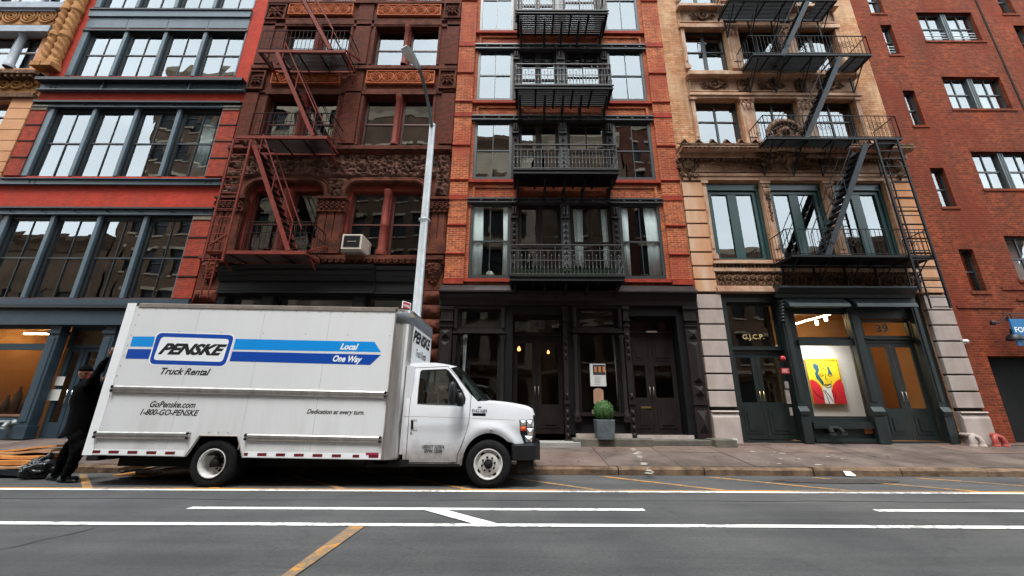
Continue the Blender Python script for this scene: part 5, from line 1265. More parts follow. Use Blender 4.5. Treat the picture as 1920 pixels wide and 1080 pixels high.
# ---------------------------------------------------------------- fire escape, black
Y = FYr; fe4 = thing('fire_escape', (fx(1600, 480, YF-.5), YF-.5, fz(1600, 480)), 'black iron fire escape with scrolled railings on the tan building', 'fire escape', 'fire escapes on the street wall')
for i, (xl, xr, yb, yr, nt) in enumerate(((1485, 1757, 482, 429, None), (1440, 1693, 261, 216, None), (1412, 1636, 104, 66.6, None), (1367, 1571, 1, -28, None))):
    xa, xb = fx(xl, yb, Y), fx(xr, yb, Y); z = fz(1600, yb, Y); zr = fz(1600, yr, Y)
    fe_platform(fe4, xa, xb, z, Y, M['iron'], M['iron'], beam_h=.07, ydeep=YF-.16, notch=(xb-1.4, xb-.7) if i else None)
    if i == 0: s = MB(); s.box(xa+.06, xb-.06, Y+.07, YF-.24, z+.052, z+.065); s.build('floor_plate', M['iron'], fe4)
    s = MB(); b = z+.07; h = zr-b
    railing(s, [(xa+.0, YF-.18, b), (xa+.0, Y+.03, b), (xb, Y+.03, b), (xb, YF-.18, b)], h, .13, .008, .014, bot=.05)
    for x in (xa+1.1, xa+1.9, xb-.75):
        for gx in (-1, 1):
            for q, zz in ((.09, .62), (.09, .42)): spiral(s, (x+gx*.09, Y+.01, b+h*zz), q, 1.3, .009, gx, n=12, k=4)
            spiral(s, (x+gx*.22, Y+.01, b+h*.45), .07, 1.2, .008, -gx, n=12, k=4)
    for gx in (-1, 1): spiral(s, (xa, Y+.4, b+h*.5), .09, 1.2, .009, gx, n=10, k=4)
    s.build('railing', M['iron'], fe4)
    s = MB()
    for k in range(5):
        x = xa+.25+(xb-xa-.4)*k/4
        s.tube([(x, Y+.12, z), (x, Y+.35, z-.2), (x, YF-.2, z-.75)], [.022, .026, .022], 4); s.bar((x, YF-.17, z), (x, YF-.17, z-.8), .04, .04); s.tube([(x, Y+.5, z-.05), (x, YF-.35, z-.3), (x, YF-.2, z-.32)], .015, 4)
    s.build('bracket', M['iron'], fe4, split=0.02)
sg = paint('slate_grey_stringer', (.02, .025, .031), .6, var=.3, scale=5, spec=.25)
def flight4(p, q):
    a = P3(*p, Y); b = P3(*q, Y); s = MB(); t = MB(); stairs(s, t, a, b, Y+.03, Y+.5, w=.15, th=.04, step=.24)
    st = s.build('stair', sg, fe4); t.build('tread', M['iron'], st, split=.001)
    h = MB(); dz = Vector((0, 0, .85))
    for y in (Y+.03, Y+.5):
        A, B = Vector((a.x, y, a.z)), Vector((b.x, y, b.z)); l = (B-A); h.bar(A+l*.08+dz, B-l*.02+dz, .02, .02)
        for u in (.1, .5, .98): h.bar(A+l*u, A+l*u+dz, .018, .018)
    h.build('handrail', M['iron'], st)
flight4((1626, 268), (1553, 480)); flight4((1577, 106), (1513, 260)); flight4((1532, -35), (1468, 104))
s = MB(); Yl = Y-.02; xa, xb = fx(1706, 480, Yl), fx(1752, 480, Yl)
for x, y1, y2 in ((xa, 262, 547), (xb, 262, 577)): s.bar((x, Yl, fz(1700, y2, Yl)), (x, Yl, fz(1680, y1, Yl)), .055, .05)
x2 = fx(1716, 480, Yl+.1); s.bar((xa+.22, Yl+.06, fz(1700, 577, Yl)), (xa+.22, Yl+.06, fz(1690, 300, Yl)), .03, .03)
z = fz(1700, 577, Yl)+.03; zt2 = fz(1680, 262, Yl)
while z < zt2: s.bar((xa+(.0 if z > fz(1700, 547, Yl) else .22), Yl, z), (xb, Yl, z), .025, .025); z += .28
s.build('drop_ladder', M['iron'], fe4)
# ================================================================ B5 plain red brick
b5 = thing('plain_brick_building', (E45+4, YF, GR), 'plain red brick building with scattered small windows at the far right', 'building', 'buildings along the street')
A0, A1 = E45+.005, E45+11
small = [rect(1626, 1651, -30, 25, row=0), rect(1650, 1670.6, 47, 102), rect(1691.5, 1714, 169.7, 235), rect(1742.6, 1769, 315, 387.6), rect(1796, 1823.6, 467.5, 546)]
sm2 = [(b+fx(1873, 0)-fx(1635, 0), a, 0, 0) for a, b in ()]
dx = fx(1885, 27)-fx(1638, 25)
small2 = [(h[0]+dx, h[1]+dx, h[2], h[3]) for h in small]
dbl = [rect(1717, 1820.4, 23.6, 76.5), rect(1764.6, 1874, 144.4, 204), rect(1819, 1935, 284.4, 353.8), rect(1881, 2010, 442.7, 525)]
dr = rect(1850.5, 1990, 667.7, 823); dr[2] = GR
m = MB(); wall(m, A0, A1, GR-.3, ZT(), small+small2+dbl+[tuple(dr)], YF, .3); m.build('wall', M['brickB5'], b5)
interior(b5, A0, A1, [fz(1800, 115), fz(1800, 260), fz(1800, 410), fz(1800, 600)])
cuts = MB(); sl = MB(); sh = MB()
for h in small+small2:
    window(b5, h, YF+.12, M['winframe'], M['glass'], cols=1, rows=2, fw=.055, mid=.48)
    sl.box(h[0]-.06, h[1]+.08, YF-.03, YF+.1, h[2]-.09, h[2]); sh.box(h[0], h[1], YF+.4, YF+.42, h[2]+.4, h[3])
for h in dbl:
    c = (h[0]+h[1])/2
    s = MB(); s.box(c-.1, c+.1, YF+.06, YF+.28, h[2], h[3]); s.box(c-.03, c-.01, YF+.045, YF+.06, h[2], h[3]); s.box(c+.04, c+.06, YF+.045, YF+.06, h[2], h[3]); s.build('window_mullion', M['winmull'], b5)
    for a, b in ((h[0], c-.1), (c+.1, h[1])):
        window(b5, (a, b, h[2], h[3]), YF+.12, M['winframe'], M['glassw'], cols=2, rows=2, fw=.05, mw=.035)
    sl.box(h[0]-.06, h[1]+.1, YF-.03, YF+.1, h[2]-.09, h[2]); sh.box(h[0], h[1], YF+.4, YF+.42, h[2], h[3])
sh.build('roller_blind', M['shade'], b5, split=0)
for h in small+small2+dbl:   # soldier course over each window
    x = h[0]
    while x < h[1]-.03: sl.box(x, x+.066, YF-.008, YF+.05, h[3], h[3]+.2); x += .076
for (xa, xb, yt, yb) in ((fx(1790, 565), fx(1893, 565), 564.5, 569.5), (fx(1880, 545)-.02, A1, 530, 535), (fx(1905, 560), A1, 551, 555)):
    px_box(sl, 0, 10, yt, yb, .03, .1, X=(xa, xb)); 
sl.build('brick_course', M['brickB5'], b5, split=0.03)
s = MB(); xj = fx(1828.5, 0); s.box(xj-.03, xj+.03, YF-.02, YF+.01, 5, ZT()); s.build('expansion_joint', M['joint'], b5)
s = MB(); s.box(dr[0], dr[1], YF+.29, YF+.34, GR, dr[3]); 
s.build('garage_door', M['dark'], b5)
s = MB()
for h in (dbl[0], small[1]):    # window guards
    for k in range(4): s.box(h[0]+.06, h[1]-.06, YF+.09, YF+.1, h[2]+.08+k*.13, h[2]+.1+k*.13)
s.build('window_guard', M['galv'], b5, split=0.2)
s = MB(); c = P3(1812, 640, YF-.1); s.lathe([(.001, -.12), (.05, -.12), (.06, -.1), (.06, .02), (.001, .02)], c, 12, 'X'); s.lathe([(.07, 0), (.07, .03)], (c.x, YF-.03, c.z), 12, 'Y'); s.bar((c.x, YF, c.z), (c.x, YF-.1, c.z), .04)
s.build('security_camera', M['paper'], org=c, label='small white security camera on the plain red brick wall', cat='camera')
# gooseneck lamps and hanging sign
t = thing('wall_lamp', P3(1890, 610, YF), 'black gooseneck wall lamp with bell shade beside the blue hanging sign', 'wall lamp')
s = MB(); q = lambda x, y, d: P3(x, y, YF-d)
s.tube([q(1890, 598, .0), q(1889, 592, .1), q(1894, 600, .3), q(1897, 615, .35)], .022, 6); s.tube([q(1893, 600, .3), q(1884, 595, .3), q(1878, 603, .3), q(1872, 606, .3), q(1864, 605, .32)], .02, 6); s.tube([q(1897, 598, .25), q(1906, 595, .25), q(1915, 595, .25)], .018, 6); s.build('gooseneck_arm', M['blkpl'], t)
c = q(1904, 636, .4); s = MB(); s.lathe([(.19, -.02), (.17, .08), (.07, .16), (.05, .3), (.001, .3)], c, 14); s.build('lamp_shade', M['blkpl'], t)
c = q(1862, 605, .33); s = MB(); s.lathe([(.07, -.06), (.075, .0), (.05, .06), (.001, .06)], c, 10); s.build('lamp_shade', M['blkpl'], t)
t = thing('hanging_sign', P3(1925, 650, YF-.45), 'bright blue hanging sign with white lettering cut off at the right edge', 'sign')
Ys = YF-.5; xa, xb = fx(1901, 622, Ys), fx(1901, 622, Ys)+1.2; z0, z1 = fz(1910, 648, Ys), fz(1910, 598, Ys)
s = MB(); s.box(xa, xb, Ys, Ys+.04, z0, z1); s.build('board', M['bluesign'], t, bevel=.004)
s = MB(); s.bar((xa+.1, Ys+.02, z1), (xa+.1, Ys+.02, z1+.15), .02); s.bar((xb-.1, Ys+.02, z1), (xb-.1, Ys+.02, z1+.15), .02); s.bar((xa-.1, Ys+.02, z1+.16), (xb+.1, Ys+.02, z1+.16), .03); s.bar((xb, Ys+.02, z1+.16), (xb, YF, z1+.16), .03); s.build('sign_bracket', M['blkpl'], t)
up = Vector((0, 0, 1)); hz = z1-z0
lettering3(t, 'FOR RENT', (xa+.05, Ys-.002, z1-hz*.5), (xa+.95, Ys-.002, z1-hz*.5), up*.15, (0, -.002, 0), M['decalw'], bold=.02)
lettering3(t, '212', (xa+.25, Ys-.002, z0+hz*.14), (xa+.6, Ys-.002, z0+hz*.14), up*.09, (0, -.002, 0), M['decalw'])
for px, mt, lb in ((1833, 'stone', 'cream painted twin standpipe at the foot of the pale stone pier'), (1876, 'hydred', 'dark red twin standpipe at the foot of the plain red brick wall')):
    c = P3(px, 832, YF-.35); s = MB()
    for g in (-1, 1): s.tube([(c.x+g*.12, YF-.35, GR-.05), (c.x+g*.12, YF-.35, GR+.09), (c.x+g*.09, YF-.33, GR+.19), (c.x+g*.0, YF-.3, GR+.24), (c.x, YF-.0, GR+.24)], .062, 10); s.lathe([(.085, 0), (.085, .04), (.075, .05), (.075, .08)], (c.x+g*.12, YF-.35, GR-.04), 12)
    s.build('standpipe', M[mt] if mt != 'stone' else M['stone'], org=Vector((c.x, YF-.35, GR)), label=lb, cat='standpipe', group='twin standpipes at the wall')
# ================================================================ ground
def roadmat():
    m, nt, out = _m('asphalt'); L = nt.links.new
    b = N(nt, 'ShaderNodeBsdfPrincipled', i_Roughness=.8); b.inputs['Specular IOR Level'].default_value = .35
    g = N(nt, 'ShaderNodeNewGeometry')
    n1 = N(nt, 'ShaderNodeTexNoise', i_Scale=.7, i_Detail=8, i_Roughness=.6); L(g.outputs['Position'], n1.inputs['Vector'])
    n2 = N(nt, 'ShaderNodeTexNoise', i_Scale=26, i_Detail=8, i_Roughness=1.); L(g.outputs['Position'], n2.inputs['Vector'])
    mp = N(nt, 'ShaderNodeMapping'); mp.inputs['Scale'].default_value = (.12, 2.2, 1); L(g.outputs['Position'], mp.inputs[0])
    n3 = N(nt, 'ShaderNodeTexNoise', i_Scale=1., i_Detail=5, i_Roughness=.7); L(mp.outputs[0], n3.inputs['Vector'])
    cr = N(nt, 'ShaderNodeValToRGB'); e = cr.color_ramp.elements; e[0].position = .32; e[0].color = (.042, .042, .044, 1); e[1].position = .68; e[1].color = (.075, .074, .073, 1); L(n1.outputs['Fac'], cr.inputs[0])
    r2 = N(nt, 'ShaderNodeMapRange'); L(n2.outputs['Fac'], r2.inputs[0]); r2.inputs[1].default_value = .3; r2.inputs[2].default_value = .72; r2.inputs[3].default_value = .4; r2.inputs[4].default_value = 1.7
    r3 = N(nt, 'ShaderNodeMapRange'); L(n3.outputs['Fac'], r3.inputs[0]); r3.inputs[1].default_value = .3; r3.inputs[2].default_value = .7; r3.inputs[3].default_value = .74; r3.inputs[4].default_value = 1.18
    a = N(nt, 'ShaderNodeMath', operation='MULTIPLY'); L(r2.outputs[0], a.inputs[0]); L(r3.outputs[0], a.inputs[1])
    mu = N(nt, 'ShaderNodeMix', data_type='RGBA', blend_type='MULTIPLY'); mu.inputs[0].default_value = 1; L(cr.outputs[0], mu.inputs[6]); L(a.outputs[0], mu.inputs[7])
    # cracks
    v = N(nt, 'ShaderNodeTexVoronoi', feature='DISTANCE_TO_EDGE', i_Scale=.35); nd = N(nt, 'ShaderNodeTexNoise', i_Scale=2.5, i_Detail=5); L(g.outputs['Position'], nd.inputs['Vector'])
    va = N(nt, 'ShaderNodeVectorMath', operation='MULTIPLY_ADD'); L(nd.outputs['Color'], va.inputs[0]); va.inputs[1].default_value = (.7, .7, .7); L(g.outputs['Position'], va.inputs[2]); L(va.outputs[0], v.inputs['Vector'])
    rc = N(nt, 'ShaderNodeMapRange'); L(v.outputs['Distance'], rc.inputs[0]); rc.inputs[1].default_value = .0; rc.inputs[2].default_value = .006; rc.inputs[3].default_value = .78; rc.inputs[4].default_value = 1
    m2 = N(nt, 'ShaderNodeMix', data_type='RGBA', blend_type='MULTIPLY'); m2.inputs[0].default_value = 1; L(mu.outputs[2], m2.inputs[6]); L(rc.outputs[0], m2.inputs[7])
    L(m2.outputs[2], b.inputs['Base Color'])
    bp = N(nt, 'ShaderNodeBump', i_Strength=.6, i_Distance=.006); L(n2.outputs['Fac'], bp.inputs['Height']); L(bp.outputs[0], b.inputs['Normal']); L(b.outputs[0], out.inputs[0]); return m
M['road'] = roadmat()
st = dict(kind='structure')
s = MB(); s.quad((-400, -300, -.04), (400, -300, -.04), (400, 300, -.04), (-400, 300, -.04)); s.build('ground', M['road'], **st)
s = MB(); s.add([(-120, -4.6, -.02), (120, -4.6, -.02), (120, 6.9, 0), (-120, 6.9, 0), (-120, YK, -.03), (120, YK, -.03)], [(0,1,2,3),(3,2,5,4)]); s.build('road', M['road'], **st)
# road paint
def zr(y): return 0.0 if y < 6.9 else -.03*(y-6.9)/(YK-6.9)
def strip(pts, name, mat, z=.004):
    s = MB(); s.add([(x, y, zr(y)+z) for x, y in pts], [tuple(range(len(pts)))]); return s.build(name, mat, **st)
def line(a, b, w, name, mat, z=.004):
    ax, ay = a; bx_, by = b; n = max(1, int(abs(bx_-ax)/1.5)); vs = []; fs = []
    for i in range(n+1):
        x = ax+(bx_-ax)*i/n; y = ay+(by-ay)*i/n; j = random.uniform(-.006, .006); vs += [(x, y-w/2+j, zr(y)+z), (x, y+w/2+j, zr(y)+z)]
    for i in range(n): fs.append((2*i, 2*i+2, 2*i+3, 2*i+1))
    s = MB(); s.add(vs, fs); return s.build(name, mat, **st)
line((-60, 6.88), (60, 6.88), .09, 'kerb_lane_line', M['markw']); line((-60, 6.975), (60, 6.975), .085, 'yellow_edge_line', M['marky'], .008)
a = G(357, 952); b = G(1209, 957); line((a[0], 5.72), (b[0], 5.72), .11, 'buffer_line', M['markw']); a = G(1640, 957); line((a[0], 5.74), (60, 5.74), .11, 'buffer_line', M['markw'])
line((-60, 4.99), (60, 4.99), .11, 'lane_line', M['markw'])
p = [G(780, 953), G(822, 953.5), G(936, 984), G(890, 984)]; strip([p[0], p[1], p[2], p[3]], 'chevron_mark', M['markw'], .009)
p = [G(657, 986), G(686, 986), G(547, 1085), G(522, 1085)]; strip(p, 'yellow_stripe', M['marky'], .005)
k = 0
for q in range(-6, 9):
    x = -5.5+q*2.05+.9
    p1 = (x, 8.5); p2 = (x+1.62, 7.03)
    if -9 < x < 16: strip([(p1[0], p1[1]), (p1[0]+.15, p1[1]), (p2[0]+.17, p2[1]), (p2[0]+.0, p2[1])], 'hatch_stripe', M['marky'], .005)
s = MB(); pts = []
c0 = G(1570, 903, -.02)
for i in range(26):
    a = 2*pi*i/26; r = 1+.12*noise.noise(Vector((cos(a)*2, sin(a)*2, 1))); pts.append((c0[0]+1.15*r*cos(a)*1., c0[1]+.27*r*sin(a)))
s.add([(x, y, zr(y)+.011) for x, y in pts], [tuple(range(26))]); s.build('tar_patch', paint('dark_tar', (.05,.043,.041), .8, var=.35, scale=8), **st)
# kerb and sidewalk
s = MB(); x = -60; kt = .12
while x < 60:
    L_ = random.uniform(1.5, 2.2); j = random.uniform(-.012, .012); jj = random.uniform(-.01, .01)
    n = 6; vs = []; fs = []
    for i in range(n+1):
        xx = x+.012+(L_-.024)*i/n; w = noise.noise(Vector((xx*2.2, 0, 3)))*.03
        vs += [(xx, YK+j-w*.3, -.1), (xx, YK+j+w*.3, kt-.04-abs(w)), (xx, YK+j+.035+abs(w)*1.4, kt+jj), (xx, YK+.17, kt+jj), (xx, YK+.17, -.1)]
    for i in range(n):
        for q in range(4): fs.append((5*i+q, 5*i+q+5, 5*i+q+6, 5*i+q+1))
    s.add(vs, fs, False); s.add(vs[:5], [(0,1,2,3,4)]); s.add(vs[-5:], [(4,3,2,1,0)]); x += L_
s.build('kerb', M['kerb'], **st)
s = MB(); s.box(-60, 60, YK+.03, YK+.16, -.1, kt-.03); s.build('kerb_bed', M['joint'], **st)
s = MB(); sd = [(YK+.17, kt), (YF+.05, GR)]
def zs(y): return kt+(GR-kt)*(y-YK-.17)/(YF-YK-.17)
s.add([(-60, YK+.17, kt-.012), (60, YK+.17, kt-.012), (60, YF+.3, zs(YF+.3)-.012), (-60, YF+.3, zs(YF+.3)-.012)], [(0,1,2,3)]); s.build('sidewalk_base', M['joint'], **st)
s = MB(); x = -59.
s2 = MB()
random.seed(11)
while x < 59:
    w = 1.52; y = YK+.175
    for k in range(2):
        y2 = y+1.45 if k == 0 else YF+.29
        dz = random.uniform(-.003, .003); mb = s if random.random() < .8 else s2
        mb.add([(x+.008, y+.008, zs(y)+dz), (x+w-.008, y+.008, zs(y)+dz), (x+w-.008, y2-.008, zs(y2)+dz), (x+.008, y2-.008, zs(y2)+dz)], [(0,1,2,3)]); y = y2
    x += w
s.build('sidewalk', M['conc'], **st); s2.build('sidewalk_slab', paint('redder_concrete', (.09,.06,.049), .9, c2=(.145,.105,.088), scale=1.6, bump=.3, bscale=50), **st)
def onwalk(pts, z): return [(x, y, zs(y)+z) for x, y in pts]
s = MB(); Gs = lambda x, y: G(x, y, .25)
random.seed(5)
for k in range(34):     # worn pale flecks
    t = random.random(); cx, cy = (lambda a, b: (a[0]+(b[0]-a[0])*t, a[1]+(b[1]-a[1])*t))(G(1186, 840, .3), G(1222, 880, .15)) if k < 20 else (random.uniform(5.2, 7.3), random.uniform(9, 10.6))
    cx += random.gauss(0, .04); cy += random.gauss(0, .04); r = random.uniform(.02, .09); n = 7
    s.add(onwalk([(cx+r*random.uniform(.5, 1.4)*cos(2*pi*i/n), cy+.7*r*random.uniform(.5, 1.4)*sin(2*pi*i/n)) for i in range(n)], .0055+k*.00012), [tuple(range(n))])
s.build('worn_patch', paint('pale_mortar', (.3,.27,.24), .9), **st)
s = MB()
for k in range(150):
    cx = random.uniform(-8, 15); cy = random.uniform(8.95, 11.3); r = random.uniform(.012, .03); n = 7
    s.add(onwalk([(cx+r*cos(2*pi*i/n), cy+r*sin(2*pi*i/n)) for i in range(n)], .0085+k*.00003), [tuple(range(n))])
s.build('gum_spots', paint('dark_gum', (.03,.026,.024), .8), **st)
s = MB(); rs = random.Random(4)
for (x0, y0, x1_, y1_) in ((-7, 2.6, -1.5, 3.1), (-1.5, 3.1, 4.5, 2.7), (4.5, 2.7, 10, 3.3), (6.2, 4.9, 7.0, 1.4), (-4.6, 4.9, -5.3, 1.6), (-9, 6.2, 9, 6.3)):
    n = 26; L0 = []
    for i in range(n+1):
        u = i/n; x = x0+(x1_-x0)*u+rs.gauss(0, .02); y = y0+(y1_-y0)*u+rs.gauss(0, .02); w = rs.uniform(.004, .013); dx, dy = (y1_-y0), -(x1_-x0); l = math.hypot(dx, dy); L0.append(((x+dx/l*w, y+dy/l*w), (x-dx/l*w, y-dy/l*w)))
    for a, b in zip(L0[:-1], L0[1:]): s.add([(p_[0], p_[1], zr(p_[1])+.0025) for p_ in (a[0], b[0], b[1], a[1])], [(0,1,2,3)])
s.build('tar_seam', paint('tar_line', (.04,.038,.037), .7), **st)
# ramps, mats
def sheetthing(pxs, mat, name, label, cat, th=.03, lift=.0):
    pts = [G(x, y, z) for x, y, z in pxs]; pts = [(x, min(y, YF-.02)) for x, y in pts]; s = MB()
    b = [(x, y, zs(y)+.006+lift) for x, y in pts]; t = [(x, y, zs(y)+.006+th+lift) for x, y in pts]; n = len(b)
    s.add(b+t, [tuple(range(n)), tuple(range(2*n-1, n-1, -1))]+[(i, i+n, (i+1) % n+n, (i+1) % n) for i in range(n)])
    return s.build(name, mat, org=Vector((*pts[0], zs(pts[0][1]))), label=label, cat=cat)
M['rampm'] = paint('rusty_metal_plate', (.06,.035,.028), .6, c2=(.12,.075,.06), scale=4)
sheetthing([(1672, 818, .4), (1800, 818, .4), (1846, 840, .3), (1745, 837, .3)], M['rampm'], 'entrance_ramp', 'dark rusty metal ramp plate before the door numbered 39', 'ramp', .02)
sheetthing([(1380, 831, .37), (1430, 830, .37), (1447, 838, .3), (1376, 838, .3)], M['rampm'], 'door_mat', 'small dark brown mat before the dark green G.J.C.P. door', 'mat', .012)
s = MB(); c = G(1623, 895, .02); s.add([(c[0]+a*.75, YK+b*.75, z*.75-.008) for a, b, z in ((-.13, -.12, .005), (.12, -.13, .0), (.07, -.02, .09), (-.12, -.03, .1), (-.12, -.115, .012), (.13, -.125, .012), (.08, -.015, .1), (-.11, -.025, .11))], [(0,1,2,3),(7,6,5,4),(0,4,5,1),(1,5,6,2),(2,6,7,3),(3,7,4,0)])
s.build('litter_paper', M['paper'], org=Vector((c[0], YK-.07, 0)), label='crumpled white paper lying in the gutter against the kerb', cat='litter')
# far side sidewalk (behind the camera)
s = MB(); s.box(-60, 60, -9.3, -4.6, -.05, .13); s.build('opposite_sidewalk', M['conc'], **st)
# ================================================================ buildings across the street (seen mirrored in the windows)
M['glassopp'] = paint('far_window_dark', (.02,.022,.024), .5, spec=.2)
def opposite(X0, X1, z1, mat, wmat, label, fl=3.7, bay=1.9, arch_=False, corn=True, wh=2.2, ww=1.15):
    t = thing('opposite_building', ((X0+X1)/2, -9.0, 0), label, 'building', 'buildings across the street')
    s = MB(); holes = []
    n = max(1, int((X1-X0-.8)/bay)); off = (X1-X0-n*bay)/2; nf = int((z1-1.6-4.6)/fl)
    for f in range(nf):
        for k in range(n): x = X0+off+bay*(k+.5); z = 5.0+f*fl; holes.append((x-ww/2, x+ww/2, z, z+wh))
    for k in range(max(1, int((X1-X0)/3.2))): x = X0+.6+k*3.2; holes.append((x, min(x+2.5, X1-.3), .6, 3.6))
    Y = -9.0; xs = sorted({X0, X1, *[h[0] for h in holes], *[h[1] for h in holes]}); zz = sorted({.0, z1, *[h[2] for h in holes], *[h[3] for h in holes]})
    hs = holes
    for i in range(len(xs)-1):
        cx = (xs[i]+xs[i+1])/2; cand = [h for h in hs if h[0] < cx < h[1]]
        lo = 0.
        for h in sorted(cand, key=lambda h: h[2]):
            s.quad((xs[i], Y, lo), (xs[i+1], Y, lo), (xs[i+1], Y, h[2]), (xs[i], Y, h[2])); lo = h[3]
        s.quad((xs[i], Y, lo), (xs[i+1], Y, lo), (xs[i+1], Y, z1), (xs[i], Y, z1))
    s.box(X0, X1, Y-12, Y-.3, z1-.1, z1); s.box(X0, X0+.1, Y-12, Y-.0, 0, z1-.1); s.box(X1-.1, X1, Y-12, Y-.0, 0, z1-.1)
    s.build('wall', mat, t, fixn=False)
    s = MB()
    if corn: s.prism_x([(Y-.3, z1+.3), (Y+.7, z1+.3), (Y+.65, z1-.1), (Y+.3, z1-.5), (Y+.1, z1-1.0), (Y-.3, z1-1.0)], X0, X1)
    s.prism_x([(Y, 4.4), (Y+.4, 4.4), (Y+.35, 4.1), (Y+.1, 3.9), (Y, 3.9)], X0, X1)
    for h in holes:
        s.box(h[0]-.1, h[1]+.1, Y, Y+.12, h[2]-.15, h[2]-.0)
        if h[2] > 4: s.box(h[0]-.12, h[1]+.12, Y, Y+.1, h[3], h[3]+.25)
    s.build('cornice', wmat, t)
    s = MB(); g = MB()
    for h in holes:
        s.box(h[0], h[0]+.07, Y-.2, Y-.1, h[2], h[3]); s.box(h[1]-.07, h[1], Y-.2, Y-.1, h[2], h[3]); s.box(h[0], h[1], Y-.2, Y-.1, (h[2]+h[3])/2-.04, (h[2]+h[3])/2+.04); s.box(h[0], h[1], Y-.2, Y-.1, h[3]-.07, h[3])
        g.quad((h[0], Y-.18, h[2]), (h[1], Y-.18, h[2]), (h[1], Y-.18, h[3]), (h[0], Y-.18, h[3]))
    s.build('window_frame', M['winframe'], t); g.build('window_pane', M['glassopp'], t, fixn=False)
    s = MB(); s.box(X0+.1, X1-.1, Y-3, Y-2.9, 0, z1-.2); s.build('interior_rooms', M['room'], t)
brn = paint('brown_stone_opposite', (.13,.085,.055), .85, var=.25, scale=.8); crm = paint('cream_stone_opposite', (.42,.35,.26), .85, var=.15, scale=.6)
brr = paint('dull_red_opposite', (.09,.035,.022), .85, var=.3, scale=1.)
opposite(-62, -50, 15.3, crm, M['cream'], 'low cream building across the street, farthest towards the left end of the street', corn=False)
opposite(-50, -36, 15.4, brn, brn, 'low brown building across the street beside the farthest cream one')
opposite(-36, -27.5, 33.6, brn, crm, 'tall brown building across the street, mirrored in the upper grid windows')
opposite(-27.5, -17, 32.5, crm, crm, 'tall cream building across the street opposite the brownstone')
opposite(-17, -5.9, 30, brn, crm, 'tall brown building across the street behind the camera to its left')
opposite(-5.9, 1.5, 25.6, crm, brn, 'cream building across the street directly behind the camera')
opposite(1.5, 9.0, 26.2, brn, crm, 'brown building across the street directly behind the camera to its right', wh=2.6)
opposite(9.0, 16.6, 28.8, brr, crm, 'dull red brown building across the street with cream trim', wh=2.6)
opposite(16.6, 28, 14.4, brn, crm, 'low brown building across the street facing the tan building')
opposite(28, 45, 15.6, M['brickB1b'], brn, 'low red building across the street, farthest towards the right end of the street')
# neighbours that close the row at both ends
for (x0, x1, mt, lb) in ((-40, E01-5.02, 'brickB5', 'plain red brick building beyond the ornate ochre one'), (E45+11.02, 46, 'tan', 'tan brick building beyond the plain red brick one')):
    t = thing('row_building', ((x0+x1)/2, YF, GR), lb, 'building', 'buildings along the street')
    hs = []
    for f in range(4):
        x = x0+1.2
        while x < x1-2: hs.append((x, x+1.2, 5.2+3.7*f, 7.4+3.7*f)); x += 2.4
    s = MB(); wall(s, x0, x1, GR-.3, ZT(), hs, YF, .3); s.box(x0, x1, YF+.35, YF+9, GR, ZT()); s.build('wall', M[mt], t)
    for h in hs: window(t, h, YF+.12, M['winframe'], M['glass'], cols=2, rows=2)
# ================================================================ street lamp
lx, ly = fx(796, 412, 9.35)+.0, 9.35
t = thing('street_lamp', (lx, ly, .17), 'tall galvanised street lamp behind the truck with its arm reaching over the road', 'street lamp')
zt2 = fz(809, 238, ly)
s = MB(); s.lathe([(.125, 0), (.115, 3), (.085, zt2-.2), (.08, zt2-.17), (.09, zt2-.16), (.09, zt2-.1), (.001, zt2-.08)], (lx, ly, .17), 12, smooth=False)
s.box(lx-.17, lx+.17, ly-.17, ly+.17, .15, .3); s.tube([(lx+.13*cos(a), ly+.13*sin(a), fz(800, 413, ly)) for a in [pi*k/8 for k in range(17)]], .02, 5); s.build('pole', M['galv'], t)
hp = P3(775, 104, 7.55)
s = MB(); A = Vector((lx, ly, zt2-.1)); B = P3(786, 128, 7.75); ctl = Vector((lx-.02, ly-.7, zt2+.55)); pts = []
for k in range(9): u = k/8; pts.append(A*(1-u)**2+ctl*2*u*(1-u)+B*u*u)
A2 = P3(808, 246, ly)
s.tube([A2]+pts, [.05]*5+[.042]*5, 8); s.build('arm', M['galvd'], t)
s = MB(); d = (Vector((hp.x, hp.y, hp.z))-B); d.z = d.z*.3; d.normalize(); r_ = d.cross(Vector((0,0,1))).normalized(); u_ = r_.cross(d)
sec = [(0, .06, .05), (.12, .09, .06), (.3, .14, .07), (.48, .15, .06), (.56, .1, .03)]; vs = []; n = 10
for (l, w, h_) in sec:
    for k in range(n): a = 2*pi*k/n; vs.append(B+d*l+r_*w*cos(a)+u_*h_*(sin(a) if sin(a) > 0 else sin(a)*.35))
fs = [(i*n+k, i*n+(k+1) % n, (i+1)*n+(k+1) % n, (i+1)*n+k) for i in range(len(sec)-1) for k in range(n)]+[tuple(range(n)), tuple(range(len(sec)*n-n, len(sec)*n))]
s.add(vs, fs, True); s.build('lamp_head', M['galv'], t)
s = MB(); c = B+d*.34-u_*.032; s.add([c+r_*a*.1+d*b*.13 for a, b in ((-1,-1),(1,-1),(1,1),(-1,1))]+[c-u_*.02+r_*a*.09+d*b*.12 for a, b in ((-1,-1),(1,-1),(1,1),(-1,1))], [(0,1,2,3),(7,6,5,4),(0,4,5,1),(1,5,6,2),(2,6,7,3),(3,7,4,0)]); s.build('lens', paint('frosted_lens', (.45,.42,.35), .3), t)
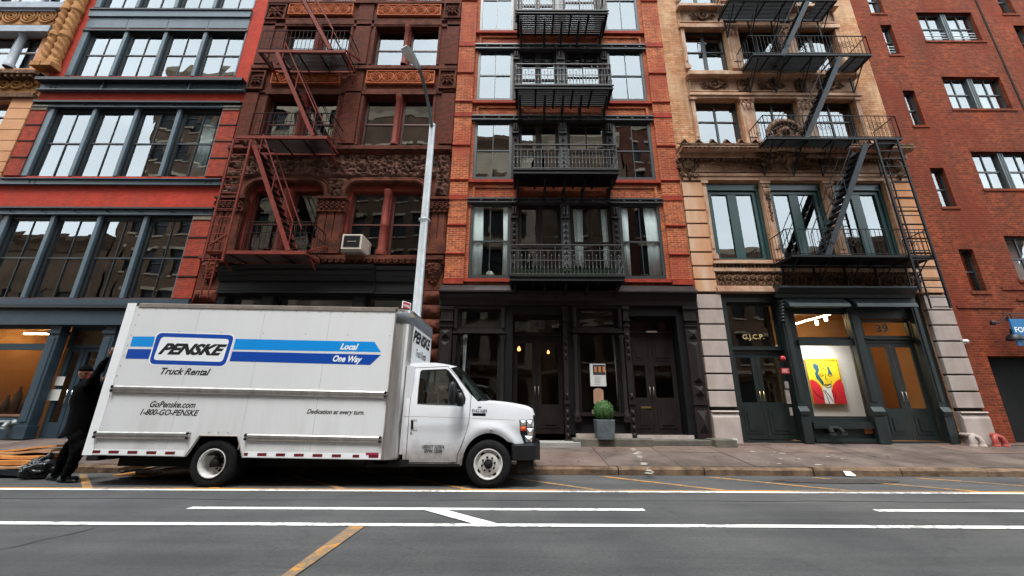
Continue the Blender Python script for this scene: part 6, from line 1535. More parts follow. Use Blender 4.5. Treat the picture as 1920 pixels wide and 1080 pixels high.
# red regulation sign on the pole
ts = thing('parking_sign', (lx-.13, ly-.1, 3.3), 'red and white regulation sign fixed to the lamp pole above the truck roof', 'sign')
a0 = Vector((lx-.12, ly-.13, fz(776, 590, ly))); a1 = P3(753, 588, ly-.35); a0.z = a1.z = fz(765, 592, ly-.2); hh = fz(765, 567, ly-.2)-a0.z
dv = (a1-a0); nn = dv.cross(Vector((0,0,1))).normalized()
if nn.y > 0: nn = -nn
s = MB(); tp = Vector((0,0,hh)); s.add([a1, a0, a0+tp, a1+tp, a1-nn*.01, a0-nn*.01, a0+tp-nn*.01, a1+tp-nn*.01], [(0,1,2,3),(7,6,5,4),(0,4,5,1),(1,5,6,2),(2,6,7,3),(3,7,4,0)]); s.build('plate', M['decalw'], ts)
s = MB(); q = lambda u, v: a1+(a0-a1)*u+tp*v+nn*.002
s.add([q(.06, .05), q(.94, .05), q(.94, .95), q(.06, .95)], [(0,1,2,3)]); s.build('red_field', M['signred'], ts, fixn=False)
lettering3(ts, 'NO STANDING', q(.12, .62)+nn*.002, q(.88, .62)+nn*.002, Vector((0,0,hh*.17)), nn*.002, M['decalw'], bold=.02)
lettering3(ts, 'ANYTIME', q(.25, .3)+nn*.002, q(.75, .3)+nn*.002, Vector((0,0,hh*.15)), nn*.002, M['decalw'], bold=.02)
# ================================================================ cardboard, sacks
def slab(px0, px1, Y, w, z, th, yaw, mat, label, bend=0.):
    xa, _ = P(px0, 870, Y); xb, _ = P(px1, 870, Y); s = MB(); c = Vector(((xa+xb)/2, Y, z)); L_ = (xb-xa)/2; n = 8; vs = []; fs = []
    for i in range(n+1):
        u = -1+2*i/n
        for v in (-1, 1):
            x = u*L_; y = v*w/2+random.uniform(-.015, .015); zz = bend*u + .006*sin(u*5+z*30)
            vs.append((c.x+x*cos(yaw)-y*sin(yaw), c.y+x*sin(yaw)+y*cos(yaw), c.z+zz))
    m = len(vs); vs += [(a, b, q+th) for a, b, q in vs]
    for i in range(n): a = 2*i; fs += [(a, a+2, a+3, a+1), (m+a, m+a+1, m+a+3, m+a+2), (a, m+a, m+a+2, a+2), (a+1, a+3, m+a+3, m+a+1)]
    fs += [(0, 1, m+1, m), (2*n, m+2*n, m+2*n+1, 2*n+1)]; s.add(vs, fs)
    return s.build('cardboard_sheet', mat, org=c, label=label, cat='cardboard', group='flattened cardboard by the kerb')
random.seed(3)
slab(-30, 96, 8.3, .7, .03, .1, .0, M['bag'], 'dark flattened box at the very bottom of the cardboard pile at far left')
slab(-10, 78, 8.28, .62, .14, .035, .02, M['card'], 'tan cardboard sheet lowest in the far left pile, above the dark box')
slab(-40, 100, 8.35, .6, .19, .08, .03, M['cardo'], 'thick orange brown cardboard layer in the middle of the far left pile')
slab(-40, 104, 8.45, .6, .29, .05, -.02, M['cardo'], 'orange brown cardboard sheet above the thick layer, behind the black sack')
slab(-40, 112, 8.5, .55, .36, .04, .05, M['card'], 'tilted cardboard sheet near the top of the far left pile', bend=.05)
slab(10, 118, 8.55, .4, .44, .03, -.03, M['cardo'], 'narrow topmost cardboard sheet of the far left pile', bend=.06)
slab(258, 356, 8.2, .7, .2, .05, .06, M['card'], 'torn pale cardboard sheet slanting under the truck body behind its rear', bend=.07)
slab(236, 300, 8.15, .4, .03, .015, -.05, M['cardo'], 'thin pale orange cardboard strip lying flat in the gutter under the truck')
slab(280, 350, 8.3, .5, .05, .07, .02, M['bag'], 'dark folded box under the torn cardboard beneath the truck')
def sack(px, py, Y, r, label, sq=.75, grp='black rubbish sacks by the kerb'):
    c = P3(px, py, Y); c.z = r*sq*.85+(zr(Y) if Y < YK else zs(Y)); s = MB(); nu, nv = 40, 26; vs = []; fs = []
    for j in range(nv+1):
        th = pi*j/nv
        for i in range(nu):
            a = 2*pi*i/nu; d = Vector((sin(th)*cos(a), sin(th)*sin(a), cos(th))); k = 1+.3*noise.noise(d*2.2+Vector((px, 0, 0)))+.16*noise.noise(d*5+Vector((3, px, 0)))+.07*noise.noise(d*12)
            vs.append(c+Vector((d.x*r*1.25, d.y*r, d.z*r*sq))*k)
    for j in range(nv):
        for i in range(nu): l = (i+1) % nu; fs.append((j*nu+i, j*nu+l, (j+1)*nu+l, (j+1)*nu+i))
    s.add(vs, fs, True); s.tube([c+Vector((-.02, 0, r*sq*.9)), c+Vector((.03, 0, r*sq*1.15)), c+Vector((.1, .02, r*sq*1.35))], [.05, .03, .06], 7)
    return s.build('rubbish_sack', M['bag'], org=Vector((c.x, c.y, 0)), label=label, cat='rubbish sack', group=grp)
sack(79, 872, 8.0, .24, 'shiny black rubbish sack on the cardboard pile beside the walking person')
sack(248, 872, 8.5, .13, 'small dark sack lying on the kerb under the truck near the torn cardboard')
s = MB(); a = P3(311, 882, 8.0); s.tube([Vector((a.x, 8.0, .1)), Vector((a.x+.55, 8.05, .14))], .075, 14); s.build('cardboard_tube', M['alud'], org=Vector((a.x, 8.0, 0)), label='short pale tube with a dark open end under the truck', cat='tube')
# ================================================================ box truck
XR0 = fx(250, 568, YT)-.0
tr = thing('box_truck', (-2.9, YT+1.0, 0), 'white rental box truck with blue stripes parked along the kerb', 'truck')
YFAR = YT+2.05
tl, tr_, bl_, br_ = P(250, 568, YT), P(745, 577, YT), P(147, 853, YT), P(713, 862.5, YT)
Xr = (tl[0]+bl_[0])/2; Xf = (tr_[0]+br_[0])/2
tiltz = lambda x: (x-Xr)/(Xf-Xr)                   # 0 rear .. 1 front
ztop = lambda x: tl[1]+(tr_[1]-tl[1])*tiltz(x)
zbot = lambda x: bl_[1]+(br_[1]-bl_[1])*tiltz(x)
well = [P(347, 856.5, YT), P(375, 816.5, YT), P(446, 817.5, YT), P(455, 858.5, YT)]
rc = .27
s = MB(); out = [(Xr, zbot(Xr)), (well[0][0], zbot(well[0][0])), well[1], well[2], (well[3][0], zbot(well[3][0])), (Xf, zbot(Xf)), (Xf, ztop(Xf)-.06), (Xr, ztop(Xr)-.06)]
for Y0, Y1 in ((YT, YT+.04), (YFAR-.04, YFAR)): s.prism(out, Y0, Y1)
s.add([(Xr, YT+.04, ztop(Xr)-.0), (Xf+.2, YT+.04, ztop(Xf)), (Xf+.2, YFAR-.04, ztop(Xf)), (Xr, YFAR-.04, ztop(Xr))], [(0,1,2,3)])
s.build('box_side', M['white'], tr)
s = MB(); zz0 = zbot(Xr)+.02
s.add([(Xr, YT+.04, zz0), (Xf+rc, YT+.04, zbot(Xf)+.02), (Xf+rc, YFAR-.04, zbot(Xf)+.02), (Xr, YFAR-.04, zz0)], [(0,1,2,3)]); s.box(Xr, Xr+.03, YT+.04, YFAR-.04, zz0, ztop(Xr)-.02); s.build('box_floor', M['dark'], tr)
# top rail
s = MB(); x0 = fx(262, 570, YT); n = 1
s.add([(x0, YT-.012, ztop(x0)-.075), (Xf+.03, YT-.012, ztop(Xf)-.075), (Xf+.03, YT-.012, ztop(Xf)-.01), (x0, YT-.012, ztop(x0)-.01), (x0, YT+.05, ztop(x0)-.075), (Xf+.03, YT+.05, ztop(Xf)-.075), (Xf+.03, YT+.05, ztop(Xf)+.012), (x0, YT+.05, ztop(x0)+.012)], [(0,1,2,3),(7,6,5,4),(0,4,5,1),(1,5,6,2),(2,6,7,3),(3,7,4,0)])
s.build('roof_rail', M['alud'], tr)
s = MB(); s.add([(Xr-.01, YT-.01, zbot(Xr)), (Xr+.15, YT-.01, zbot(Xr)), (Xr+.15, YT-.01, ztop(Xr)-.005), (Xr-.01, YT-.01, ztop(Xr)-.005), (Xr-.01, YT+.1, zbot(Xr)), (Xr+.15, YT-.0005, zbot(Xr)), (Xr+.15, YT-.0005, ztop(Xr)), (Xr-.01, YT+.1, ztop(Xr))], [(0,1,2,3),(7,6,5,4),(0,4,5,1),(1,5,6,2),(2,6,7,3),(3,7,4,0)])
s.build('rear_post', M['decalw'], tr)
# rivets
s = MB()
for k in range(1, 4): x = Xr+.15+(Xf-Xr-.15)*k/4; s.box(x-.004, x+.004, YT-.0012, YT+.001, zbot(x)+.12, ztop(x)-.08)
s.build('panel_seam', paint('seam_grey', (.5,.5,.5), .6), tr)
s = MB()
def riv(px, py, r=.011):
    c = P3(px, py, YT-.0); s.lathe([(r, 0), (r*.8, -.006), (.001, -.009)], c, 6, 'Y')
for k in range(22):
    u = k/21; riv(270+u*462, 578.5+u*9, .008)
for k in range(14):
    u = k/13; riv(256-u*88+4, 590+u*248, .01); 
for k in range(6): riv(336+k*79, 621.5+k*1.6, .009)
for k in range(18): u = k/17; riv(746-u*29-2, 586+u*266, .008)
for x in (392, 410, 428): riv(x, 810.5, .01)
s.build('rivets', M['alud'], tr)
# decals
def decal(poly, mat, name, k=1):
    m = MB(); q = [P(x, y, YT) for x, y in poly]; m.prism(q, YT-.0007*k-.0006, YT-.0003); return m.build(name, mat, tr)
Z5 = lambda x, y: (220+x/3.692, 560+y/3.692)
for pl_, mt, nm in (([(108,262),(262,262),(245,333),(88,330)], 'blueL', 'light_blue_stripe'), ([(75,348),(238,350),(215,418),(55,415)], 'blueD', 'dark_blue_stripe'),
                    ([(820,278),(1780,299),(1826,370),(802,352)], 'blueL', 'light_blue_stripe'), ([(796,365),(1826,388),(1750,459),(777,433)], 'blueD', 'dark_blue_stripe')):
    decal([Z5(*p) for p in pl_], M[mt], nm)
def rr(c, rad, n=5):
    out_ = []; m = len(c)
    for i in range(m):
        p = Vector(c[i]); a = (Vector(c[i-1])-p).normalized(); b = (Vector(c[(i+1) % m])-p).normalized(); A = p+a*rad; B = p+b*rad
        for k in range(n+1): u = k/n; out_.append(tuple(A*(1-u)**2+p*2*u*(1-u)+B*u*u))
    return out_
outer = rr([(278,236),(812,252),(745,468),(218,452)], 42); inner = rr([(306,264),(778,280),(728,438),(248,424)], 26); rim = rr([(270,229),(822,245),(752,476),(208,459)], 46)
m = MB(); 
decal([Z5(*p) for p in rim], M['decalw'], 'logo_rim', 1)
decal([Z5(*p) for p in outer], M['blueD'], 'logo_border', 2)
decal([Z5(*p) for p in inner], M['decalw'], 'logo_field', 3)
def tx(t, bl, br, h, sh, bold=0, nm='lettering', mt='ink', k=4): lettering(tr, t, Z5(*bl), Z5(*br), h/3.692, YT-.0008-.0007*k, M[mt], name=nm, shear=sh, bold=bold, th=.0004)
tx('PENSKE', (280,380), (748,390), 72, .5, .05)
tx('Truck Rental', (298,522), (640,530), 46, .35, .025, k=1)
tx('Local', (1540,350), (1668,354), 42, .35, .035, mt='decalw', k=2); tx('One Way', (1490,433), (1692,440), 42, .35, .035, mt='decalw', k=2)
tx('GoPenske.com', (222,750), (538,756), 43, .35, .022, k=1); tx('1-800-GO-PENSKE', (155,803), (560,811), 41, .35, .022, k=1); tx('Dedication at every turn.', (1310,795), (1708,803), 32, .35, .022, k=1)
# rub rails
for (a, b, h) in (((212, 728.5), (726, 740), 13), ((180, 814.5), (357, 816.5), 13), ((461, 819), (716, 824), 12)):
    A = P3(*a, YT); B = P3(*b, YT); hh = h/2*YT/740*.93
    s = MB(); prof = [(0, 1), (-.035, .9), (-.05, .55), (-.05, -.1), (-.04, -.6), (-.02, -1), (0, -1)]
    vs = [(p.x, YT+y, p.z+z*hh) for p in (A, B) for y, z in prof]; n = len(prof); s.add(vs, [tuple(range(n)), tuple(range(2*n-1, n-1, -1))]+[(i, i+n, (i+1) % n+n, (i+1) % n) for i in range(n)])
    ro = s.build('rub_rail', M['alu'], tr)
    s = MB()
    for p in (A, B):
        for q in (-.6, .6): s.lathe([(.022, 0), (.022, -.055), (.001, -.06)], (p.x+(.02 if p is A else -.02), YT, p.z+q*hh), 8, 'Y')
    s.build('end_bolt', M['dark'], ro)
# reflective strip
s = MB()
for xa, xb in ((149, 346.5), (455.5, 713)):
    pass
x1 = fx(149, 850, YT); 
for xa, xb in ((Xr+.02, well[0][0]-.03), (well[3][0]+.02, Xf)):
    s.add([(xa, YT-.004, zbot(xa)+.01), (xb, YT-.004, zbot(xb)+.01), (xb, YT-.004, zbot(xb)+.1), (xa, YT-.004, zbot(xa)+.1)], [(0,1,2,3)])
s.build('reflective_strip', M['decalw'], tr, fixn=False)
s = MB()
for a, b in ((153,161),(171,187),(203.5,222),(239,257),(274.5,292.5),(310,328),(458,465),(483,500),(518,535),(552,570),(587,605),(623,640),(662,674),(692,710)):
    xa, xb = fx(a, 850, YT), fx(b, 852, YT); y = YT-.006; z = zbot(xa)
    s.add([(xa, y, z+.03), (xb, y, z+.03), (xb, y, z+.075), (xa, y, z+.075)], [(0,1,2,3)])
s.build('red_reflector', M['redrf'], tr, fixn=False)
# small plate
s = MB(); xa, xb = fx(686, 853, YT), fx(710, 853, YT); z = zbot(xa)+.075; s.box(xa, xb, YT-.009, YT-.0045, z, z+.035); s.build('serial_plate', paint('red_blue_plate', (.3,.02,.06), .4), tr)
# front corner and front wall
s = MB(); n = 8; vs = []; fs = []
for zf in (zbot, ztop):
    for i in range(n+1): a = pi/2*i/n; x = Xf+rc*sin(a); vs.append((x, YT+rc-rc*cos(a), zf(Xf)-(.0 if zf is zbot else .02)))
    for i in range(n+1): a = pi/2*i/n; vs.append((Xf+rc*cos(a), YFAR-rc+rc*sin(a), zf(Xf)-(.0 if zf is zbot else .02)))
    vs.append((Xf, YFAR, zf(Xf)-(0 if zf is zbot else .02)))
m_ = 2*(n+1)+1
for i in range(m_-1): fs.append((i, i+1, m_+i+1, m_+i))
fs.append(tuple(range(m_, 2*m_))); s.add(vs, fs, False); fc = s.build('front_corner', M['alu'], tr, fixn=False)
s = MB(); x = Xf+.004
s.box(Xf-.006, Xf+.02, YT-.012, YT+.02, zbot(Xf), ztop(Xf)-.02); 
for k in range(16): s.lathe([(.012, 0), (.008, -.016), (.001, -.02)], (Xf+.01, YT-.0, zbot(Xf)+.1+k*.158), 6, 'Y')
s.build('corner_trim', M['alud'], tr)
s = MB(); s.box(Xf+rc-.02, Xf+rc+.006, YT+rc+.0, YFAR-rc, zbot(Xf), ztop(Xf)-.26); s.build('front_panel', M['white'], tr)
# grey cap round the top front
s = MB(); vs = []; fs = []; L3 = [(0, -.28), (.012, -.28), (.012, -.1), (-.02, -.03), (-.1, .012)]
def ringpt(i, off):
    tot = 2*(n+1)
    if i <= n: a = pi/2*i/n; cx_, cy_ = Xf, YT+rc; return (cx_+(rc+off)*sin(a), cy_-(rc+off)*cos(a))
    j = i-n-1; a = pi/2*j/n; return (Xf+(rc+off)*cos(a), YFAR-rc+(rc+off)*sin(a))
for i in range(2*(n+1)):
    for off, dz in L3: x, y = ringpt(i, off); vs.append((x, y, ztop(Xf)+dz))
k5 = len(L3)
for i in range(2*(n+1)-1):
    for j in range(k5-1): fs.append((i*k5+j, i*k5+j+1, (i+1)*k5+j+1, (i+1)*k5+j))
s.add(vs, fs, True); s.add([vs[i*k5+k5-1] for i in range(2*n+2)], [tuple(range(2*n+2))]); cap = s.build('roof_cap', M['capgrey'], tr)
s = MB(); x, y = ringpt(6, .02); s.box(x-.06, x+.03, y-.035, y+.03, ztop(Xf)-.15, ztop(Xf)-.1); s.build('marker_lamp', paint('yellowed_lens', (.4,.33,.2), .3), cap)
xx = Xf+rc+.009
lettering3(tr, 'PENSKE', (xx, YT+rc+.02, ztop(Xf)-.56), (xx, YFAR-rc-.1, ztop(Xf)-.56), Vector((0,0,.22)), (0,0,0), M['ink'], bold=.045, shear=.3)
lettering3(tr, 'Truck Rental', (xx, YT+rc+.3, ztop(Xf)-.82), (xx, YFAR-rc-.4, ztop(Xf)-.82), Vector((0,0,.15)), (0,0,0), M['ink'], bold=.01, shear=.3)
# wheel-well trim and liner
s = MB(); w = [(p[0], YT-.006, p[1]) for p in well]; s.tube(w, .012, 4, smooth=False); s.build('wheel_well_trim', M['alud'], tr)
s = MB(); s.add([(well[0][0], YT+.03, zbot(Xr)-.02), (well[1][0], YT+.03, well[1][1]), (well[2][0], YT+.03, well[2][1]), (well[3][0], YT+.03, zbot(Xr)-.02)]+[(well[0][0], YT+.6, zbot(Xr)-.02), (well[1][0], YT+.6, well[1][1]), (well[2][0], YT+.6, well[2][1]), (well[3][0], YT+.6, zbot(Xr)-.02)], [(0,1,5,4),(1,2,6,5),(2,3,7,6),(4,5,6,7)]); s.build('wheel_well', M['dark'], tr, fixn=False)
# chassis
s = MB(); zc = zbot(Xr)
for y in (YT+.55, YT+1.35): s.box(Xr+.1, -.6, y, y+.08, zc-.24, zc-.04)
for x in (Xr+.3, -5.9, -4.2, -3.2, -2.4): s.box(x, x+.08, YT+.1, YFAR-.1, zc-.08, zc+.0)
s.box(-4.1, -3.2, YT+.95, YT+1.35, .2, zc-.05); s.tube([(-4.9, YT+1.0, .33), (-4.9, YFAR-.3, .33)], .07, 8); s.lathe([(.001, -.18), (.15, -.12), (.17, 0), (.15, .12), (.001, .18)], (-5.1, YT+1.05, .32), 12, 'Y')
s.tube([(-2.5, YT+.6, .3), (-4.4, YT+.65, .28)], .05, 8); s.box(-2.6, -1.9, YT+.12, YT+.5, .3, .42)
for x in (-2.75, -2.35): s.prism([(x-.3, zc+.02), (x+.2, zc+.02), (x+.08, zc-.14), (x-.1, zc-.14)], YT+.12, YT+.18)
s.build('chassis', M['dark'], tr)
s = MB(); s.box(Xr-.2, Xr+.02, YT+.25, YFAR-.1, zc-.12, zc-.02);  s.build('rear_step_bumper', M['blkpl'], tr, bevel=.02)
# wheels
def tyre(c, R, w, y0, root):
    t = MB(); y1 = y0+w; e = .028
    prof = [(R*.6, .012), (R*.66, .0), (R*.8, -.004), (R*.93, .006), (R*.985, e), (R, e*1.8)]
    prof += [(R, w-e*1.8), (R*.985, w-e), (R*.93, w), (R*.66, w), (R*.6, w)]
    t.lathe(prof, (c[0], y0, c[1]), 48, 'Y'); g = t
    for k in range(48):
        a = 2*pi*k/48
        for q in (0, 1):
            x, z = c[0]+(R+.001)*cos(a), c[1]+(R+.001)*sin(a); dx, dz = -sin(a)*.012, cos(a)*.012
            yy = y0+.035+q*(w-.11); g.add([(x-dx, yy, z-dz), (x+dx, yy, z+dz), (x+dx, yy+.045, z+dz), (x-dx, yy+.045, z-dz)]+[(u+cos(a)*.008, v, r+sin(a)*.008) for u, v, r in ((x-dx, yy, z-dz), (x+dx, yy, z+dz), (x+dx, yy+.045, z+dz), (x-dx, yy+.045, z-dz))], [(4,5,6,7),(0,4,7,3),(1,2,6,5),(0,1,5,4)])
    wh = t.build('wheel', M['rub'], root)
    return wh
R = .372
fc_ = (fx(915.5, 873, YT+.04), R-.006); rw = (fx(397, 873, YT+.02), R-.01)
wf = tyre(fc_, R, .22, YT+.03, tr)
s = MB(); c = (fc_[0], YT+.03, fc_[1])
s.lathe([(R*.63, .0), (R*.645, -.012), (R*.6, -.01), (R*.57, .02), (R*.5, .035), (R*.45, .02), (R*.4, .012), (R*.2, .012)], c, 32, 'Y'); s.build('rim', M['wheelw'], wf)
s = MB()
for k in range(4): a = k*pi/2+.6; s.lathe([(.001, -.003), (.033, -.003), (.033, .01)], (c[0]+R*.49*cos(a), c[1]+.026, c[2]+R*.49*sin(a)), 10, 'Y', sx=1, sy=1)
s.lathe([(.001, -.04), (.05, -.04), (.055, -.03), (.06, .012)], c, 16, 'Y')
for k in range(8): a = k*pi/4+.2; s.lathe([(.001, -.022), (.015, -.022), (.018, .012)], (c[0]+R*.29*cos(a), c[1], c[2]+R*.29*sin(a)), 8, 'Y')
s.build('hub', M['dark'], wf)
wr = tyre(rw, R+.006, .22, YT+.015, tr)
s = MB(); c = (rw[0], YT+.015, rw[1]); s.lathe([(R*.6, .0), (R*.615, -.014), (R*.57, -.012), (R*.53, .02), (R*.5, .07), (R*.48, .13), (R*.4, .15), (R*.2, .15)], c, 32, 'Y'); s.build('rim', M['wheelw'], wr)
s = MB()
for k in range(4): a = k*pi/2+.4; s.lathe([(.001, -.004), (.034, -.004), (.034, .01)], (c[0]+R*.37*cos(a), c[1]+.152, c[2]+R*.37*sin(a)), 10, 'Y')
s.lathe([(.001, .03), (.06, .03), (.065, .05), (.07, .15)], c, 16, 'Y')
for k in range(8): a = k*pi/4; s.lathe([(.001, .12), (.014, .12), (.016, .15)], (c[0]+R*.25*cos(a), c[1], c[2]+R*.25*sin(a)), 8, 'Y')
s.build('hub', M['dark'], wr)
tyre(rw, R, .2, YT+.26, tr); tyre(rw, R, .2, YK-.26, tr); tyre(fc_, R, .2, YK-.26, tr)
# ---- cab
YC = YT+.07; YC2 = YC+1.86; YM = (YC+YC2)/2
xfront = fx(1000, 800, YC)
def yin(x, z):
    a = .02
    if z > 1.12: a += .17*((z-1.12)/.95)**1.25
    else: a += .03*((.95-z)/.5)**2*(1 if z < .95 else .3) - .012*math.exp(-((z-.98)/.08)**2)
    if x > xfront-.55: a += .16*((x-(xfront-.55))/.55)**2.2
    dxw, dzw = x-fc_[0], z-fc_[1]; d = math.hypot(dxw, dzw*.95)
    if z < 1.0: a -= .035*math.exp(-((d-.53)/.07)**2)
    return a
def CP(px, py):      # photo point on the curved cab side
    x, z = P(px, py, YC)
    for _ in range(3): x, z = P(px, py, YC+yin(x, z))
    return x, z
arc = [(917+51*cos(radians(a)), 873-61*sin(radians(a))) for a in range(178, 38, -10)]
outp = [(754, 873), (862, 874)]+arc+[(966, 832), (983, 832), (996, 831), (1000, 815), (1000.5, 795), (999, 779), (994, 770), (984, 765.5), (972, 762.5), (950, 758.5), (930, 756), (912, 754.5), (896, 753), (884, 740), (870, 722), (857, 705), (845, 690), (836, 686), (826, 684), (810, 682), (790, 681.5), (768, 682), (763, 730), (757, 800)]
oc = [CP(*p) for p in outp]
win = [CP(*p) for p in [(783, 756.5), (785.5, 725), (789, 697), (792, 694.5), (836, 692.5), (841, 695), (856, 715), (869, 738), (872.5, 747), (871, 757), (858, 759), (820, 758)]]
slot = [CP(*p) for p in [(886, 780), (886, 774.5), (910.5, 775), (910.5, 780.5)]]
M['cabwhite'] = paint('white_cab_paint', (.66,.67,.7), .22, var=.03, scale=2)
# dirt low on the doors
nt = M['cabwhite'].node_tree; bs = [n for n in nt.nodes if n.type == 'BSDF_PRINCIPLED'][0]; src = bs.inputs['Base Color'].links[0].from_socket
g = nt.nodes.new('ShaderNodeNewGeometry'); sp_ = nt.nodes.new('ShaderNodeSeparateXYZ'); nt.links.new(g.outputs['Position'], sp_.inputs[0])
nz = N(nt, 'ShaderNodeTexNoise', i_Scale=3.2, i_Detail=7, i_Roughness=.7); nt.links.new(g.outputs['Position'], nz.inputs['Vector'])
ma = N(nt, 'ShaderNodeMath', operation='MULTIPLY_ADD'); nt.links.new(nz.outputs['Fac'], ma.inputs[0]); ma.inputs[1].default_value = -.55; nt.links.new(sp_.outputs[2], ma.inputs[2])
mr = N(nt, 'ShaderNodeMapRange'); nt.links.new(ma.outputs[0], mr.inputs[0]); mr.inputs[1].default_value = .12; mr.inputs[2].default_value = .45; mr.inputs[3].default_value = .75; mr.inputs[4].default_value = 0.
mx = N(nt, 'ShaderNodeMix', data_type='RGBA'); nt.links.new(mr.outputs[0], mx.inputs[0]); nt.links.new(src, mx.inputs[6]); mx.inputs[7].default_value = (.2, .15, .12, 1); nt.links.new(mx.outputs[2], bs.inputs['Base Color'])
cabm = MB()
cabm.cdt(oc, [win, slot], lambda x, z: YC+yin(x, z), step=.06, smooth=True)
cab = cabm.build('cab', M['cabwhite'], tr, fixn=False)
cabm = MB(); cabm.cdt(oc, [win], lambda x, z: YC2-yin(x, z), step=.12, flip=True, smooth=True); cabm.build('cab_far_side', M['cabwhite'], cab, fixn=False)
iW = outp.index((896, 753)); iR = outp.index((845, 690)); iF = outp.index((999, 779)); iB = outp.index((768, 682))
def loft(i0, i1, offs, parent, mat, name, nx=9, smooth=True):
    s = MB(); vs = []; fs = []; cnt = 0
    for i in range(i0, i1+1):
        x, z = oc[i]; ya = YC+yin(x, z); yb = YC2-yin(x, z); ox, oz = offs(i)
        for k in range(nx+1):
            u = k/nx; e = 1-(2*u-1)**2; e2 = min(1, e*1.4); vs.append((x+ox*e2, ya+(yb-ya)*u, z+oz*e2))
        cnt += 1
    for i in range(cnt-1):
        for k in range(nx): a = i*(nx+1)+k; fs.append((a, a+1, a+nx+2, a+nx+1))
    s.add(vs, fs, smooth); return s.build(name, mat, parent)
def off(i):
    if i <= iF: return (.05, .0)
    if i < iW: u = (i-iF)/(iW-iF); return (.04+.12*u, .035)
    if i <= iR: u = (i-iW)/(iR-iW); return (.16-.09*u, .03+.03*u)
    return (.0, .055)
loft(iF, iW, off, cab, M['cabwhite'], 'bonnet'); loft(iR, iB, off, cab, M['cabwhite'], 'cab_roof')
M['wsglass'] = glass('windscreen_glass', .1, tint=(.45, .55, .5)); M['sideglass'] = glass('side_glass', .1, tint=(.45, .52, .5))
loft(iW, iR, off, cab, M['wsglass'], 'windscreen')
loft(outp.index((996, 831)), iF, lambda i: (.05, 0), cab, M['blkpl'], 'grille')
s = MB(); xs_, zs_ = oc[iW]; s.tube([(xs_+.06, YC+.25, zs_+.02), (xs_-.12, YC+.75, zs_+.16)], .01, 4); s.tube([(xs_+.17, YM+.1, zs_+.03), (xs_+.0, YM+.6, zs_+.18)], .01, 4); s.add([(xs_-.02, YC+.1, zs_+.015), (xs_+.14, YC+.25, zs_+.02), (xs_+.19, YM, zs_+.045), (xs_+.1, YM, zs_+.09), (xs_+.02, YC+.25, zs_+.07)], [(0,1,2,3,4)]); s.build('wiper', M['blkpl'], cab)
def seam(pts, name='door_seam', r=.0045, mat='dark', o=-.0):
    s = MB(); q = [CP(*p) for p in pts]; s.tube([(x, YC+yin(x, z)+o, z) for x, z in q], r, 4); return s.build(name, M[mat], cab)
def dense(pts, n=6):
    o = []
    for a, b in zip(pts[:-1], pts[1:]): o += [(a[0]+(b[0]-a[0])*k/n, a[1]+(b[1]-a[1])*k/n) for k in range(n)]
    return o+[pts[-1]]
seam(dense([(884, 741), (882.5, 752), (880.5, 782), (875, 808), (866, 833), (857.5, 852), (856.5, 867)])); seam(dense([(773.5, 690), (772, 720), (766.5, 782), (760.5, 867)])); seam(dense([(760.5, 867), (856.5, 867.5)])); seam(dense([(773.5, 690), (840, 687), (862, 713), (884, 741)]))
seam(dense([(758, 780.5), (810, 781.5), (880, 784)]), 'belt_crease', .003, 'alud', .0); seam(dense([(884, 784.3), (930, 786), (967, 788)]), 'belt_crease', .003, 'alud', .0)
# window glass and gasket
s = MB(); s.cdt(win, [], lambda x, z: YC+yin(x, z)+.012, step=.12); s.build('door_window', M['sideglass'], cab, fixn=False)
s = MB(); pts = [(x, YC+yin(x, z)+.002, z) for x, z in win]; s.tube(pts, .011, 5, closed=True); s.box(fx(812, 725, YC+.08), fx(812, 725, YC+.08)+.015, YC+.11, YC+.13, CP(812, 757)[1], CP(812, 694)[1]); s.build('window_seal', M['blkpl'], cab)
s = MB(); s.cdt(slot, [], lambda x, z: YC+yin(x, z)+.03); s.build('side_vent', M['dark'], cab, fixn=False)
s = MB(); h1 = [CP(*p) for p in [(770, 806), (770.5, 786), (782.5, 786), (782, 806)]]; s.cdt(h1, [], lambda x, z: YC+yin(x, z)-.006); s.build('handle_recess', paint('pale_handle', (.45,.45,.46), .4), cab, fixn=False)
s = MB(); h1 = [CP(*p) for p in [(770.5, 804), (771, 788), (775.5, 788), (775, 804)]]; s.cdt(h1, [], lambda x, z: YC+yin(x, z)-.012); x, z = CP(770.8, 811.4); s.lathe([(.001, -.01), (.012, -.01), (.012, .01)], (x, YC+yin(x, z), z), 8, 'Y'); s.build('door_handle', M['blkpl'], cab, fixn=False)
# headlight
def cabpatch(pts, o, mat, name, parent=cab):
    s = MB(); q = [CP(*p) for p in pts]; s.cdt(q, [], lambda x, z: YC+yin(x, z)+o, step=.05); return s.build(name, mat, parent, fixn=False)
hl = cabpatch([(973.5, 787), (999, 786.5), (1000, 812), (998, 831), (983, 831), (975, 810)], -.006, M['blkpl'], 'headlight', tr)
M['lens'] = paint('bright_lens', (.75,.78,.8), .08, metal=.85, var=.1)
def zig(pts, mat, nm):
    s = MB(); q = [CP(*p) for p in pts]; n_ = len(q); vs = [(x, YC+yin(x, z)-.012-.012*(i % 2), z) for i, (x, z) in enumerate(q)]; cx_ = sum(v[0] for v in vs)/n_; cz_ = sum(v[2] for v in vs)/n_
    vs.append((cx_, YC+yin(cx_, cz_)-.045, cz_)); s.add(vs, [(i, (i+1) % n_, n_) for i in range(n_)]); s.build(nm, mat, hl)
zig([(975.5, 788.5), (986, 788.5), (986, 798), (976, 798)], M['lens'], 'reflector'); zig([(988, 788.5), (998, 788.5), (999, 801), (988, 801)], M['lens'], 'reflector'); zig([(988, 803), (999, 803), (999, 816), (989, 816)], M['lens'], 'reflector'); zig([(984, 817), (998.5, 817.5), (997, 829.5), (986, 829.5)], M['lens'], 'reflector')
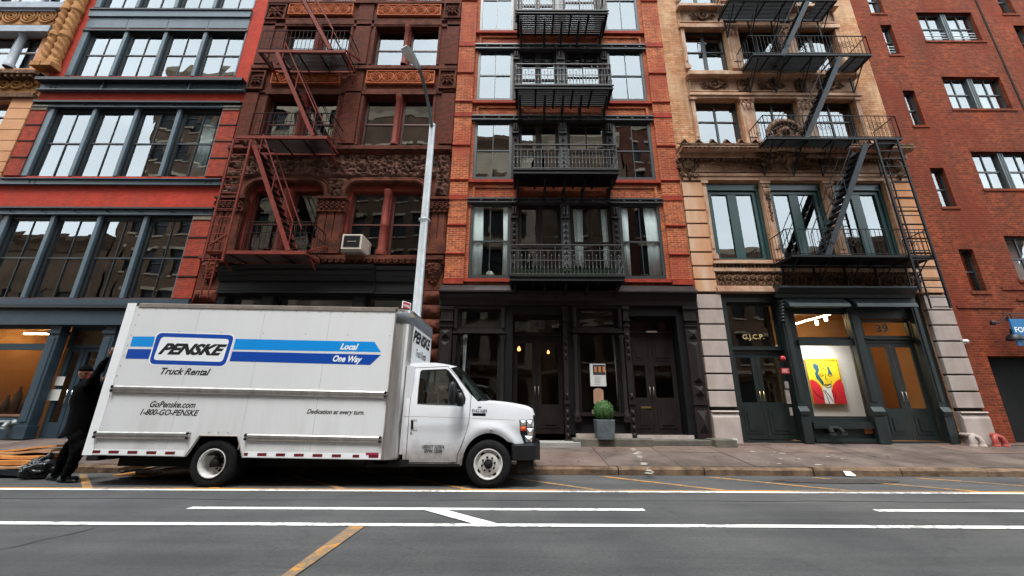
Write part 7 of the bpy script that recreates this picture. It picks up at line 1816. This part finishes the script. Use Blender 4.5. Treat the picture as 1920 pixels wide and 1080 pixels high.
zig([(975, 799.5), (986.5, 799.5), (987, 808), (976.5, 808)], M['amber'], 'turn_signal')
# bumper
s = MB(); xa, xb = fx(959, 848, YC), fx(1012, 848, YC-.05); z0, z1 = fz(985, 864, YC), fz(985, 832.5, YC)
pr = []
for (y, x) in ((YC+.3, xa), (YC+.0, xa), (YC-.03, xa+.05), (YC-.03, xb-.22), (YC+.02, xb-.07), (YC+.2, xb), (YC2-.2, xb), (YC2-.02, xb-.07), (YC2+.03, xb-.22), (YC2+.03, xa), (YC2-.3, xa)): pr.append((x, y))
s.prism_z(pr, z0, z1); s.build('front_bumper', M['blkpl'], tr, bevel=.03)
s = MB(); s.box(fx(969, 878, YC+.1), fx(1001, 878, YC+.1), YC+.05, YC2-.05, fz(985, 889, YC), z0-.003); s.build('front_valance', M['dark'], tr, bevel=.02)
s = MB(); s.box(xb-.04, xb+.03, YM-.35, YM+.35, z0-.05, z1+.0); s.build('number_plate_bracket', M['blkpl'], tr)
# rocker and wheel arch liner, engine bay, seats
s = MB(); a = CP(756, 874); b = CP(862, 874); s.box(a[0], b[0], YC+.03, YC+.3, a[1]-.0, a[1]+.04); s.box(a[0]-.02, a[0]+.02, YC+.1, YC2-.1, .45, 1.9)
s.box(-1.9, -.9, YC+.1, YC2-.1, .42, .5); s.box(-1.0, fx(985, 830, YC)-.2, YC+.3, YC2-.3, .45, 1.0); s.build('cab_floor', M['dark'], cab)
s = MB(); n = 14; vs = []
for y in (YC+.03, YC+.5):
    for k in range(n+1): a = pi*k/n; vs.append((fc_[0]+.47*cos(a), y, fc_[1]+.0+.52*sin(a)))
s.add(vs, [(k, k+1, n+2+k, n+1+k) for k in range(n)]); s.build('wheel_arch', M['dark'], cab, fixn=False)
s = MB()
for y in (YC+.25, YC+1.1): s.box(-1.85, -1.4, y, y+.5, .75, .95); s.box(-1.95, -1.8, y, y+.5, .9, 1.55); s.box(-1.93, -1.84, y+.12, y+.38, 1.56, 1.78)
s.build('seat', M['blkpl'], cab, bevel=.03)
s = MB(); s.box(-.98, -.8, YC+.15, YC2-.15, 1.0, 1.25); s.tube([(-1.12+.0, YC2-.5+.18*cos(a), 1.22+.18*sin(a)) for a in [2*pi*k/14 for k in range(14)]], .014, 5, closed=True); s.build('dashboard', M['blkpl'], cab)
# mirror
mm = MB(); Ym = YC-.22
def MPt(x, y, d=0): v = P3(x, y, Ym+d); return v
a = MPt(848.5, 737); R1 = .085
mm.lathe([(.001, -.19), (.055, -.185), (.085, -.14), (.09, 0), (.085, .14), (.055, .185), (.001, .19)], a, 14, sx=.8, sy=1.1)
b = MPt(863, 748.5, .05); mm.lathe([(.001, -.12), (.05, -.11), (.06, 0), (.05, .1), (.001, .11)], b, 12, sx=1.1, sy=.9)
c = CP(868, 750); mm.tube([a+Vector((0, 0, -.1)), b+Vector((-.02, 0, -.06)), (c[0], YC+.06, c[1]-.03)], .028, 6); mm.tube([a+Vector((0, 0, .05)), (c[0]-.05, YC+.06, c[1]+.1)], .018, 6)
mm.build('wing_mirror', M['blkpl'], cab)
M['txt'] = M['ink']
def ctext(t, bl, br, h, **k):
    x, z = P(*bl, YC+.03); lettering(cab, t, bl, br, h, YC+yin(*CP(*bl))-.009, M['ink'], th=.002, **k)
ctext('91621689', (884.5, 773), (913, 773.5), 6.2, bold=.02); ctext('USDOT 327574', (791, 840.5), (833, 841), 6.4, bold=.025); ctext('GVW 12300', (795, 848.5), (829, 849), 6.4, bold=.025)
s = MB(); x, z = CP(899.5, 763.5); s.box(x-.03, x+.03, YC+yin(x, z)-.006, YC+yin(x, z)+.01, z-.01, z+.01); s.build('fender_badge', M['alud'], cab)
s = MB(); x, z = CP(920.5, 806); s.lathe([(.001, -.012), (.02, -.01), (.024, .01)], (x, YC+yin(x, z)-.005, z), 10, 'Y'); s.build('side_repeater', M['alud'], cab)
s = MB(); 
for k in range(5): s.box(Xf+.05+k*.004, Xf+.075+k*.004, YC-.005, YC+.05, 1.2+k*.14, 1.28+k*.14)
s.box(Xf+rc-.02, fx(766, 790, YC), YC+.06, YC2-.06, .5, oc[iB][1]-.05); s.build('cab_back_seal', M['cabwhite'], cab)
# ================================================================ person
pe = thing('person_root', (0, 0, 0), None, None); bpy.data.objects.remove(pe)
def body(name, joints, edges, rad, mat, parent=None, sub=3, root=0, **tg):
    me = bpy.data.meshes.new(name); o0 = ORG.get(parent, Vector((0,0,0))) if parent else tg.get('org', Vector((0,0,0))); tg.pop('org', None)
    me.from_pydata([tuple(Vector(j)-o0) for j in joints], edges, []); me.materials.append(mat)
    o = bpy.data.objects.new(name, me); COL.objects.link(o)
    if parent: o.parent = parent; ORG[o] = o0
    else: o.location = o0; ORG[o] = Vector(o0)
    sk = o.modifiers.new('s', 'SKIN'); sk.use_smooth_shade = True
    for i, r in enumerate(rad):
        v = me.skin_vertices[0].data[i]; v.radius = (r, r) if not isinstance(r, tuple) else r; v.use_root = (i == root)
    sb = o.modifiers.new('u', 'SUBSURF'); sb.levels = sub; sb.render_levels = sub
    if mat is M['cloth']:
        tx_ = bpy.data.textures.new('folds', 'CLOUDS'); tx_.noise_scale = .11; dm = o.modifiers.new('f', 'DISPLACE'); dm.texture = tx_; dm.texture_coords = 'LOCAL'; dm.strength = .055; dm.mid_level = .5
    return tag(o, **tg)
Yp = 7.62
def PP(x, y, d=0.): return P3(x, y, Yp+d)
J = {}
hip = PP(153, 797); ch = PP(166, 740); nk = PP(169, 712, .0); 
footB = Vector((PP(92, 897)[0], Yp+.1, .06)); footF = Vector((PP(140, 893)[0], Yp-.12, .06))
joints = [hip, PP(160, 768), ch, PP(169, 722), nk,                      # 0-4 trunk
          PP(173, 716, -.16), PP(188, 690, -.2), PP(204, 668, -.2),     # 5-7 near arm, raised to the box
          PP(162, 724, .18), PP(176, 738, .3), PP(190, 715, .3),        # 8-10 far arm
          hip+Vector((-.02, .1, -.06)), PP(124, 850, .1), Vector((footB.x+.0, footB.y, .12)), footB+Vector((-.02, 0, 0)), footB+Vector((.17, 0, -.01)),     # 11-15 back leg
          hip+Vector((.02, -.1, -.06)), PP(146, 848, -.12), Vector((footF.x-.02, footF.y, .13)), footF+Vector((-.05, 0, 0)), footF+Vector((.2, 0, -.01))] # 16-20 front leg
edges = [(0,1),(1,2),(2,3),(3,4),(3,5),(5,6),(6,7),(3,8),(8,9),(9,10),(0,11),(11,12),(12,13),(13,14),(14,15),(0,16),(16,17),(17,18),(18,19),(19,20)]
rad = [.15, .145, .165, .12, .06, .085, .062, .042, .08, .06, .042, .12, .095, .075, .055, .04, .12, .095, .075, .055, .04]
person = body('person', joints, edges, rad, M['cloth'], org=Vector((hip.x, Yp, 0)), label='person in black clothes leaning forward with an arm raised against the truck box', cat='person')
s = MB(); vs = []; fs = []; rg_ = [(hip+Vector((-.03, 0, -.2)), .2, .235), (hip+Vector((-.01, 0, -.1)), .185, .225), (hip, .165, .21), (joints[1], .16, .2), (ch+Vector((0, 0, -.12)), .18, .22), (ch+Vector((0, 0, .02)), .185, .235), (joints[3]+Vector((0, 0, -.04)), .165, .225), (joints[3]+Vector((0, 0, .05)), .12, .15), (nk+Vector((0, 0, .0)), .075, .085)]
for j, (c, ax_, ay_) in enumerate(rg_):
    for i in range(28):
        a = 2*pi*i/28; k = 1+.07*noise.noise(Vector((cos(a)*2.2, sin(a)*2.2, c.z*4)))*2; vs.append((c.x+ax_*cos(a)*k, c.y+ay_*sin(a)*k, c.z+.02*sin(a*3+j)*(j == 0)))
for j in range(len(rg_)-1):
    for i in range(28): l = (i+1) % 28; fs.append((j*28+i, j*28+l, (j+1)*28+l, (j+1)*28+i))
s.add(vs, fs, True); s.build('jacket', M['cloth'], person)
hc = PP(160, 698, -.02)
s = MB(); nu, nv = 20, 16; vs = []; fs = []
for j in range(nv+1):
    th = pi*j/nv
    for i in range(nu):
        a = 2*pi*i/nu; d = Vector((sin(th)*cos(a), sin(th)*sin(a), cos(th))); r = Vector((d.x*.105, d.y*.08, d.z*.125))
        if d.x > .3 and -.75 < d.z < .1: r.x += .012*(1-abs(d.y)*1.6)            # face plane
        if d.z < -.3: r.x += .01*max(0, d.x); r.y *= .88
        if d.x > .85 and abs(d.z+.1) < .22 and abs(d.y) < .28: r.x += .024       # nose
        if d.x > .8 and abs(d.z-.12) < .12 and abs(abs(d.y)-.35) < .16: r.x -= .012   # eye sockets
        if d.x > .8 and abs(d.z+.5) < .1 and abs(d.y) < .3: r.x += .006          # lips
        vs.append(hc+r)
for j in range(nv):
    for i in range(nu): l = (i+1) % nu; fs.append((j*nu+i, j*nu+l, (j+1)*nu+l, (j+1)*nu+i))
s.add(vs, fs, True)
for g in (-1, 1): s.lathe([(.001, -.008), (.013, -.007), (.018, .0), (.013, .007), (.001, .008)], hc+Vector((-.01, g*.078, -.01)), 10, 'Y', sy=1.4)
s.build('head', M['skin'], person)
s = MB()
for g in (-1, 1): s.lathe([(.001, -.007), (.01, 0), (.001, .007)], hc+Vector((.098, g*.03, .015)), 8, 'X'); s.tube([hc+Vector((.1, g*.015, .035)), hc+Vector((.092, g*.045, .035))], .005, 4)
s.tube([hc+Vector((.1, -.022, -.06)), hc+Vector((.108, 0, -.058)), hc+Vector((.1, .022, -.06))], .005, 5); s.build('face_features', M['ink'], person)
s = MB(); vs = []; fs = []; nv2 = 9
for j in range(nv2+1):
    th = pi*.47*j/nv2
    for i in range(nu):
        a = 2*pi*i/nu; d = Vector((sin(th)*cos(a), sin(th)*sin(a), cos(th))); vs.append(hc+Vector((d.x*.118, d.y*.093, d.z*.14+.005))+(Vector((-.01, 0, 0)) if d.x > .2 else Vector((0, 0, 0))))
for j in range(nv2):
    for i in range(nu): l = (i+1) % nu; fs.append((j*nu+i, j*nu+l, (j+1)*nu+l, (j+1)*nu+i))
s.add(vs, fs, True); s.tube([hc+Vector((.108*cos(a), .088*sin(a), .045-.0*cos(a))) for a in [2*pi*k/18 for k in range(18)]], .014, 6, closed=True); s.build('knit_cap', M['cloth'], person)
s = MB(); s.tube([hc+Vector((.06, -.055, -.02)), hc+Vector((.1, -.0, -.03)), hc+Vector((.06, .055, -.02))], .022, 6); s.tube([nk+Vector((.02, 0, -.0)), nk+Vector((0, 0, .06))], [.07, .062], 10); s.build('red_scarf', M['cap'], person)
for (w, d1, nm) in ((joints[7], Vector((.45, -.0, .9)), 'hand'), (joints[10], Vector((.7, 0, .7)), 'hand')):
    d1 = d1.normalized(); sdir = Vector((0, 1, 0)); nrm = d1.cross(sdir)
    hj = [w, w+d1*.05, w+d1*.095]; he = [(0,1),(1,2)]; hr = [.027, (.036, .018), (.036, .016)]
    for k, (o, L_) in enumerate(((-.032, .066), (-.011, .078), (.011, .074), (.031, .058))):
        b = len(hj); p = w+d1*.1+sdir*o; q = d1*.85+nrm*.25; hj += [p, p+q*L_*.5, p+(q+nrm*.35).normalized()*L_]; he += [(2, b), (b, b+1), (b+1, b+2)]; hr += [.0095, .009, .0075]
    b = len(hj); p = w+d1*.04+sdir*-.035; hj += [p, p+(d1*.6-sdir*.7)*.04, p+(d1*.9-sdir*.55)*.075]; he += [(1, b), (b, b+1), (b+1, b+2)]; hr += [.012, .0105, .009]
    body(nm, hj, he, hr, M['skin'], parent=person, sub=1)
# trouser hem / shoes
for f in (footB, footF):
    s = MB(); vs = []; fs = []; secs = [(-.13, .035, .09), (-.1, .045, .11), (0, .045, .1), (.08, .05, .07), (.16, .045, .05), (.2, .02, .03)]
    for (x, w, h_) in secs:
        for k in range(10): a = pi*k/9; vs.append((f.x+x, f.y+w*cos(a), max(.0, .005+h_*sin(a))))
    for i in range(len(secs)-1):
        for k in range(9): fs.append((i*10+k, i*10+k+1, i*10+k+11, i*10+k+10))
        fs.append((i*10, i*10+10, i*10+19, i*10+9))
    fs += [tuple(range(10)), tuple(range(50, 60))]; s.add(vs, fs, True); s.build('shoe', M['blkpl'], person)
# ================================================================ camera, light, world
cam = bpy.data.cameras.new('camera'); co = bpy.data.objects.new('camera', cam); COL.objects.link(co)
cam.sensor_fit = 'HORIZONTAL'; cam.sensor_width = 36; cam.lens = F/1920*36; cam.shift_x = -(CX-960)/1920; cam.clip_end = 1500; cam.clip_start = .05
co.matrix_world = Matrix.Translation((0, 0, H)) @ CAMR.to_4x4(); S.camera = co
EL, AZ = radians(67), radians(-15)     # soft sun, high behind the camera
d = Vector((cos(EL)*sin(AZ), -cos(EL)*cos(AZ), sin(EL)))     # direction towards the sun
L_ = bpy.data.lights.new('sun', 'SUN'); L_.energy = 1.5; L_.angle = radians(22); L_.color = (1, .97, .93)
lo = bpy.data.objects.new('sun', L_); COL.objects.link(lo); lo.rotation_euler = (-d).to_track_quat('-Z', 'Y').to_euler()
W = bpy.data.worlds.new('World'); S.world = W; W.use_nodes = True; nt = W.node_tree; nt.nodes.clear(); L = nt.links.new
out = nt.nodes.new('ShaderNodeOutputWorld'); bg = nt.nodes.new('ShaderNodeBackground'); sky = nt.nodes.new('ShaderNodeTexSky'); sky.sky_type = 'NISHITA'; sky.sun_disc = False
sky.sun_elevation = EL; sky.sun_rotation = math.atan2(d.x, d.y); sky.dust_density = 4; sky.air_density = 1.0; sky.ozone_density = 1.5
hs = N(nt, 'ShaderNodeHueSaturation'); hs.inputs['Saturation'].default_value = .22; hs.inputs['Value'].default_value = 1.0; L(sky.outputs[0], hs.inputs['Color'])
tc = nt.nodes.new('ShaderNodeTexCoord'); mp = nt.nodes.new('ShaderNodeMapping'); mp.inputs['Scale'].default_value = (1, 1, 2.2); L(tc.outputs['Generated'], mp.inputs[0])
cn = N(nt, 'ShaderNodeTexNoise', i_Scale=2.2, i_Detail=7, i_Roughness=.55); L(mp.outputs[0], cn.inputs['Vector'])
cr = N(nt, 'ShaderNodeMapRange'); L(cn.outputs['Fac'], cr.inputs[0]); cr.inputs[1].default_value = .35; cr.inputs[2].default_value = .65; cr.inputs[3].default_value = .88; cr.inputs[4].default_value = 1.06
# an even cloud deck over the clear sky
mx = N(nt, 'ShaderNodeMix', data_type='RGBA'); mx.inputs[0].default_value = .95; L(hs.outputs[0], mx.inputs[6]); mx.inputs[7].default_value = (11., 12.2, 12.9, 1)
mu = N(nt, 'ShaderNodeMix', data_type='RGBA', blend_type='MULTIPLY'); mu.inputs[0].default_value = 1; L(mx.outputs[2], mu.inputs[6]); L(cr.outputs[0], mu.inputs[7])
L(mu.outputs[2], bg.inputs[0]); bg.inputs[1].default_value = .08; L(bg.outputs[0], out.inputs[0])
S.view_settings.view_transform = 'Standard'; S.view_settings.look = 'None'; S.view_settings.gamma = 1; S.view_settings.exposure = 1.75
S.render.engine = 'CYCLES'; S.cycles.use_denoising = True; S.cycles.max_bounces = 6; S.cycles.transparent_max_bounces = 12; S.cycles.caustics_reflective = False; S.cycles.caustics_refractive = False; S.cycles.sample_clamp_indirect = 6
